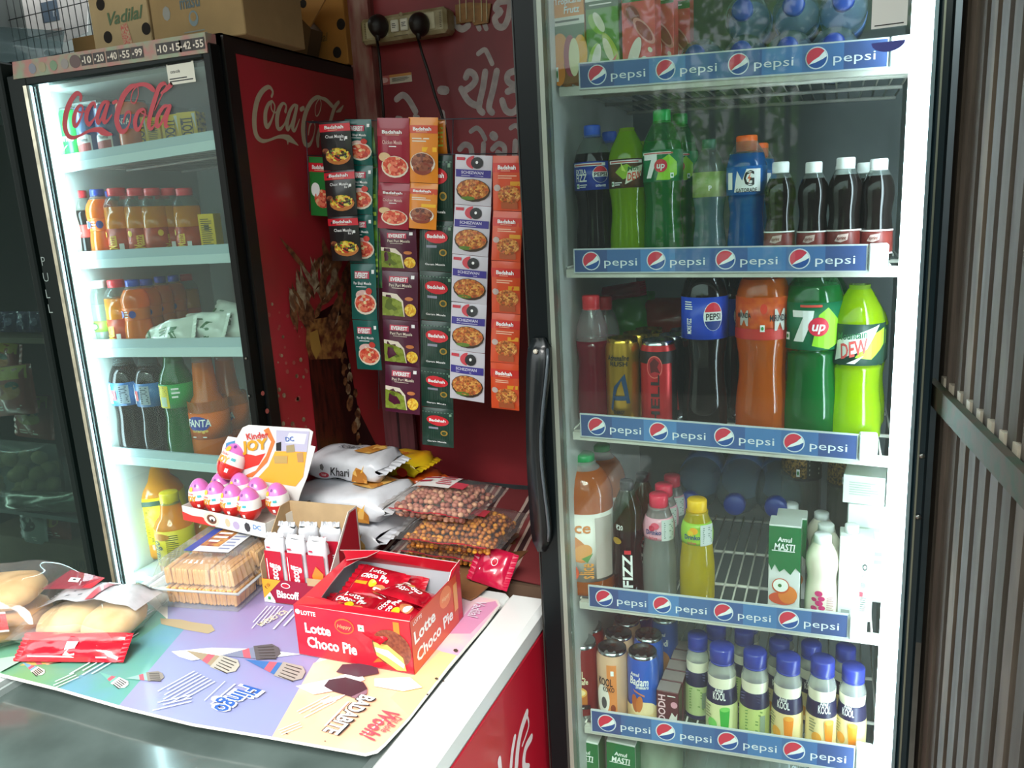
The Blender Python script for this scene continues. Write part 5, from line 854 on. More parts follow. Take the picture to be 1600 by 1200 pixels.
for i, (px, py, c, a_, lab) in enumerate(((52, 815, '8f948c', ('5a625c', '2c3430', '9a9a90'), 'grey and white snack bag under the silver shelf'), (88, 808, '8a3a30', ('a89a2c', 'a8862c', 'b8b0a0'), 'red and yellow snack bag under the silver shelf'))):
    p = at(px, py, 'Y', 1.50 + .03 * i); bag('snack_bag', .09, .14, .04, mat(c, .35, coat=.3), lab, 'snack bag', gs, (p.x, p.y, p.z), (R_(84), 0, 0), chip(*a_), seed=50 + i)
for i in range(5):
    p = at(-6 + i * 20, 482, 'Y', 1.56); bag('sweet_packet', .05, .06, .025, mat('4a3a78', .3, coat=.3, var=.3, vs=60), ('purple sweet packet, first at the photo edge', 'purple sweet packet, second from the photo edge', 'purple sweet packet, third from the photo edge', 'purple sweet packet, fourth from the photo edge', 'purple sweet packet nearest the cooler frame')[i], 'packet', 'purple sweet packets', (p.x, 1.56, NS1 + .036), (R_(80), 0, R_(10 * (i % 2))), lambda mb, S, w, h: mb.ell(S, 0, 0, w * .25, h * .2, mat('8a84a8'), .0008), seed=60 + i)
# bag of round puffed puris
t = thing('puri_bag', 'clear bag of round puffed puris on the silver shelf', 'snack bag', (at(15, 700, 'Y', 1.52).x, 1.53, NS2)); mb = MB(); rr = random.Random(5); mP = mat('d0b884', .6, var=.25, vs=50)
for k in range(26):
    x, y, z = rr.uniform(-.15, .15), rr.uniform(-.03, .05), .022 + .038 * (k % 4) + rr.uniform(-.006, .006); x *= 1 - z * 2; Mx = Matrix.Translation((x, y, z)) @ Matrix.Rotation(rr.uniform(0, 3), 4, 'X'); b_ = MB(); b_.lathe([(0, -.02), (.016, -.016), (.024, -.004), (.024, .006), (.014, .018), (0, .021)], mP, 10, M=Mx); link('puri', b_.mesh(), t)
b_ = bag('film', .36, .20, .12, clear('dfe4dc', haze=.10, rough=.1), 'x', 'x', None, (0, 0, 0), (0, 0, 0), seed=8, crimp=False); me = b_.data; bpy.data.objects.remove(b_); o = link('film', me, t, (0, .0, .09), (R_(86), 0, 0))
t = bag('silver_bag', .32, .06, .07, mat('7f8878', .25, metal=.5, coat=.3, var=.4, vs=40, bump=.4), 'long crumpled silver pouch along the middle shelf of the dark cooler', 'bag', None, (at(60, 762, 'Y', 1.47).x, 1.475, NS2 + .034), (R_(85), R_(-4), 0), seed=70, wr=.008)
# dark cardboard carton on the cooler floor
t = thing('cardboard_carton', 'dark printed cardboard carton on the floor of the dark cooler', 'box', (-2.12, 1.56, .40)); mb = MB(); zc = at(90, 850, 'Y', 1.49).z - .40
mb.rbox(-.34, .22, -.07, .24, 0, zc, mat('6d5a40', .8, var=.2, vs=12), .003); f = FRONT(-.07, 0); mb.text(f, '(001)', .10, zc * .72, .028, mat('2a2218'), d=.001, ang=0); link('box', mb.mesh(), t)
# ================================================================ sachet strips hanging from the wire rack
RY = 1.60                                        # plane of the hanging sachets
rack = thing('wire_rack', 'thin grey wire rack carrying the hanging sachet strips', 'rack'); WM = mat('4a4e58', .4, metal=.6)
def rk(p, q, r=.0012, y=RY + .012): mb = MB(); a, b = at(*p, 'Y', y), at(*q, 'Y', y); mb.tube([a, b], r, WM, 5); link('wire', mb.mesh(), rack)
rk((478, 190), (818, 184)); rk((480, 243), (818, 240)); rk((590, 186), (592, 640)); rk((708, 186), (706, 300)); rk((478, 190), (484, 330)); rk((656, 240), (658, 690), .0009)
for p in ((482, 191), (812, 185)): a = at(*p, 'Y', RY + .012); mb = MB(); mb.tube([a, (a.x, WY - .001, a.z + .01)], .0016, WM, 5); link('bracket', mb.mesh(), rack)
FCH = food(['e8c22c', 'c83c28', '3a2418', 'd88a30', 'f0d860', '6a8a2c'], 220); FRED = food(['d8563c', 'e87a5c', 'c03a2c', 'e8b080', 'd84a34'], 160); FNOO = food(['c8803a', 'a85a28', 'd8a050', 'b8702c', '8a4a20', 'c05a2c'], 260); FGR = food(['7a8a28', '8a9a3a', '5a6a1c'], 90); FYEL = food(['e8b830', 'd89a28', 'f0d058'], 200); FBR = food(['7a3a24', '8a4a30', '5a2a1c', 'a06040'], 150)
CRM = mat('e8dcc8', .4)
def banner(mb, S, w, h, y0, y1, c='d01c2c', t='Badshah', tc=WT, wf=.62): mb.quad(S, -w / 2, w / 2, y0 * h, y1 * h, mat(c, .35), .0007, 4); mb.text(S, t, 0, (y0 + y1) / 2 * h + .001, (y1 - y0) * h * .42, tc, w=w * wf, d=.0018, bold=.03); mb.lines(S, -w * .2, w * .22, (y0 + (y1 - y0) * .12) * h, (y0 + (y1 - y0) * .24) * h, 1, mat('f0c8a0'), .0014)
def a_chaat(mb, S, w, h): banner(mb, S, w, h, .30, .46); mb.text(S, 'Chaat Masala', 0, .20 * h, h * .065, WT, w=w * .6, d=.0012); mb.text(S, 'Rs 5', .02, .13 * h, h * .05, WT, d=.0012); mb.quad(S, w * .32, w * .4, .13 * h, .19 * h, WT, .001); mb.ell(S, w * .05, -.22 * h, w * .40, h * .17, mat('c87838'), .0008); mb.ell(S, w * .05, -.18 * h, w * .38, h * .14, FCH, .0014); mb.ell(S, -w * .34, -.10 * h, w * .12, h * .06, FBR, .0012)
def a_pav(mb, S, w, h): mb.text(S, 'EVEREST', -w * .02, .30 * h, h * .09, WT, w=w * .5, d=.002, bold=.04); mb.quad(S, -w * .3, w * .27, .24 * h, .37 * h, mat('c8485c'), .001); mb.text(S, 'Pav Bhaji Masala', 0, .16 * h, h * .05, WT, w=w * .68, d=.0012); mb.lines(S, -w * .25, w * .2, .08 * h, .11 * h, 1, WT); mb.quad(S, w * .36, w * .45, .33 * h, .40 * h, WT, .001); mb.ell(S, w * .08, -.20 * h, w * .42, h * .20, CRM, .0007); mb.ell(S, w * .02, -.06 * h, w * .30, h * .10, mat('e0b8b0'), .0009); mb.ell(S, w * .08, -.20 * h, w * .38, h * .16, FRED, .0013); mb.ell(S, w * .10, -.18 * h, w * .06, h * .03, mat('f0dca0'), .0018); mb.ell(S, w * .25, .02 * h, w * .12, h * .06, mat('c83c30'), .0013)
def a_chk(mb, S, w, h): banner(mb, S, w, h, .22, .34, '9c1c30'); mb.text(S, 'Chicken Masala', 0, .13 * h, h * .06, mat('e8c0b8'), w=w * .62, d=.0012); mb.lines(S, -w * .1, w * .2, .05 * h, .08 * h, 1, WT); mb.ell(S, w * .06, -.25 * h, w * .42, h * .17, CRM, .0008); mb.ell(S, w * .06, -.24 * h, w * .38, h * .15, FRED, .0012); mb.ell(S, -w * .25, -.1 * h, w * .2, h * .07, mat('e0c090'), .001)
def a_meat(mb, S, w, h): banner(mb, S, w, h, .26, .38, 'd04a2c'); mb.lines(S, -w * .35, w * .3, .12 * h, .2 * h, 2, CRM); mb.quad(S, 0, w * .48, -.02 * h, .05 * h, mat('f0b81c'), .001); mb.ell(S, 0, -.20 * h, w * .43, h * .17, CRM, .0008); mb.ell(S, 0, -.18 * h, w * .39, h * .14, FBR, .0013); mb.ell(S, 0, -.28 * h, w * .32, h * .10, mat('8a3a28'), .0011)
def a_pani(mb, S, w, h): mb.quad(S, -w * .28, w * .26, .28 * h, .40 * h, mat('c8485c'), .001); mb.text(S, 'EVEREST', 0, .34 * h, h * .075, WT, w=w * .46, d=.002, bold=.04); mb.text(S, 'Pani Puri Masala', w * .04, .22 * h, h * .06, CRM, w=w * .62, d=.0012); mb.lines(S, -w * .2, w * .2, .15 * h, .17 * h, 1, CRM); mb.quad(S, w * .33, w * .42, .36 * h, .43 * h, WT, .001); mb.poly(S, [(-w * .48, -.42 * h), (w * .16, -.42 * h), (w * .12, -.1 * h), (-w * .05, .04 * h), (-w * .48, .06 * h)], CRM, .0008); mb.poly(S, [(-w * .48, -.42 * h), (w * .14, -.42 * h), (w * .08, -.12 * h), (-w * .1, -.06 * h), (-w * .48, -.02 * h)], FGR, .0013); mb.ell(S, w * .32, -.28 * h, w * .15, h * .13, FYEL, .0012); mb.ell(S, w * .28, -.05 * h, w * .11, h * .04, mat('c87840'), .0012)
def a_green(mb, S, w, h):
    for i in range(14): x = -w * .46 + w * .92 * i / 13; mb.quad(S, x, x + w * .012, -.30 * h, .34 * h, mat('2c4a38'), .0006)
    for i in range(10): mb.ell(S, -w * .45 + w * .9 * i / 9, .40 * h, w * .035, h * .012, mat('5a7a68'), .0008, 6)
    mb.ell(S, w * .03, .19 * h, w * .35, h * .13, mat('c81c28'), .0012, rot=-.08); mb.text(S, 'Badshah', w * .03, .20 * h, h * .07, WT, w=w * .52, d=.0022, bold=.03); mb.quad(S, -w * .25, w * .06, -.03 * h, .02 * h, mat('8a8a98'), .0012); mb.ell(S, w * .24, -.12 * h, w * .11, h * .07, mat('a8842c'), .0012); mb.ell(S, w * .24, -.12 * h, w * .07, h * .045, mat('3a4a28'), .0018); mb.text(S, 'Garam Masala', 0, -.36 * h, h * .04, WT, w=w * .6, d=.0012); mb.quad(S, w * .38, w * .45, .32 * h, .38 * h, mat('7a9a80'), .001)
def a_schez(mb, S, w, h): mb.ell(S, w * .06, .36 * h, w * .24, h * .13, mat('c83c48'), .0008, a0=100, a1=260); mb.ell(S, w * .12, .35 * h, w * .16, h * .115, mat('1c1c1e'), .0012); mb.ell(S, w * .12, .36 * h, w * .035, h * .03, WT, .0018); mb.quad(S, -w * .45, -w * .22, .39 * h, .45 * h, mat('c03040'), .0009); mb.quad(S, -w * .46, w * .48, .06 * h, .21 * h, mat('3a3088'), .001, 4); mb.text(S, 'SCHEZWAN', 0, .155 * h, h * .055, mat('c8c4dc'), w=w * .6, d=.0018, bold=.03); mb.lines(S, -w * .3, w * .3, .075 * h, .105 * h, 1, mat('b8b4cc'), .0016); mb.ell(S, w * .02, -.20 * h, w * .46, h * .23, mat('3a2a1c'), .0008); mb.ell(S, w * .02, -.18 * h, w * .43, h * .20, FNOO, .0013); mb.ell(S, -w * .1, -.36 * h, w * .2, h * .04, mat('5a7a2c'), .0014)
def a_orn(mb, S, w, h): banner(mb, S, w, h, .20, .37, 'c82c20', wf=.6); mb.lines(S, -w * .3, w * .32, .08 * h, .16 * h, 2, mat('e8b898')); mb.quad(S, w * .12, w * .48, -.04 * h, .04 * h, mat('d8981c'), .001); mb.ell(S, w * .08, -.20 * h, w * .38, h * .17, FNOO, .0012); mb.ell(S, -w * .33, -.08 * h, w * .12, h * .06, mat('b8a8a0'), .001); mb.quad(S, -w * .2, w * .35, -.46 * h, -.34 * h, mat('a8542c'), .001)
def a_lime(mb, S, w, h): mb.lines(S, -w * .3, w * .3, -.3 * h, .3 * h, 5, mat('a8c84a'))
def strip(px0, px1, ys, xs, mt, art, label, rz=0, dy=0, w_px=None, group='sachet strips on the wire rack', d=.010):
    """one strip: sachets joined end to end; ys = pixel heights of the joints, xs = pixel centres there"""
    a = at(xs[0], ys[0], 'Y', RY + dy); t = thing('sachet_strip', label, 'sachet strip', a, group, None); W_ = at(px1, ys[0], 'Y', RY).x - at(px0, ys[0], 'Y', RY).x
    wz = []; protoM = {}
    for i in range(len(ys) - 1):
        p, q = at(xs[i], ys[i], 'Y', RY + dy), at(xs[i + 1], ys[i + 1], 'Y', RY + dy); h = (p - q).length * .992; mid = (p + q) / 2 - a
        b_ = bag('s', W_, h, d, mt, 'x', 'x', None, art=art, seed=i * 7 + len(label), wr=.0012, nx=8, ny=8, crimp=False); me = b_.data; bpy.data.objects.remove(b_)
        o = link('sachet', me, t, mid, (R_(90 + (-3 if i % 2 else 2)), -math.atan2((q - p).x, -(q - p).z) if False else math.atan2(-(q - p).x, -(q - p).z), rz))
    return t
G = mat
mt_g = mat('1f7a34', .32, coat=.3); strip(482, 518, (245, 338), (501, 503), mt_g, lambda mb, S, w, h: (banner(mb, S, w, h, .25, .40), mb.ell(S, w * .1, -.2 * h, w * .35, h * .16, FRED, .001), mb.ell(S, -w * .2, -.05 * h, w * .2, h * .12, WT, .0009)), 'single green sachet peeking out behind the black sachets', dy=.012)
strip(574, 594, (200, 262, 378, 450), (574, 580, 587, 590), mat('6a9a28', .32, coat=.3, c2='1f5a3c', var=.3, vs=20), a_lime, 'light green sachet strip half hidden behind the teal one', dy=.02)
strip(548, 590, (186, 258, 335, 412, 500, 578), (560, 561, 563, 566, 571, 577), mat('0f5a52', .32, coat=.3), a_pav, 'teal sachet strip printed with a bowl of red curry', dy=.008)
strip(502, 548, (190, 266, 338, 408), (523, 529, 536, 542), mat('1e1a1a', .3, coat=.3), a_chaat, 'black sachet strip with red top bands and bowls of chaat', dy=-.012, rz=R_(4))
strip(684, 700, (186, 242), (688, 691), mat('d8801c', .25, coat=.5), a_lime, 'crumpled shiny orange sachet behind the amber strip', dy=.02)
strip(595, 652, (357, 424, 500, 572, 645), (622, 624, 626, 628, 630), mat('4e1430', .32, coat=.3), a_pani, 'plum sachet strip printed with green chutney glasses', dy=.008)
strip(592, 642, (184, 286, 358), (615, 615, 615), mat('9a1530', .32, coat=.3), a_chk, 'crimson sachet strip printed with a red chicken curry bowl', dy=-.008)
strip(638, 684, (183, 286, 358), (662, 661, 660), mat('e0861c', .32, coat=.3), a_meat, 'amber orange sachet strip printed with a brown curry bowl', dy=-.006)
strip(654, 708, (242, 345, 424, 502, 575, 638, 697), (681, 681, 682, 682, 683, 683, 685), mat('14352a', .32, coat=.3), a_green, 'long dark green striped sachet strip with red oval emblems', dy=.010)
strip(710, 768, (242, 321, 399, 474, 549, 626), (741, 738, 735, 732, 731, 729), mat('c8c4cc', .35, coat=.2), a_schez, 'white sachet strip with bowls of noodles and purple bands', dy=0)
strip(769, 816, (243, 330, 408, 490, 567, 640), (794, 793, 791, 790, 789, 789), mat('d0481a', .34, coat=.2), a_orn, 'bright orange sachet strip next to the tall black cooler', dy=0)
# ================================================================ socket board with two plugs
t = thing('socket_board', 'yellowed plastic socket board with two switches, high on the red partition', 'socket'); y0 = WY - .055
a, b = at(564, 70, 'Y', y0), at(695, 8, 'Y', y0); IV = mat('b8aa86', .45, var=.25, vs=25, c2='8f7f58'); mb = MB(); mb.rbox(a.x, b.x, y0, WY - .0005, a.z, b.z, IV, .008)
link('box', mb.mesh(), t); f = Pl((a.x, y0, a.z), (1, 0, 0), (0, 0, 1)); W_, H_ = b.x - a.x, b.z - a.z
for u in (.08, .62): mb = MB(); mb.rbox(a.x + W_ * u, a.x + W_ * (u + .26), y0 - .003, y0, a.z + H_ * .18, a.z + H_ * .82, mat('c2b694', .4), .002); link('socket_plate', mb.mesh(), t)
for u in (.38, .49): mb = MB(); mb.rbox(a.x + W_ * u, a.x + W_ * (u + .09), y0 - .006, y0, a.z + H_ * .28, a.z + H_ * .75, mat('dcd6c4', .35), .002); mb.lines(f, W_ * (u + .02), W_ * (u + .07), H_ * .42, H_ * .62, 3, INK, .0066); link('switch', mb.mesh(), t)
mb = MB()
for u in (.06, .93): mb.lines(f, W_ * u, W_ * u + .006, H_ * .2, H_ * .8, 9, mat('5a4c34'), .0006)
mb.lines(f, W_ * .4, W_ * .58, H_ * .1, H_ * .16, 1, mat('5a4c34'), .0006); mb.ell(f, W_ * .5, H_ * .93, .005, .005, mat('6a5a40', .3, metal=.6), .001); link('print', mb.mesh(), t)
for (cx, cy), path, lab in (((589, 40), ((589, 62), (593, 90), (596, 130), (599, 170), (600, 200)), 'black plug with short cable hanging straight down'), ((653, 37), ((653, 60), (660, 85), (670, 115), (680, 150), (689, 175), (697, 205), (702, 240), (704, 262)), 'black plug with long cable slanting behind the sachets')):
    t2 = thing('power_plug', lab, 'plug', None or (0, 0, 0), 'plugs on the socket board'); c = at(cx, cy, 'Y', y0 - .02); PB2 = mat('1c1512', .5)
    mb = MB(); Mx = Matrix.Translation((c.x, y0 - .0035, c.z)) @ Matrix.Rotation(R_(90), 4, 'X') @ Matrix.Scale(1.15, 4, (0, 1, 0)); mb.lathe([(.024, 0), (.0245, .012), (.020, .026), (.015, .036), (.0, .040)], PB2, 18, M=Mx); link('plug_body', mb.mesh(), t2)
    mb = MB(); p0 = Vector((c.x, y0 - .02, c.z - .012)); pts = [p0, p0 + Vector((0, -.002, -.022))] + [at(x, y, 'Y', y0 - .012 + .006 * i) for i, (x, y) in enumerate(path)]; mb.tube(pts[:3], [.008, .006, .0038], PB2, 8); link('strain_relief', mb.mesh(), t2); mb = MB(); mb.tube(pts[1:], .0036, PB2, 8); link('cable', mb.mesh(), t2)
# ================================================================ boxes on top of the red-sided cooler
BZ = CT
def boxthing(name, label, FLpx, FRpx, Y, z0, H, D, m, arts=None, group=None, rz=None, flaps=False):
    a, b = at(*FLpx, 'Y', Y), at(*FRpx, 'Y', Y); w_ = b.x - a.x; t = thing(name, label, 'box', (a.x, Y, z0), group, (0, 0, rz or 0)); mb = MB(); mb.rbox(0, w_, 0, D, 0, H, m, .002); 
    if arts: arts(mb, FRONT(0, 0), w_, H)
    link('carton', mb.mesh(), t); return t, w_
CB1 = mat('b39a72', .85, var=.12, vs=14); CB2 = mat('a08358', .85, var=.12, vs=14); CB3 = mat('a5702c', .8, var=.15, vs=14); HOLE = mat('1a120c', .9)
def vad(mb, f, w, h):
    for u, v in ((.22, .72), (.92, .80), (.26, .28), (.93, .30)): mb.ell(f, w * u, h * v, .013, .013, HOLE, .0008)
    mb.text(f, 'Vadilal', w * .62, h * .52, .026, mat('3c5a2c'), w=w * .62, d=.001, bold=.02, shear=.35, ang=.03); mb.poly(f, [(w * .5, h * .40), (w * .62, h * .42), (w * .68, h * .1), (w * .52, h * .02)], mat('b83c30', var=.5, vs=200, c2='b39a72'), .0008)
boxthing('cardboard_box', 'tan cardboard box with round holes and green script, on the black cooler', (146, 60), (236, 50), 1.45, BZ, .16, .25, CB1, vad, 'boxes on the cooler')
def mast(mb, f, w, h): mb.text(f, 'masti', w * .45, h * .52, .026, mat('4a5a5c'), w=.055, d=.001, bold=.02); mb.ell(f, w * .47, h * .30, .013, .016, mat('6a7a7c'), .0008); mb.ell(f, w * .47, h * .32, .008, .009, CB2, .0012); mb.ell(f, w * .18, h * .42, .011, .015, mat('8a8880'), .0008, 8); mb.lines(f, w * .68, w * .92, h * .50, h * .62, 2, mat('6a6a60'), .0008); mb.lines(f, w * .35, w * .6, h * .08, h * .16, 2, mat('7a7868'), .0008)
t, w_ = boxthing('cardboard_box', 'wide brown cardboard carton with grey emblem, at the cooler corner', (238, 40), (381, 24), 1.44, BZ, .16, .205, CB2, mast, 'boxes on the cooler')
# its open flap lies over the red side; a lifted flap box and an orange box behind
t = thing('cardboard_box', 'orange-brown cardboard box with two holes behind the open flap', 'box', (0, 0, 0), 'boxes on the cooler'); a = at(478, 98, 'Y', 1.87); b = at(545, 100, 'Y', 1.87); mb = MB(); mb.rbox(a.x - .07, b.x, 1.87, 1.915, BZ + .002, BZ + .17, CB3, .002); f = Pl((0, 1.87, 0), (1, 0, 0), (0, 0, 1))
for px, py in ((533, 38), (527, 82)): p = at(px, py, 'Y', 1.87); mb.ell(f, p.x, p.z, .013, .014, HOLE, .001)
p = at(498, 60, 'Y', 1.87); mb.text(f, 'Vadilal', p.x, p.z, .020, mat('5a4a1c'), w=.06, d=.001, shear=.3, ang=.05); link('carton', mb.mesh(), t)
t = thing('cardboard_box', 'tilted open cardboard box with a hole in its lifted flap', 'box', (0, 0, 0), 'boxes on the cooler'); mb = MB(); m_ = mat('5a452c', .9); qs = [at(x, y, 'Y', 1.80) for x, y in ((446, 0), (446, 70), (478, 95), (486, 45))]; mb.add(qs + [q + Vector((.0, .05, 0)) for q in qs], [(0, 1, 2, 3), (7, 6, 5, 4), (0, 4, 5, 1), (1, 5, 6, 2), (2, 6, 7, 3), (3, 7, 4, 0)], m_); link('inside_panel', mb.mesh(), t)
mb = MB(); qs = [at(x, y, 'Y', 1.78) for x, y in ((450, 8), (484, 42), (512, -8), (455, -14))]; mb.add(qs + [q + Vector((.0, .005, 0)) for q in qs], [(0, 1, 2, 3), (7, 6, 5, 4), (0, 4, 5, 1), (1, 5, 6, 2), (2, 6, 7, 3), (3, 7, 4, 0)], mat('a5763c', .8)); p = at(474, 6, 'Y', 1.78); mb.ell(Pl((0, 1.78, 0), (1, 0, 0), (0, 0, 1)), p.x, p.z, .010, .010, HOLE, .001); link('flap', mb.mesh(), t)
t = thing('cardboard_box', 'small dark brown cardboard box behind the box with holes', 'box', (-1.80, 1.56, BZ), 'boxes on the cooler'); mb = MB(); mb.rbox(0, .10, 0, .2, 0, .09, mat('8a683c', .85), .002); link('carton', mb.mesh(), t)
# mesh grille and white notice beyond the coolers, drooping plastic sheet
t = thing('mesh_grille', 'black wire mesh grille above the dark cooler', 'grille', (0, 0, 0)); gm = mat('1c1f22', .5)
for i in range(17): a = at(-20 + i * 10.5, 0, 'Y', 2.25); mb = MB(); mb.tube([(a.x, 2.25, 1.92), (a.x - .01, 2.25, 2.6)], .0018, gm, 5); link('bar', mb.mesh(), t)
for i in range(7): z = 2.06 + i * .075; mb = MB(); mb.tube([(at(-20, 0, 'Y', 2.25).x, 2.25, z), (at(150, 0, 'Y', 2.25).x, 2.25, z + .01)], .0018, gm, 5); link('bar', mb.mesh(), t)
t = thing('paper_notice', 'white printed notice sheet hanging behind the wire mesh', 'notice', (0, 0, 0)); mb = MB(); qs = [at(x, y, 'Y', 2.32) for x, y in ((-60, 44), (0, 46), (60, 60), (100, 66), (136, 50), (138, -30), (-60, -30))]; mb.add(qs + [q + Vector((0, .004, 0)) for q in qs], [tuple(range(7)), tuple(reversed(range(7, 14)))] + [(i, i + 7, (i + 1) % 7 + 7, (i + 1) % 7) for i in range(7)], mat('d4d2d2', .7)); f = Pl((0, 2.32, 0), (1, 0, 0), (0, 0, 1))
p = at(80, 20, 'Y', 2.32); mb.quad(f, p.x - .05, p.x + .04, p.z - .03, p.z + .04, mat('5a6a7c'), .001); mb.text(f, 'n', p.x + .02, p.z, .03, mat('b8c0c8'), d=.002); p = at(82, 48, 'Y', 2.32); mb.quad(f, p.x - .04, p.x + .05, p.z - .02, p.z + .005, mat('a89a98'), .001); link('sheet', mb.mesh(), t)
t = bag('plastic_sheet', .50, .12, .04, clear('d8e2e4', haze=.14, rough=.12, hcol='8a9ca2'), 'drooping clear plastic sheet over the dark cooler corner', 'plastic sheet', None, (-2.02, 1.50, 1.965), (R_(78), R_(10), 0), seed=77, wr=.02, crimp=False)
# ================================================================ printed ice-cream sheet over the freezer lid
SZ = FT + .004
def sp_(x, y, z=SZ + .0032): return at(x, y, 'Z', z)
sheet = thing('printed_board', 'large printed cardboard ice cream sheet covering the freezer top', 'board', (0, 0, 0))
OUT = [(-70, 1032), (0, 1055), (90, 1077), (183, 1104), (300, 1132), (425, 1153), (520, 1170), (571, 1179), (590, 1174), (602, 1163), (640, 1122), (700, 1045), (760, 975), (782, 945), (778, 936), (757, 932), (600, 900), (420, 880), (215, 925), (0, 1003), (-70, 1010)]
mb = MB(); top = [sp_(*p, SZ + .003) for p in OUT]; n = len(top)
def bend(v):    # the free front edge droops a little
    return v
mb.add([bend(v) for v in top] + [bend(v) - Vector((0, 0, .003)) for v in top], [tuple(range(n)), tuple(reversed(range(n, 2 * n)))] + [(i, i + n, (i + 1) % n + n, (i + 1) % n) for i in range(n)], mat('dcd9d2', .6)); link('board', mb.mesh(), sheet)
mb = MB(); Z = [SZ + .0032]
def pp(pts, m): Z[0] += .00006; mb.add([sp_(x, y, Z[0]) for x, y in pts], [tuple(range(len(pts)))], m)
def ptext(t, A_, B_, h, m, bold=.02, shear=0, dz=.0004):
    a, b = sp_(*A_), sp_(*B_); u = (b - a); L = u.length; f = Pl(a + Vector((0, 0, Z[0] - SZ - .0032 + dz)), u, Vector((0, 0, 1)).cross(u)); mb.text(f, t, L / 2, 0, h, m, w=L, d=0, bold=bold, shear=shear)
def plines(A_, B_, wd, n_, m):
    a, b = sp_(*A_), sp_(*B_); u = b - a; f = Pl(a + Vector((0, 0, Z[0] - SZ - .003)), u, Vector((0, 0, 1)).cross(u)); mb.lines(f, 0, u.length, -wd / 2, wd / 2, n_, m, 0, .25)
TEALP = mat('5c9488', .42, var=.5, vs=5, c2='6a9868', coat=.1); BLP = mat('6394ac', .42, var=.5, vs=6, c2='5c988c', coat=.1); PUR = mat('9384b0', .42, var=.3, vs=4, c2='888eb6', coat=.1); ORP = mat('eeb896', .42, var=.4, vs=5, c2='f2ceb2', coat=.1); PKP = mat('e2b4d0', .42, var=.3, vs=8, c2='f0d4ca', coat=.1)
pp([(-70, 1034), (0, 1052), (92, 1075), (200, 1010), (262, 968), (215, 927), (0, 1005), (-70, 1012)], TEALP); pp([(92, 1075), (186, 1102), (292, 978), (262, 966), (200, 1010)], BLP)
pp([(292, 978), (186, 1102), (300, 1130), (425, 1151), (490, 1038), (620, 900), (420, 882), (262, 940), (262, 968)], PUR); pp([(490, 1036), (425, 1151), (520, 1168), (571, 1177), (588, 1172), (600, 1162), (640, 1119), (700, 1040), (715, 1022), (620, 1000)], ORP)
pp([(640, 1119), (700, 1040), (715, 1022), (690, 1015), (610, 1090)], mat('f0cf94', .42)); pp([(690, 1018), (715, 1024), (758, 973), (779, 945), (776, 938), (756, 934), (640, 915), (600, 980)], PKP); pp([(700, 990), (735, 990), (778, 946), (774, 939), (740, 945)], mat('d694b8', .42))
LW = mat('d8dce8', .5)
def cone(cx, cy, L, a_, c1, c2): # printed ice cream cone: tip, wrapper, frilled top
    c_, s_ = math.cos(a_), math.sin(a_); T = lambda u, v: (cx + u * c_ - v * s_, cy + (u * s_ + v * c_) * .62)
    pp([T(0, 0), T(L * .62, -L * .17), T(L * .62, L * .17)], c1); pp([T(L * .38, -L * .1), T(L * .5, -L * .14), T(L * .5, L * .14), T(L * .38, L * .1)], mat('c85a68', .5)); pp([T(L * .58, -L * .19), T(L * .9, -L * .21), T(L, -L * .1), T(L * 1.02, L * .08), T(L * .9, L * .2), T(L * .58, L * .19)], c2)
    for k in range(5): v = -L * .15 + k * L * .075; pp([T(L * .64, v), T(L * .92, v * 1.1 + 2), T(L * .92, v * 1.1 + 4.5), T(L * .66, v + 2)], mat('3a3230', .5))
cone(30, 1040, 70, -.35, mat('c8a058', .5), mat('d89878', .5)); cone(34, 1034, 45, .75, mat('6a9ab0', .5), mat('c8c4b8', .5)); cone(155, 1050, 55, .7, mat('6aa89a', .5), mat('d8dcd8', .5)); cone(195, 1060, 60, -.12, mat('8ab0a8', .5), mat('8a827a', .5))
pp([(268, 1018), (330, 1012), (400, 1014), (470, 1022), (420, 1028), (350, 1024), (300, 1032), (280, 1026)], WT); cone(290, 1016, 92, .52, mat('9a8a70', .5), mat('b0aca0', .5)); cone(345, 1024, 92, -.12, mat('7a8098', .5), mat('5a5458', .5)); cone(382, 1030, 100, .42, mat('3a6aa8', .5), mat('a09890', .5))
for pts in ([(462, 1072), (520, 1060), (560, 1046), (570, 1062), (530, 1078), (490, 1085)], [(500, 1095), (540, 1085), (530, 1092), (508, 1100)], [(585, 1060), (640, 1058), (660, 1074), (630, 1080), (585, 1072)]): pp(pts, WT)
DKC = mat('4a3440', .35); pp([(525, 1050), (535, 1038), (570, 1036), (590, 1044), (592, 1052), (560, 1058)], DKC); pp([(506, 1072), (514, 1062), (540, 1058), (568, 1066), (574, 1076), (560, 1085), (550, 1089), (520, 1080)], mat('3a2a34', .3)); pp([(548, 1089), (574, 1077), (573, 1084), (556, 1091)], mat('8a6a78', .4))
ptext('Flingo', (396, 1078), (346, 1116), .050, WT, .05); ptext('Flingo', (396, 1078), (346, 1116), .040, mat('2c5aa8', .5), .02, dz=.0009); plines((368, 1072), (330, 1104), .012, 1, LW); plines((352, 1068), (320, 1098), .006, 1, LW)
ptext('BADABITE', (576, 1092), (516, 1150), .028, INK, .06); ptext('BADABITE', (576, 1092), (516, 1150), .026, WT, .03, dz=.0009); plines((545, 1100), (508, 1138), .012, 1, LW); ptext('Wooh!', (612, 1116), (572, 1158), .030, mat('c8505c', .5), .03, .3); ptext('Dil Bole', (624, 1124), (600, 1148), .014, mat('c8505c', .5), .01, .2)
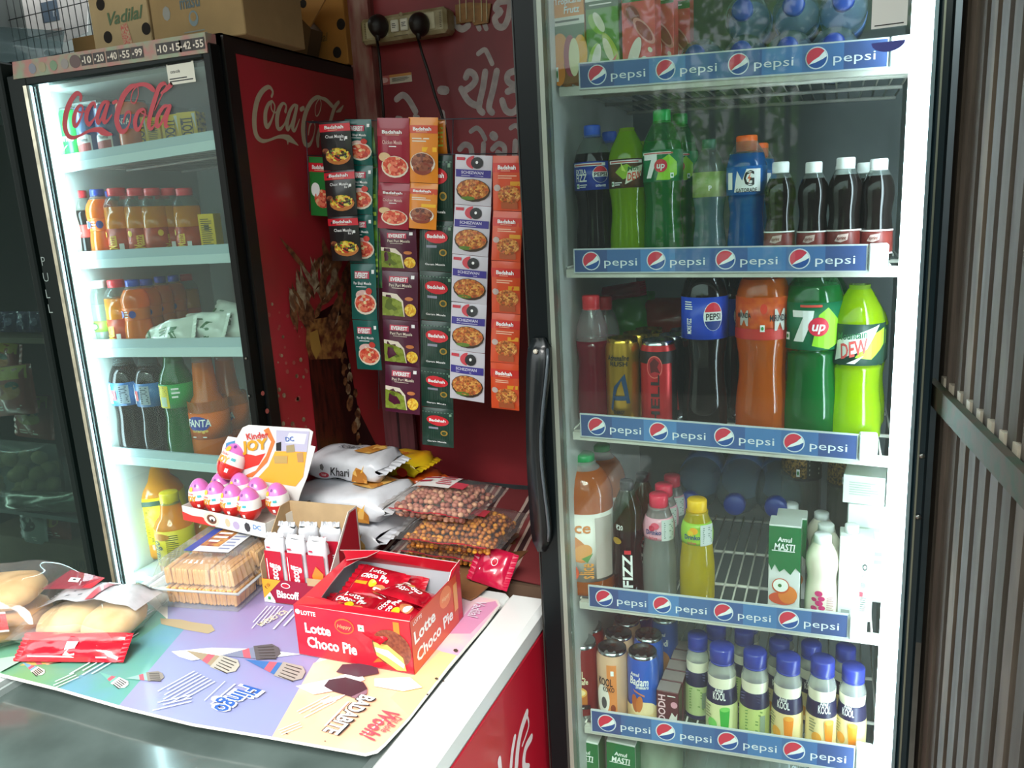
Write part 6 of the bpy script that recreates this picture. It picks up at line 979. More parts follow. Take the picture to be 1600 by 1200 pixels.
for A_, B_, wd, n_ in (((235, 955), (180, 992), .05, 5), ((208, 990), (160, 1020), .04, 4), ((172, 1030), (120, 1060), .05, 4), ((80, 1000), (30, 1022), .03, 3), ((320, 1060), (256, 1096), .07, 7), ((300, 1094), (240, 1108), .03, 3), ((120, 1058), (80, 1076), .03, 3), ((520, 1094), (470, 1120), .03, 4), ((470, 1135), (438, 1148), .02, 3), ((430, 950), (400, 985), .04, 5), ((462, 955), (430, 990), .03, 2), ((600, 1128), (560, 1160), .01, 1)): plines(A_, B_, wd, n_, LW)
ptext('ICE CREAM', (447, 958), (405, 980), .016, mat('d8d0b0', .5)); ptext('Vadilal', (752, 944), (738, 968), .022, mat('e8d8e8', .5), .01, .3); pp([(-10, 1030), (28, 1024), (30, 1034), (0, 1050)], mat('9ab8a8', .5))
for x, y, r in ((712, 1016, 4), (682, 1060, 3), (693, 1064, 2), (668, 1085, 2), (448, 1146, 2), (508, 1158, 1.5)): pp([(x + r * math.cos(i), y + .6 * r * math.sin(i)) for i in range(6)], mat('4a3c30', .7))
link('print', mb.mesh(), sheet)
mb = MB(); qs = [sp_(x, y, SZ + .0042) for x, y in ((283, 968), (250, 966), (252, 975), (290, 984), (325, 990), (336, 985), (330, 976), (300, 972))]; mb.add(qs + [q - Vector((0, 0, .001)) for q in qs], [tuple(range(8)), tuple(reversed(range(8, 16)))], mat('a89878', .7)); link('torn_tab', mb.mesh(), sheet)
T0 = SZ + .0045
# ================================================================ open red box of choco pies
RC = mat('c4182c', .35, coat=.3); GRY = mat('a4a6ac', .7); OR2 = mat('d8502c', .35, coat=.2)
a = at(468, 1022, 'Z', T0); b = at(655, 1045, 'Z', T0); W_ = (b - a).length; yaw = R_(1.2); D_ = .20; H_ = .098
t = thing('snack_box', 'torn-open red carton of choco pies at the front of the freezer', 'snack box', a, None, (0, 0, yaw)); CPB = (a.copy(), yaw, W_, D_, H_)
mb = MB(); e = .0015
mb.box(0, W_, 0, e, 0, H_, RC); mb.box(0, e, 0, D_, 0, H_, RC); mb.box(W_ - e, W_, 0, D_, 0, H_, RC); mb.box(0, W_, D_ - e, D_, 0, H_, RC); mb.box(0, W_, 0, D_, 0, e, GRY); mb.box(e, W_ - e, D_ - 2 * e, D_ - e, 0, H_, GRY); mb.box(e, 2 * e, e, D_ - e, 0, H_, GRY); link('carton', mb.mesh(), t)
mb = MB(); f = FRONT(0, 0); mb.text(f, 'Lotte', W_ * .20, H_ * .58, .018, WT, w=W_ * .23, bold=.03, d=.001); mb.text(f, 'Choco Pie', W_ * .31, H_ * .30, .020, WT, w=W_ * .44, bold=.03, d=.001); mb.text(f, 'LOTTE', W_ * .13, H_ * .87, .008, WT, w=W_ * .13, d=.001, bold=.03); mb.ell(f, W_ * .035, H_ * .88, .005, .005, WT, .001)
mb.ell(f, W_ * .44, H_ * .72, W_ * .085, H_ * .15, mat('e8642c', .4), .0008); mb.ell(f, W_ * .44, H_ * .72, W_ * .075, H_ * .125, RC, .0011); mb.text(f, 'Happy', W_ * .44, H_ * .72, .007, mat('f0a06c', .4), w=W_ * .12, d=.0015, shear=.2); mb.quad(f, W_ * .56, W_ * .61, H_ * .68, H_ * .80, WT, .001); mb.ell(f, W_ * .585, H_ * .74, .002, .002, mat('2a8a3a'), .0014)
mb.quad(f, W_ * .86, W_ * .91, H_ * .72, H_ * .96, mat('e87c2c', .4), .0008); mb.poly(f, [(W_ * .66, H_ * .1), (W_ * .78, H_ * .18), (W_ * .78, H_ * .24), (W_ * .7, H_ * .2)], mat('e8642c', .4), .0008)
CK = mat('6a3024', .3, var=.4, vs=160, c2='8a4a34'); Y2 = mat('e8b860', .5)
mb.ell(f, W_ * .83, H_ * .44, W_ * .165, H_ * .35, CK, .0010, 24, rot=-.35); mb.poly(f, [(W_ * .68, H_ * .52), (W_ * .80, H_ * .50), (W_ * .92, H_ * .30), (W_ * .94, H_ * .05), (W_ * .86, H_ * .04), (W_ * .70, H_ * .26)], Y2, .0016); mb.poly(f, [(W_ * .69, H_ * .42), (W_ * .80, H_ * .40), (W_ * .93, H_ * .18), (W_ * .92, H_ * .10), (W_ * .79, H_ * .27), (W_ * .70, H_ * .34)], WT, .0020)
link('front_print', mb.mesh(), t); mb = MB(); g = Pl((W_, 0, 0), (0, 1, 0), (0, 0, 1)); mb.quad(g, 0, D_ * .9, 0, H_, OR2, .0005); mb.text(g, 'Lotte', D_ * .24, H_ * .66, .022, WT, w=D_ * .4, d=.001, bold=.03, ang=.05); mb.text(g, 'Choco Pie', D_ * .42, H_ * .30, .022, WT, w=D_ * .72, d=.001, bold=.03, ang=.05); mb.text(g, 'LOTTE', D_ * .12, H_ * .92, .007, WT, w=D_ * .16, d=.001)
mb.ell(g, D_ * .66, H_ * .78, D_ * .12, H_ * .2, mat('f08a5c', .4), .0008); mb.text(g, 'Happy', D_ * .66, H_ * .78, .008, mat('f8d0a0', .4), w=D_ * .16, d=.0014, shear=.2); mb.quad(g, D_ * .82, D_ * .9, H_ * .3, H_ * .85, mat('e8a060', .4), .0012); link('side_print', mb.mesh(), t)
def flap(pts, m1=RC, m2=GRY):
    mb = MB(); vs = [Vector(p) for p in pts]; n = len(vs); nr = (vs[1] - vs[0]).cross(vs[2] - vs[0]).normalized() * .0012
    mb.add(vs, [tuple(range(n))], m1); mb.add([v - nr for v in vs], [tuple(reversed(range(n)))], m2); mb.add(vs + [v - nr for v in vs], [(i, i + n, (i + 1) % n + n, (i + 1) % n) for i in range(n)], mat('cfc8c4', .8)); link('torn_flap', mb.mesh(), t)
flap([(0, 0, H_), (W_, 0, H_ + .002), (W_ * .97, .018, H_ + .003), (W_ * .7, .020, H_ + .002), (W_ * .4, .016, H_ + .004), (W_ * .18, .030, H_ + .003), (0, .034, H_)]); flap([(0, .03, H_), (W_ * .16, .03, H_ + .002), (W_ * .12, .08, H_ + .006), (W_ * .10, .13, H_ + .012), (W_ * .16, .175, H_ + .014), (0, D_, H_ + .012)])
flap([(0, D_, H_ - .01), (W_, D_, H_ - .01), (W_ * 1.0, D_ - .012, H_ + .020), (W_ * .7, D_ - .020, H_ + .026), (W_ * .3, D_ - .020, H_ + .030), (-.01, D_ - .03, H_ + .026)], RC, GRY); flap([(-.002, D_ - .03, H_ + .026), (W_ * .32, D_ - .022, H_ + .030), (W_ * .26, D_ - .045, H_ + .026), (W_ * .1, D_ - .06, H_ + .022)], mat('c8502c', .4), RC)
flap([(W_, D_ * .75, H_ - .001), (W_, D_, H_ - .001), (W_ + .002, D_, H_ + .020), (W_ - .002, D_ * .85, H_ + .012)], RC, GRY)
for o in [o for o in sheet.users_collection[0].objects if False]: pass
FILM = mat('b81428', .18, coat=.8, var=.3, vs=30)
def a_pie(mb, S, w, h): mb.text(S, 'Lotte', 0, h * .26, h * .14, WT, w=w * .4, d=.001, shear=.1); mb.text(S, 'Choco Pie', 0, h * .08, h * .15, WT, w=w * .66, d=.001, bold=.03, shear=.1); mb.ell(S, w * .05, -h * .12, w * .09, h * .09, mat('e8b81c', .4), .001); mb.quad(S, -w * .38, -w * .08, -h * .18, -h * .09, mat('e8941c', .4), .001); mb.ell(S, w * .26, -h * .22, w * .14, h * .14, mat('c8784c', .4), .001); mb.ell(S, w * .26, -h * .25, w * .12, h * .06, WT, .0015)
Mb = Matrix.Translation(a) @ Matrix.Rotation(yaw, 4, 'Z')
for i, (x, y, z, rx, ry, rz, lab) in enumerate(((.085, .135, .080, 22, 4, -4, 'foil choco pie packet facing up in the back of the torn box'), (.165, .120, .076, 18, -4, 172, 'foil choco pie packet upside down by the orange side of its box'), (.080, .055, .072, 6, 3, 4, 'foil choco pie packet at the front of the torn box, by its tilted flap'), (.165, .050, .070, 8, -6, 70, 'foil choco pie packet turned sideways in the front corner of its box'), (.110, .165, .052, 35, 0, 0, 'foil choco pie packet leaning on the back wall of its box'), (.12, .09, .032, 0, 0, 20, 'foil choco pie packet under the others in the torn box'))):
    p = Mb @ Vector((x, y, z)); bag('snack_packet', .092, .080, .028, FILM, lab, 'snack packet', 'choco pie packets', p, (R_(rx), R_(ry), R_(rz) + yaw), a_pie, seed=90 + i, wr=.004)
# ================================================================ wafer biscuit display box and its packs
BR_ = mat('b0142e', .38, coat=.2); a = at(412, 941, 'Z', T0); a.y += .004; W_, D_, HF, HB = .165, .12, .052, .175
t = thing('snack_box', 'maroon display box of caramelised biscuit packs with tall brown back', 'snack box', a, None, (0, 0, R_(3))); Mc = Matrix.Translation(a) @ Matrix.Rotation(R_(3), 4, 'Z')
mb = MB(); mb.box(0, W_, 0, .0015, 0, HF, mat('8e1230', .4)); mb.box(0, W_, 0, D_, 0, .0015, CARD); mb.box(0, W_, D_ - .0015, D_, 0, HB, CARDIN)
for x0, x1 in ((0, .0015), (W_ - .0015, W_)):
    mb.add([(x, y, z) for x in (x0, x1) for y, z in ((0, 0), (D_, 0), (D_, HB), (D_ * .72, HB), (.0, HF + .03))], [(4, 3, 2, 1, 0), (5, 6, 7, 8, 9), (0, 1, 6, 5), (1, 2, 7, 6), (2, 3, 8, 7), (3, 4, 9, 8), (4, 0, 5, 9)], CARDIN if x0 == 0 else mat('d8d0c8', .5))
link('carton', mb.mesh(), t); mb = MB(); f = FRONT(0, 0); mb.text(f, 'Biscoff', W_ * .36, HF * .42, .016, WT, w=W_ * .32, bold=.03, d=.001); mb.ell(f, W_ * .34, HF * .8, .011, .006, WT, .001); mb.ell(f, W_ * .34, HF * .8, .009, .0045, mat('b0142e'), .0014); mb.poly(f, [(0, 0), (W_ * .16, 0), (W_ * .16, HF * .1), (0, HF)], mat('d8d4d0', .4), .0006); mb.poly(f, [(0, HF), (W_ * .28, HF), (0, HF * .15)], mat('e8982c', .4), .0009); mb.text(f, '₹ 10/-', W_ * .08, HF * .72, .008, INK, w=W_ * .10, d=.0014, ang=.8); mb.ell(f, W_ * .85, HF * .5, .016, .008, mat('a8642c', .5), .0008); mb.quad(f, W_ * .06, W_ * .10, HF * .12, HF * .25, mat('2a8a3a'), .001)
link('front_print', mb.mesh(), t); mb = MB(); g = Pl((W_, 0, 0), (0, 1, 0), (0, 0, 1)); mb.poly(g, [(D_ * .25, 0), (D_ * .95, 0), (D_ * .95, HB * .98), (D_ * .74, HB * .98), (D_ * .3, HF + .06)], BR_, .0006); mb.text(g, 'Biscoff', D_ * .62, HF * .6, .014, WT, w=D_ * .6, d=.001, bold=.03, ang=.25); mb.poly(g, [(D_ * .05, HF * .2), (D_ * .3, HF * .4), (D_ * .36, HF * 1.6), (D_ * .02, HF * 1.3)], mat('e8b01c', .4), .001); mb.ell(g, D_ * .62, HF * 1.1, .008, .006, WT, .001)
link('side_print', mb.mesh(), t); mb = MB(); mb.box(W_ * .66, W_ * .90, -.0012, .0, HF - .004, HF + .012, CARDIN); link('torn_tab', mb.mesh(), t)
def pack(name, W, D, H, m, label, cat, group, loc, rot, art=None, ends=.02, seed=1, wr=.0025, em=None):
    """brick-shaped film pack with a flat crimp at both ends; origin at the middle of its base"""
    rr = random.Random(seed); ph = [rr.uniform(0, 6) for _ in range(4)]; mb = MB(); nx, na = 16, 20; vs = []
    for i in range(nx + 1):
        u = -1 + 2 * i / nx; x = u * W / 2; k = (1 - max(0, (abs(u) - .84) / .16) ** 2 * .75) if abs(u) < 1 else .22
        for j in range(na):
            a_ = 2 * math.pi * j / na; c_, s_ = math.cos(a_), math.sin(a_); q = 5; r = (abs(c_) ** q + abs(s_) ** q) ** (-1 / q)
            vs.append((x + wr * math.sin(a_ * 3 + ph[0]) * abs(u) ** 2 * 2, r * c_ * D / 2 * (1 - .10 * (1 - k)) + wr * math.sin(u * 6 + a_ * 2 + ph[1]), H / 2 + r * s_ * H / 2 * k + wr * .6 * math.sin(u * 9 + a_ * 3 + ph[2])))
    fs = [(i * na + j, (i + 1) * na + j, (i + 1) * na + (j + 1) % na, i * na + (j + 1) % na) for i in range(nx) for j in range(na)]; mb.add(vs, fs, m, True)
    for e_ in (-1, 1):
        n = 12; v2 = []
        for i in range(n + 1): y = D * .94 * (i / n - .5); v2 += [(e_ * W / 2, y, H / 2 - H * .1), (e_ * (W / 2), y, H / 2 + H * .1), (e_ * (W / 2 + ends), y + .003 * math.sin(i), H / 2 + .002 * (1 if i % 2 else -1))]
        mb.add(v2, [q for i in range(n) for q in ((3 * i, 3 * i + 2, 3 * i + 5, 3 * i + 3), (3 * i + 1, 3 * i + 4, 3 * i + 5, 3 * i + 2))], em or m, False)
    if art: art(mb, FRONT(-D / 2 - .0032, 0), Pl((0, 0, H + .0030), (1, 0, 0), (0, 1, 0)), W, D, H)
    return tag(link(name, mb.mesh(), None, loc, rot), label, cat, group)
WFM = mat('dadade', .3, coat=.3)
def a_bis(kind):
    def art(mb, F_, T_, W, D, H):
        mb.quad(T_, -W * .5, W * .28, -D * .46, D * .46, BR_, .0008, 6); mb.quad(F_, -W * .5, W * .28, H * .1, H * .9, BR_, .0008); 
        if kind: mb.text(T_, 'Biscoff', -W * .15, 0, .017, WT, w=W * .42, d=.002, bold=.03); mb.ell(T_, -W * .02, -D * .3, .006, .004, WT, .002); mb.lines(T_, -W * .4, W * .2, D * .30, D * .38, 1, WT, .002)
        else: mb.poly(T_, [(-W * .35, -D * .2), (-W * .05, -D * .38), (W * .08, 0), (-W * .1, D * .25), (-W * .3, D * .1)], mat('e07c2c', .4), .002)
        mb.quad(T_, W * .33, W * .36, D * .1, D * .3, mat('c0304a', .4), .001)
    return art
for i, (x, y, k, lab) in enumerate(((.028, .030, 1, 'front biscuit pack nearest the clear biscuit tray'), (.078, .030, 1, 'middle front biscuit pack in the maroon display box'), (.128, .030, 0, 'front biscuit pack with orange biscuit print, beside yellow flap'))):
    p = Mc @ Vector((x, y, .067)); pack('biscuit_pack', .118, .043, .022, WFM, lab, 'biscuit pack', 'biscuit packs in the display box', Mc @ Vector((x, y + .003, .078)), (R_(90), R_(-90), R_(3)), a_bis(k), .008, 30 + i, .001)
for i, x in enumerate((.030, .082, .134)):
    pack('biscuit_pack', .118, .043, .022, mat('c9cbd0', .25, coat=.4, metal=.2), ('back biscuit pack, silver end showing, nearest the clear tray', 'back biscuit pack, silver end showing, middle of its box', 'back biscuit pack with broad white end beside the tall side flap')[i], 'biscuit pack', 'biscuit packs in the display box', Mc @ Vector((x, .072, .084 + .004 * i)), (R_(90), R_(-90), R_(3 + 4 * i)), a_bis(1), .010, 35 + i, .002)
# ================================================================ clear tray of ring biscuits
a = at(236, 952, 'Z', T0); yaw = R_(9); W_, D_ = .205, .235; tray = thing('biscuit_tray', 'clear ribbed plastic clamshell tray with a blue and white label', 'tray', a, None, (0, 0, yaw)); Mt = Matrix.Translation(a) @ Matrix.Rotation(yaw, 4, 'Z')
PL = clear('f2f5f5', haze=.09, rough=.06, ior=1.6)
def shell(z0, z1, in0, in1, m, mb, rib=True, top=None):
    """four ribbed walls from (inset in0, z0) to (inset in1, z1)"""
    pts = []; n = 26; 
    def ring(ins, z, amp):
        r = []; L = [((0 + ins, 0 + ins), (W_ - ins, 0 + ins), (0, -1)), ((W_ - ins, 0 + ins), (W_ - ins, D_ - ins), (1, 0)), ((W_ - ins, D_ - ins), (ins, D_ - ins), (0, 1)), ((ins, D_ - ins), (ins, ins), (-1, 0))]
        for (p, q, nn) in L:
            for i in range(n): t_ = i / n; o_ = amp * (1 if i % 2 else -1); r.append((p[0] + (q[0] - p[0]) * t_ + nn[0] * o_, p[1] + (q[1] - p[1]) * t_ + nn[1] * o_, z))
        return r
    A_, B_ = ring(in0, z0, .0016), ring(in1, z1, .0016); k = len(A_); mb.add(A_ + B_, [(i, (i + 1) % k, (i + 1) % k + k, i + k) for i in range(k)], m, False)
    if top is not None: C_ = ring(in1 + .006, top, 0); mb.add(B_ + C_, [(i, (i + 1) % k, (i + 1) % k + k, i + k) for i in range(k)], m); mb.add(C_, [tuple(range(k))], m)
mb = MB(); shell(.001, .048, .014, .002, PL, mb); mb.box(.014, W_ - .014, .014, D_ - .014, .0, .001, PL); link('base', mb.mesh(), tray)
mb = MB(); mb.tube([(-.006, -.006, .050), (W_ + .006, -.006, .050), (W_ + .006, D_ + .006, .050), (-.006, D_ + .006, .050), (-.006, -.006, .050)], .0028, clear('dfe8ea', haze=.25), 6)
mb.add([(-.008, -.008, .049), (W_ + .008, -.008, .049), (W_ + .008, D_ + .008, .049), (-.008, D_ + .008, .049), (0, 0, .050), (W_, 0, .050), (W_, D_, .050), (0, D_, .050)], [(0, 1, 5, 4), (1, 2, 6, 5), (2, 3, 7, 6), (3, 0, 4, 7)], clear('dfe8ea', haze=.12)); link('rim', mb.mesh(), tray)
mb = MB(); shell(.052, .098, .002, .020, PL, mb, top=.104); link('lid', mb.mesh(), tray)
f = Pl((0, 0, .1045), (1, 0, 0), (0, 1, 0)); mb = MB(); mb.quad(f, .05, .155, .06, .175, mat('3a4a9a', .4)); mb.quad(f, .072, .155, .06, .175, mat('d8d8d8', .4), .0008); mb.quad(f, .072, .118, .085, .175, mat('8a3a3a', .4, var=.4, vs=60, c2='c89040'), .0012); mb.lines(f, .078, .11, .10, .16, 3, WT, .0016); mb.lines(f, .122, .15, .07, .16, 6, mat('8a90b0'), .0012); tag(link('label', mb.mesh(), tray), 'blue and white paper label'); tray_lbl = mb
mb = MB(); cb = mat('eab470', .75, var=.2, vs=45, c2='dc9c56'); mb.rbox(-.0036, .0036, 0, .078, 0, .034, cb, .003); bis = mb.mesh(); rr = random.Random(9); k = 0
for lay, z in enumerate((.003, .044)):
    for row, y in enumerate((.024, .118)):
        for i in range(20):
            x = .028 + i * .0080; p = Mt @ Vector((x, y + rr.uniform(-.002, .002), z + rr.uniform(0, .002) + (.001 if lay else 0)))
            tag(link('biscuit', bis, None, p, (0, R_(rr.uniform(-5, 5)), yaw + R_(rr.uniform(-3, 3))), (1, 1, 1.05)), ('golden biscuit standing in the upper layer of the clear tray' if lay else 'golden biscuit standing in the lower layer of the clear tray'), 'biscuit', 'upper layer of biscuits in the clear tray' if lay else 'lower layer of biscuits in the clear tray')
# ================================================================ tray of chocolate eggs with its header card
KZ = .856; a = at(287, 812, 'Z', KZ); b = at(418, 842, 'Z', KZ); W_ = (b - a).length; yaw = math.atan2(b.y - a.y, b.x - a.x); D_ = .105
t = thing('egg_tray', 'white and red cardboard counter tray with printed header card', 'tray', a, None, (0, 0, yaw)); Mk = Matrix.Translation(a) @ Matrix.Rotation(yaw, 4, 'Z'); HH = .034; mb = MB(); WC = mat('d8d4cc', .5)
for bx in ((0, W_, 0, .0015, 0, HH), (0, .0015, 0, D_, 0, HH), (W_ - .0015, W_, 0, D_, 0, HH), (0, W_, D_ - .0015, D_, 0, HH), (0, W_, 0, D_, 0, .0015)): mb.box(*bx, WC)
link('carton', mb.mesh(), t); mb = MB(); f = FRONT(0, 0); mb.poly(f, [(0, 0), (W_ * .40, 0), (W_ * .36, HH * .3), (W_ * .25, HH * .5), (W_ * .12, HH * .45), (0, HH * .6)], mat('d0302c', .4), .0006); mb.ell(f, W_ * .36, HH * .5, W_ * .09, HH * .45, mat('e0d0b8', .4), .0009); mb.ell(f, W_ * .37, HH * .5, W_ * .06, HH * .32, mat('6a4030', .4), .0012); mb.ell(f, W_ * .38, HH * .55, W_ * .035, HH * .16, WT, .0016); mb.ell(f, W_ * .38, HH * .45, W_ * .015, HH * .1, INK, .002)
mb.quad(f, W_ * .50, W_ * .995, HH * .04, HH * .96, mat('c8ccd0', .4), .0006); mb.ell(f, W_ * .66, HH * .45, W_ * .04, HH * .28, mat('a898b8', .4), .001, 9); mb.ell(f, W_ * .79, HH * .5, W_ * .035, HH * .32, mat('2a2a30', .4), .001, 7); mb.text(f, 'DC', W_ * .90, HH * .62, .010, mat('4a7ab8', .4), w=W_ * .09, d=.001, bold=.02); mb.ell(f, W_ * .56, HH * .5, W_ * .03, HH * .3, mat('d8b090', .4), .001, 8); link('print', mb.mesh(), t)
# header card, traced outline on its own upright plane behind the eggs
cy = (Mk @ Vector((W_ / 2, D_, 0))).y - .004; O_ = [(322, 790), (344, 720), (348, 697), (356, 682), (370, 684), (379, 668), (388, 664), (482, 670), (489, 675), (485, 696), (493, 698), (480, 745), (470, 770), (455, 820), (410, 830)]
Q = [at(x, y, 'Y', cy) for x, y in O_]; Mi = Mk.inverted(); mb = MB(); n = len(Q); mb.add([Mi @ q for q in Q] + [Mi @ (q + Vector((0, .0015, 0))) for q in Q], [tuple(reversed(range(n))), tuple(range(n, 2 * n))] + [(i, i + n, (i + 1) % n + n, (i + 1) % n) for i in range(n)], mat('dcdad8', .45)); Zc = [0]
def cp(pts, m): Zc[0] += .00012; mb.add([Mi @ (at(x, y, 'Y', cy) - Vector((0, .0005 + Zc[0], 0))) for x, y in pts], [tuple(range(len(pts)))], m)
cp([(350, 745), (366, 705), (400, 712), (415, 708), (405, 726), (378, 735), (360, 735)], mat('d0342c', .35)); cp([(412, 672), (420, 668), (430, 690), (418, 722), (395, 745), (372, 748), (400, 735), (416, 712), (424, 690)], mat('e0783c', .4)); cp([(430, 705), (480, 705), (474, 745), (462, 760), (400, 750), (420, 728)], mat('f0a83c', .4)); cp([(432, 672), (484, 674), (480, 706), (432, 704)], mat('b8b4cc', .4)); cp([(452, 676), (480, 678), (476, 694), (446, 692)], mat('d8dae4', .4))
cp([(354, 692), (368, 688), (366, 698), (353, 700)], mat('4a8ab8', .4)); cp([(432, 692), (440, 690), (440, 704), (432, 704)], INK); cp([(448, 696), (460, 694), (462, 706), (448, 707)], mat('a0906c', .4)); cp([(464, 708), (474, 706), (475, 722), (466, 722)], mat('b88c5c', .4)); cp([(428, 712), (450, 712), (450, 724), (430, 724)], mat('b89a5c', .4))
def ct(s, A_, B_, h, m, **kw): a_, b_ = at(*A_, 'Y', cy), at(*B_, 'Y', cy); u = b_ - a_; f = Pl(a_ - Vector((0, .0025, 0)), u, u.cross(Vector((0, 1, 0))) * (1 if u.cross(Vector((0, 1, 0))).z > 0 else -1)); k0 = len(mb.v); mb.text(f, s, u.length / 2, 0, h, m, w=u.length, d=0, **kw); mb.v[k0:] = [tuple(Mi @ Vector(v)) for v in mb.v[k0:]]
ct('Kinder', (386, 682), (420, 678), .014, mat('c8302c', .4), bold=.02); ct('JOY', (377, 698), (421, 692), .022, mat('d8981c', .4), bold=.05, shear=.2); ct('DC', (447, 686), (460, 685), .010, mat('4a6ab0', .4), bold=.02); link('header_card', mb.mesh(), t)
# the eggs
mb = MB(); PK_ = mat('d070b8', .3, coat=.5); RD_ = mat('cc2c28', .3, coat=.5); WE = mat('e8e4e0', .3, coat=.5); pf = []
for i in range(17):
    tt = math.pi * i / 16; z = .0355 - .0355 * math.cos(tt); r = .0238 * math.sin(tt) * (1 - .13 * math.cos(tt) * -1 if False else 1 + .10 * math.cos(tt)); pf.append((max(r, 0), z, RD_ if z < .024 else (WE if z < .047 else PK_)))
mb.lathe(pf, RD_, 22)
def eggmap(u, v, d=0):
    tt = math.acos(max(-1, min(1, (.0355 - v) / .0355))); r = .0238 * math.sin(tt) * (1 + .10 * math.cos(tt)) + d; a_ = u / .024; return Vector((r * math.sin(a_), -r * math.cos(a_), v))
for k in range(7): u = -.018 + k * .006; mb.poly(eggmap, [(u, .0225), (u + .006, .0225), (u + .003, .0275 if k % 2 else .025)], RD_, .0006)
mb.text(eggmap, 'JOY', -.004, .034, .011, mat('e0941c', .35), w=.024, d=.0012, bold=.05); mb.text(eggmap, 'Kinder', -.005, .044, .0045, mat('c8302c'), w=.016, d=.0012); mb.quad(eggmap, .010, .018, .036, .041, mat('4aa8b0', .4), .0008, 2); mb.quad(eggmap, .007, .013, .014, .021, WT, .001, 2); mb.ell(eggmap, -.006, .053, .006, .005, mat('e8b83c', .4), .0012, 10); mb.ell(eggmap, .005, .060, .004, .003, mat('7a3a8a', .4), .0010, 8); proto('egg', 'chocolate_egg', [('shell', mb.mesh(), None)], .05, .071)
ge = 'chocolate eggs in the counter tray'; dz = KZ + .017
for i, (x, y, z, rot, s, lab) in enumerate(((.030, .030, 0, (0, 0, 14), 1, 'pink, white and red chocolate egg, first in the front row'), (.083, .030, 0, (0, 0, 6), 1, 'pink, white and red chocolate egg, second in the front row'), (.136, .030, 0, (0, 0, 0), 1, 'pink, white and red chocolate egg, third in the front row'), (.189, .030, 0, (0, 0, -10), 1, 'pink, white and red chocolate egg, fourth in the front row'),
        (.110, .076, .008, (0, 0, 10), 1, 'chocolate egg in the back row behind the third front egg'), (.165, .076, .004, (0, 0, 4), 1, 'chocolate egg in the back row behind the fourth front egg'), (.225, .076, 0, (0, 0, 0), 1, 'chocolate egg at the far end of the back row'), (.045, .076, 0, (0, 0, 0), 1, 'chocolate egg in the back row under the big red one'), (.072, .066, .066, (-28, 18, 8), 1.22, 'big red and white egg lying on top of the egg rows'))):
    p = Mk @ Vector((x, y, 0)); p.z = dz + z; o = place('egg', p, lab, 'chocolate egg', ge, (R_(rot[0]), R_(rot[1]), R_(rot[2]) + yaw), (s * 1.06,) * 3)
# carton that the tray rests on
c0 = Mk @ Vector((W_ * .45, .058, 0)); mb = MB(); mb.rbox(0, W_ * .5, 0, .044, 0, KZ - T0 - .001, mat('8a7a68', .85, var=.2), .002); tag(link('carton_stand', mb.mesh(), None, (c0.x, c0.y, T0), (0, 0, yaw)), 'plain brown carton holding up the egg tray', 'box')
# ================================================================ stack of white film packs, nut bags, packets behind
KB = mat('d8dae0', .3, coat=.5, var=.08, vs=30); WHT = food(['c88a3c', 'b0702c', 'e0b060'], 60)
def a_khari(mb, F_, T_, W, D, H):
    mb.text(F_, 'Khari', W * .02, H * .48, H * .34, INK, w=W * .26, d=.001, shear=.15); mb.ell(F_, -W * .20, H * .30, W * .07, H * .11, mat('b83848', .4), .001); mb.text(F_, 'TOP', -W * .20, H * .30, H * .09, WT, w=W * .07, d=.0016); mb.ell(F_, -W * .22, H * .62, W * .03, H * .15, mat('6a6a6a', .5), .0008, 5); mb.poly(F_, [(W * .17, H * .12), (W * .38, H * .10), (W * .38, H * .4), (W * .33, H * .62), (W * .25, H * .72), (W * .2, H * .5)], WHT, .001); mb.poly(F_, [(W * .3, H * .5), (W * .36, H * .85), (W * .33, H * .55)], mat('e8b040', .5), .0014)
    mb.text(T_, 'Khari', -W * .08, D * .12, D * .18, mat('5a5a60', .5), w=W * .3, d=.001, shear=.2); mb.poly(T_, [(W * .05, -D * .1), (W * .3, -D * .2), (W * .4, D * .2), (W * .2, D * .35), (W * .1, D * .1)], WHT, .001)
def khpack(FR_px, z, W, D, H, lab, seed, rz=0, cat='biscuit pack'):
    b = at(*FR_px, 'Z', z); return pack('biscuit_pack', W, D, H, KB, lab, cat, 'white film biscuit packs in the stack', (b.x - W / 2, b.y + D / 2, z), (0, 0, R_(rz)), a_khari, .024, seed, .004)
k3 = khpack((590, 868), .758, .235, .16, .060, 'white puff biscuit pack at the bottom of the stack', 5)
k2 = khpack((598, 824), .821, .262, .17, .064, 'wide white puff biscuit pack in the middle of the stack', 6)
k1 = khpack((590, 760), .888, .205, .13, .060, 'white puff biscuit pack lettered in black on top of the stack', 7)
def a_yel(mb, F_, T_, W, D, H): mb.quad(F_, -W * .45, W * .45, H * .55, H * .9, mat('e0c020', .4), .001); mb.ell(F_, W * .32, H * .4, W * .08, H * .25, mat('c83828', .4), .0014); mb.text(T_, 'Nice', W * .1, 0, D * .25, mat('c84830', .4), w=W * .3, d=.001); mb.ell(T_, -W * .25, 0, W * .15, D * .3, FYEL, .001)
p = at(640, 760, 'Y', 1.68); pack('snack_packet', .20, .11, .030, mat('8a8a4a', .4, coat=.3), 'olive packet under the orange pack at the partition', 'snack packet', 'packets behind the white stack', (-1.00, 1.73, .762), (0, 0, R_(-4)), None, .014, 8)
pack('snack_packet', .21, .11, .046, mat('e0601c', .3, coat=.4), 'orange film pack under the yellow one at the partition', 'snack packet', 'packets behind the white stack', (-1.055, 1.72, .794), (0, 0, R_(-8)), None, .018, 9, .004)
pack('snack_packet', .205, .11, .048, mat('e8a01c', .3, coat=.4, var=.4, vs=8, c2='e0c420'), 'yellow film biscuit pack on top behind the white stack', 'snack packet', 'packets behind the white stack', (-1.065, 1.705, .842), (0, 0, R_(-4)), a_yel, .018, 10, .004)
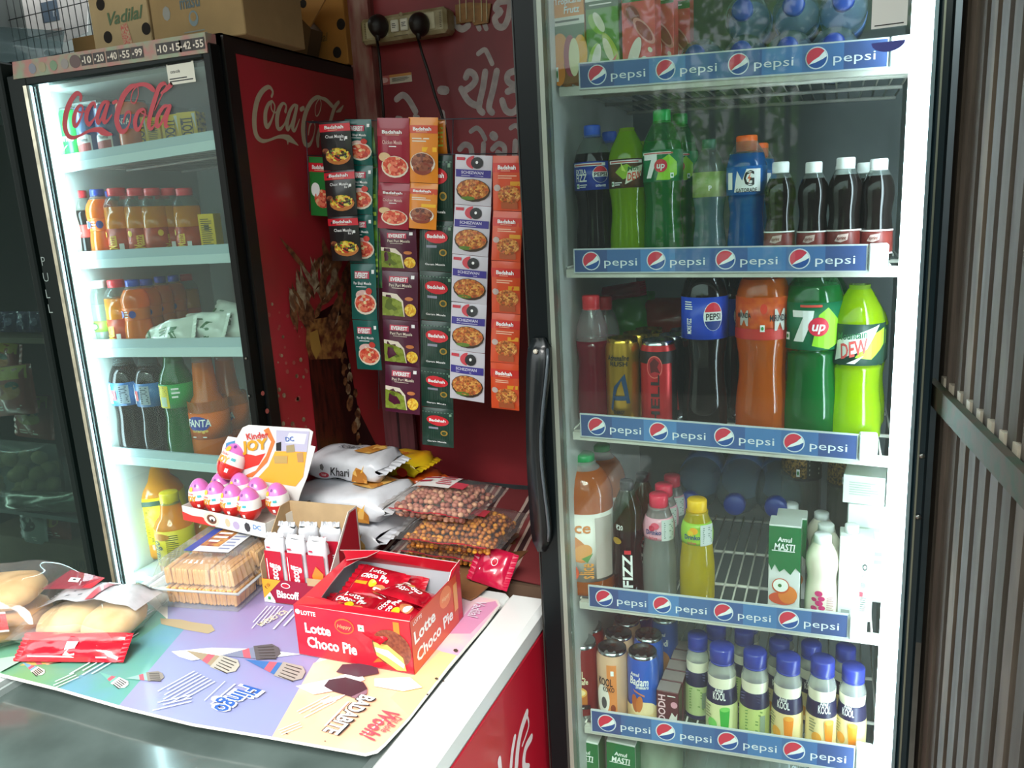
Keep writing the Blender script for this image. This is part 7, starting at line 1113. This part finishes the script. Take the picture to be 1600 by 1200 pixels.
def nutbag(name, loc, W, D, H, cols, label, rz, seed, white=True, NR=.0068):
    t = thing(name, label, 'nut bag', loc, 'clear bags of nuts and chickpeas', (0, 0, R_(rz))); rr = random.Random(seed); mb = MB(); ico = []
    bm = bmesh.new(); bmesh.ops.create_icosphere(bm, subdivisions=1, radius=1); V = [v.co.copy() for v in bm.verts]; Fs = [[v.index for v in f.verts] for f in bm.faces]; bm.free()
    nx_, ny_ = int(W / (NR * 1.95)), int(D / (NR * 2.1))
    for lay in range(3):
        for i in range(nx_):
            for j in range(ny_):
                u, v = (i + .5 + rr.uniform(-.25, .25)) / nx_ * 2 - 1, (j + .5 + rr.uniform(-.25, .25)) / ny_ * 2 - 1
                if 0 < j < ny_ - 2 and lay == 0: continue
                hz = H * ((1 - abs(u) ** 4) * (1 - abs(v) ** 4)) ** .4; 
                if hz < NR * 2.2: continue
                z = (NR, H * .5, hz - NR)[lay] if lay < 2 else hz - NR
                if lay == 1 and not (j < 2): continue
                y = v * D / 2 * (.93 if lay != 1 else 1.0); M_ = Matrix.Translation((u * W / 2 * .95, y, z)) @ Matrix.Rotation(rr.uniform(0, 6), 4, 'Z') @ Matrix.Diagonal((NR * 1.12, NR * .95, NR * .95, 1)); mb.add([M_ @ q for q in V], Fs, rr.choice(cols), True)
    tag(link('nuts', mb.mesh(), t), kind='stuff')
    b_ = bag('film', W + .022, D + .022, H * 1.12, clear('f2eeea', haze=.04, rough=.08), 'x', 'x', None, nx=20, ny=16, seed=seed, wr=.003); me = b_.data; bpy.data.objects.remove(b_); link('film', me, t, (0, 0, H / 2 + .001))
    mb = MB(); RL = mat('a82430', .4); zz = H * .52
    for i in range(12):
        x0, x1 = -W / 2 * .92 + W * .92 * i / 12, -W / 2 * .92 + W * .92 * (i + 1) / 12; mb.box(x0, x1, -D / 2 - .0105, -D / 2 - .0095, zz + .002 * math.sin(i), zz + .0022 + .002 * math.sin(i), RL)
    if white:
        f = lambda u, v, d=0: Vector((u, v, H * 1.14 * ((1 - abs(2 * u / W) ** 4) * (1 - abs(2 * v / D) ** 4)) ** .3 + d)); mb.quad(f, -W * .40, W * .12, -D * .12, D * .42, mat('dcd8d4', .5), .002, 6, 5); mb.lines(f, -W * .1, W * .1, -D * .04, D * .34, 6, mat('b84858', .5), .004); mb.lines(f, -W * .36, -W * .14, .0, D * .3, 2, mat('a83040', .5), .004); mb.quad(f, W * .13, W * .3, -D * .1, D * .1, mat('b83848', .5), .003, 3, 2)
    link('print', mb.mesh(), t)
PN = [mat(c, .5) for c in ('b87868', 'a86858', 'c89078', 'd8a888', '9a5c50')]; CHN = [mat(c, .5) for c in ('c8802c', 'b06a24', 'e09a2c', '8a4c24', 'a8601c')]
a = at(760, 892, 'Z', .757); nutbag('nut_bag', (a.x - .105, a.y + .085, .757), .20, .17, .046, CHN, 'clear bag of roasted chickpeas, lowest of the three', -2, 3, False, .0058); a = at(768, 874, 'Z', .808); nutbag('nut_bag', (a.x - .105, a.y + .085, .809), .205, .17, .050, CHN, 'clear bag of golden roasted chickpeas in the middle', 2, 4, True, .0058); a = at(728, 826, 'Z', .862); nutbag('nut_bag', (a.x - .09, a.y + .085, .864), .185, .16, .048, PN, 'clear bag of peanuts with white and red print on top', -3, 6)
def a_red(mb, S, w, h): mb.ell(S, w * .1, h * .12, w * .09, h * .11, WT, .001); mb.ell(S, w * .1, h * .12, w * .075, h * .09, mat('b0142e', .4), .0015); mb.lines(S, -w * .3, w * .3, -h * .2, -h * .1, 1, WT)
p = at(772, 898, 'Y', 1.37); bag('biscuit_packet', .072, .078, .028, mat('b0143a', .25, coat=.5), 'crimson biscuit packet leaning beside the nut bags', 'biscuit packet', None, (p.x, 1.365, T0 + .040), (R_(52), R_(6), R_(-8)), a_red, seed=44, wr=.005)
mb = MB(); qs = [at(x, y, 'Z', .7445) for x, y in ((842, 846), (745, 931), (735, 936), (640, 905), (640, 820), (820, 800))]; mb.add(qs + [q - Vector((0, 0, .003)) for q in qs], [tuple(range(6)), tuple(reversed(range(6, 12)))] + [(i, i + 6, (i + 1) % 6 + 6, (i + 1) % 6) for i in range(6)], mat('7f5430', .85, var=.2, vs=20)); tag(link('cardboard_sheet', mb.mesh()), 'brown cardboard sheet poking out under the nut bags', 'cardboard')
# ================================================================ bread bags
BUN = mat('e0c08a', .7, var=.3, vs=18, c2='d8a868', bump=.1)
def bun(name, t, x, y, z, w, d, h, m=BUN):
    mb = MB(); vs = []; n, k = 14, 9
    for j in range(k):
        tt = -math.pi / 2 + math.pi * j / (k - 1); cz = math.sin(tt); rz_ = math.cos(tt) ** .5 if abs(math.cos(tt)) > 1e-6 else 0
        for i in range(n):
            a_ = 2 * math.pi * i / n; c_, s_ = math.cos(a_), math.sin(a_); r = (abs(c_) ** 3.4 + abs(s_) ** 3.4) ** (-1 / 3.4); vs.append((x + w / 2 * rz_ * r * c_, y + d / 2 * rz_ * r * s_, z + h / 2 + h / 2 * (cz if cz > 0 else cz * .95)))
    mb.add(vs, [(j * n + i, j * n + (i + 1) % n, (j + 1) * n + (i + 1) % n, (j + 1) * n + i) for j in range(k - 1) for i in range(n)], m, True); link(name, mb.mesh(), t)
def filmof(t, W, D, H, seed, loc, rot, wr=.006, hz=.05):
    b_ = bag('film', W, D, H, clear('f4f2f0', haze=hz, rough=.06, ior=1.5), 'x', 'x', None, nx=24, ny=18, seed=seed, wr=wr, crimp=False); me = b_.data; bpy.data.objects.remove(b_); return link('film', me, t, loc, rot)
p = at(150, 988, 'Z', T0); t = thing('bread_bag', 'clear bag of pale buns with a red front end and white back label', 'bread bag', (p.x, p.y, T0), None, (0, 0, R_(16)))
bun('bun', t, -.045, .0, .003, .10, .12, .055, mat('e4cc9c', .7, var=.25, vs=14, c2='dcb880')); bun('bun', t, .045, .0, .003, .10, .12, .052, mat('e8d4a8', .7, var=.25, vs=14, c2='dcb880')); filmof(t, .23, .18, .075, 3, (0, 0, .036), (0, 0, 0), .007)
mb = MB(); f = lambda u, v, d=0: Vector((u, v, .064 * ((1 - min(.999, abs(2 * u / .25)) ** 3.2) * (1 - min(.999, abs(2 * v / .20)) ** 3.2)) ** .55 + .012 + .003 * math.sin(u * 90 + v * 40) + d))
mb.quad(f, -.105, .105, -.022, .085, mat('c8c8cc', .25, coat=.6, var=.15, vs=40, bump=.3), .004, 16, 8); mb.quad(f, .005, .022, -.022, .085, mat('c05a64', .35, coat=.4), .0062, 2, 8); mb.lines(f, -.095, -.02, -.01, .075, 8, mat('8a8a90', .5), .0062)
for i in range(12): mb.quad(f, .055 + i * .0032, .055 + i * .0032 + .0016, .055, .078, INK, .0062, 1, 2)
link('print', mb.mesh(), t); b_ = bag('film', .19, .055, .022, mat('c01c2c', .2, coat=.7), 'x', 'x', None, seed=14, wr=.006, art=lambda mb, S, w, h: (mb.quad(S, -w * .04, w * .08, -h * .35, h * .1, mat('d8c8c4', .4), .0008, 2, 2), mb.lines(S, -w * .4, w * .4, -h * .42, -h * .34, 1, WT))); me = b_.data; bpy.data.objects.remove(b_); tag(link('bag_end', me, t, (.018, -.088, .022), (R_(38), 0, 0)), 'gathered red printed end of the bag')
p = at(-14, 1006, 'Z', T0); t = thing('bread_bag', 'clear bread bag with broad red print at the photo edge', 'bread bag', (p.x - .01, p.y + .035, T0), None, (0, 0, R_(28)))
bun('loaf', t, 0, 0, .004, .17, .15, .055, mat('c89860', .7, var=.3, vs=16, c2='b88448')); bun('loaf', t, .0, .01, .058, .16, .13, .052, mat('d8b47c', .7, var=.3, vs=16, c2='c89858')); filmof(t, .25, .20, .135, 5, (0, 0, .064), (0, 0, 0), .008)
mb = MB(); f = lambda u, v, d=0: Vector((u, -.086 - d, v)); mb.quad(f, -.11, .06, .052, .084, mat('c41c2c', .25, coat=.5), .001, 6, 2); mb.quad(f, -.11, .06, .0845, .088, WT, .001); mb.quad(f, -.11, .06, .048, .0515, WT, .001); mb.text(f, 'Freshly', -.01, .025, .014, mat('c03040', .4), w=.07, d=.001, shear=.2); mb.quad(f, -.10, -.05, .004, .022, mat('e8c020', .4), .001)
link('print', mb.mesh(), t); mb = MB(); mb.add([(.10, -.03, .10), (.12, .05, .10), (.19, .03, .085), (.175, -.005, .08)], [(0, 3, 2, 1)], clear('e8d0d0', haze=.4, hcol='c05060')); mb.add([(.16, -.005, .0852), (.172, .035, .0875), (.192, .028, .085), (.178, -.004, .0805)], [(0, 3, 2, 1)], mat('b82430', .35)); mb.quad(Pl((.135, 0, .0965), (1, .1, -.25), (-.1, 1, 0)), 0, .018, 0, .018, WT, .001); mb.ell(Pl((.135, 0, .0965), (1, .1, -.25), (-.1, 1, 0)), .009, .009, .003, .003, INK, .002); link('bag_tail', mb.mesh(), t)
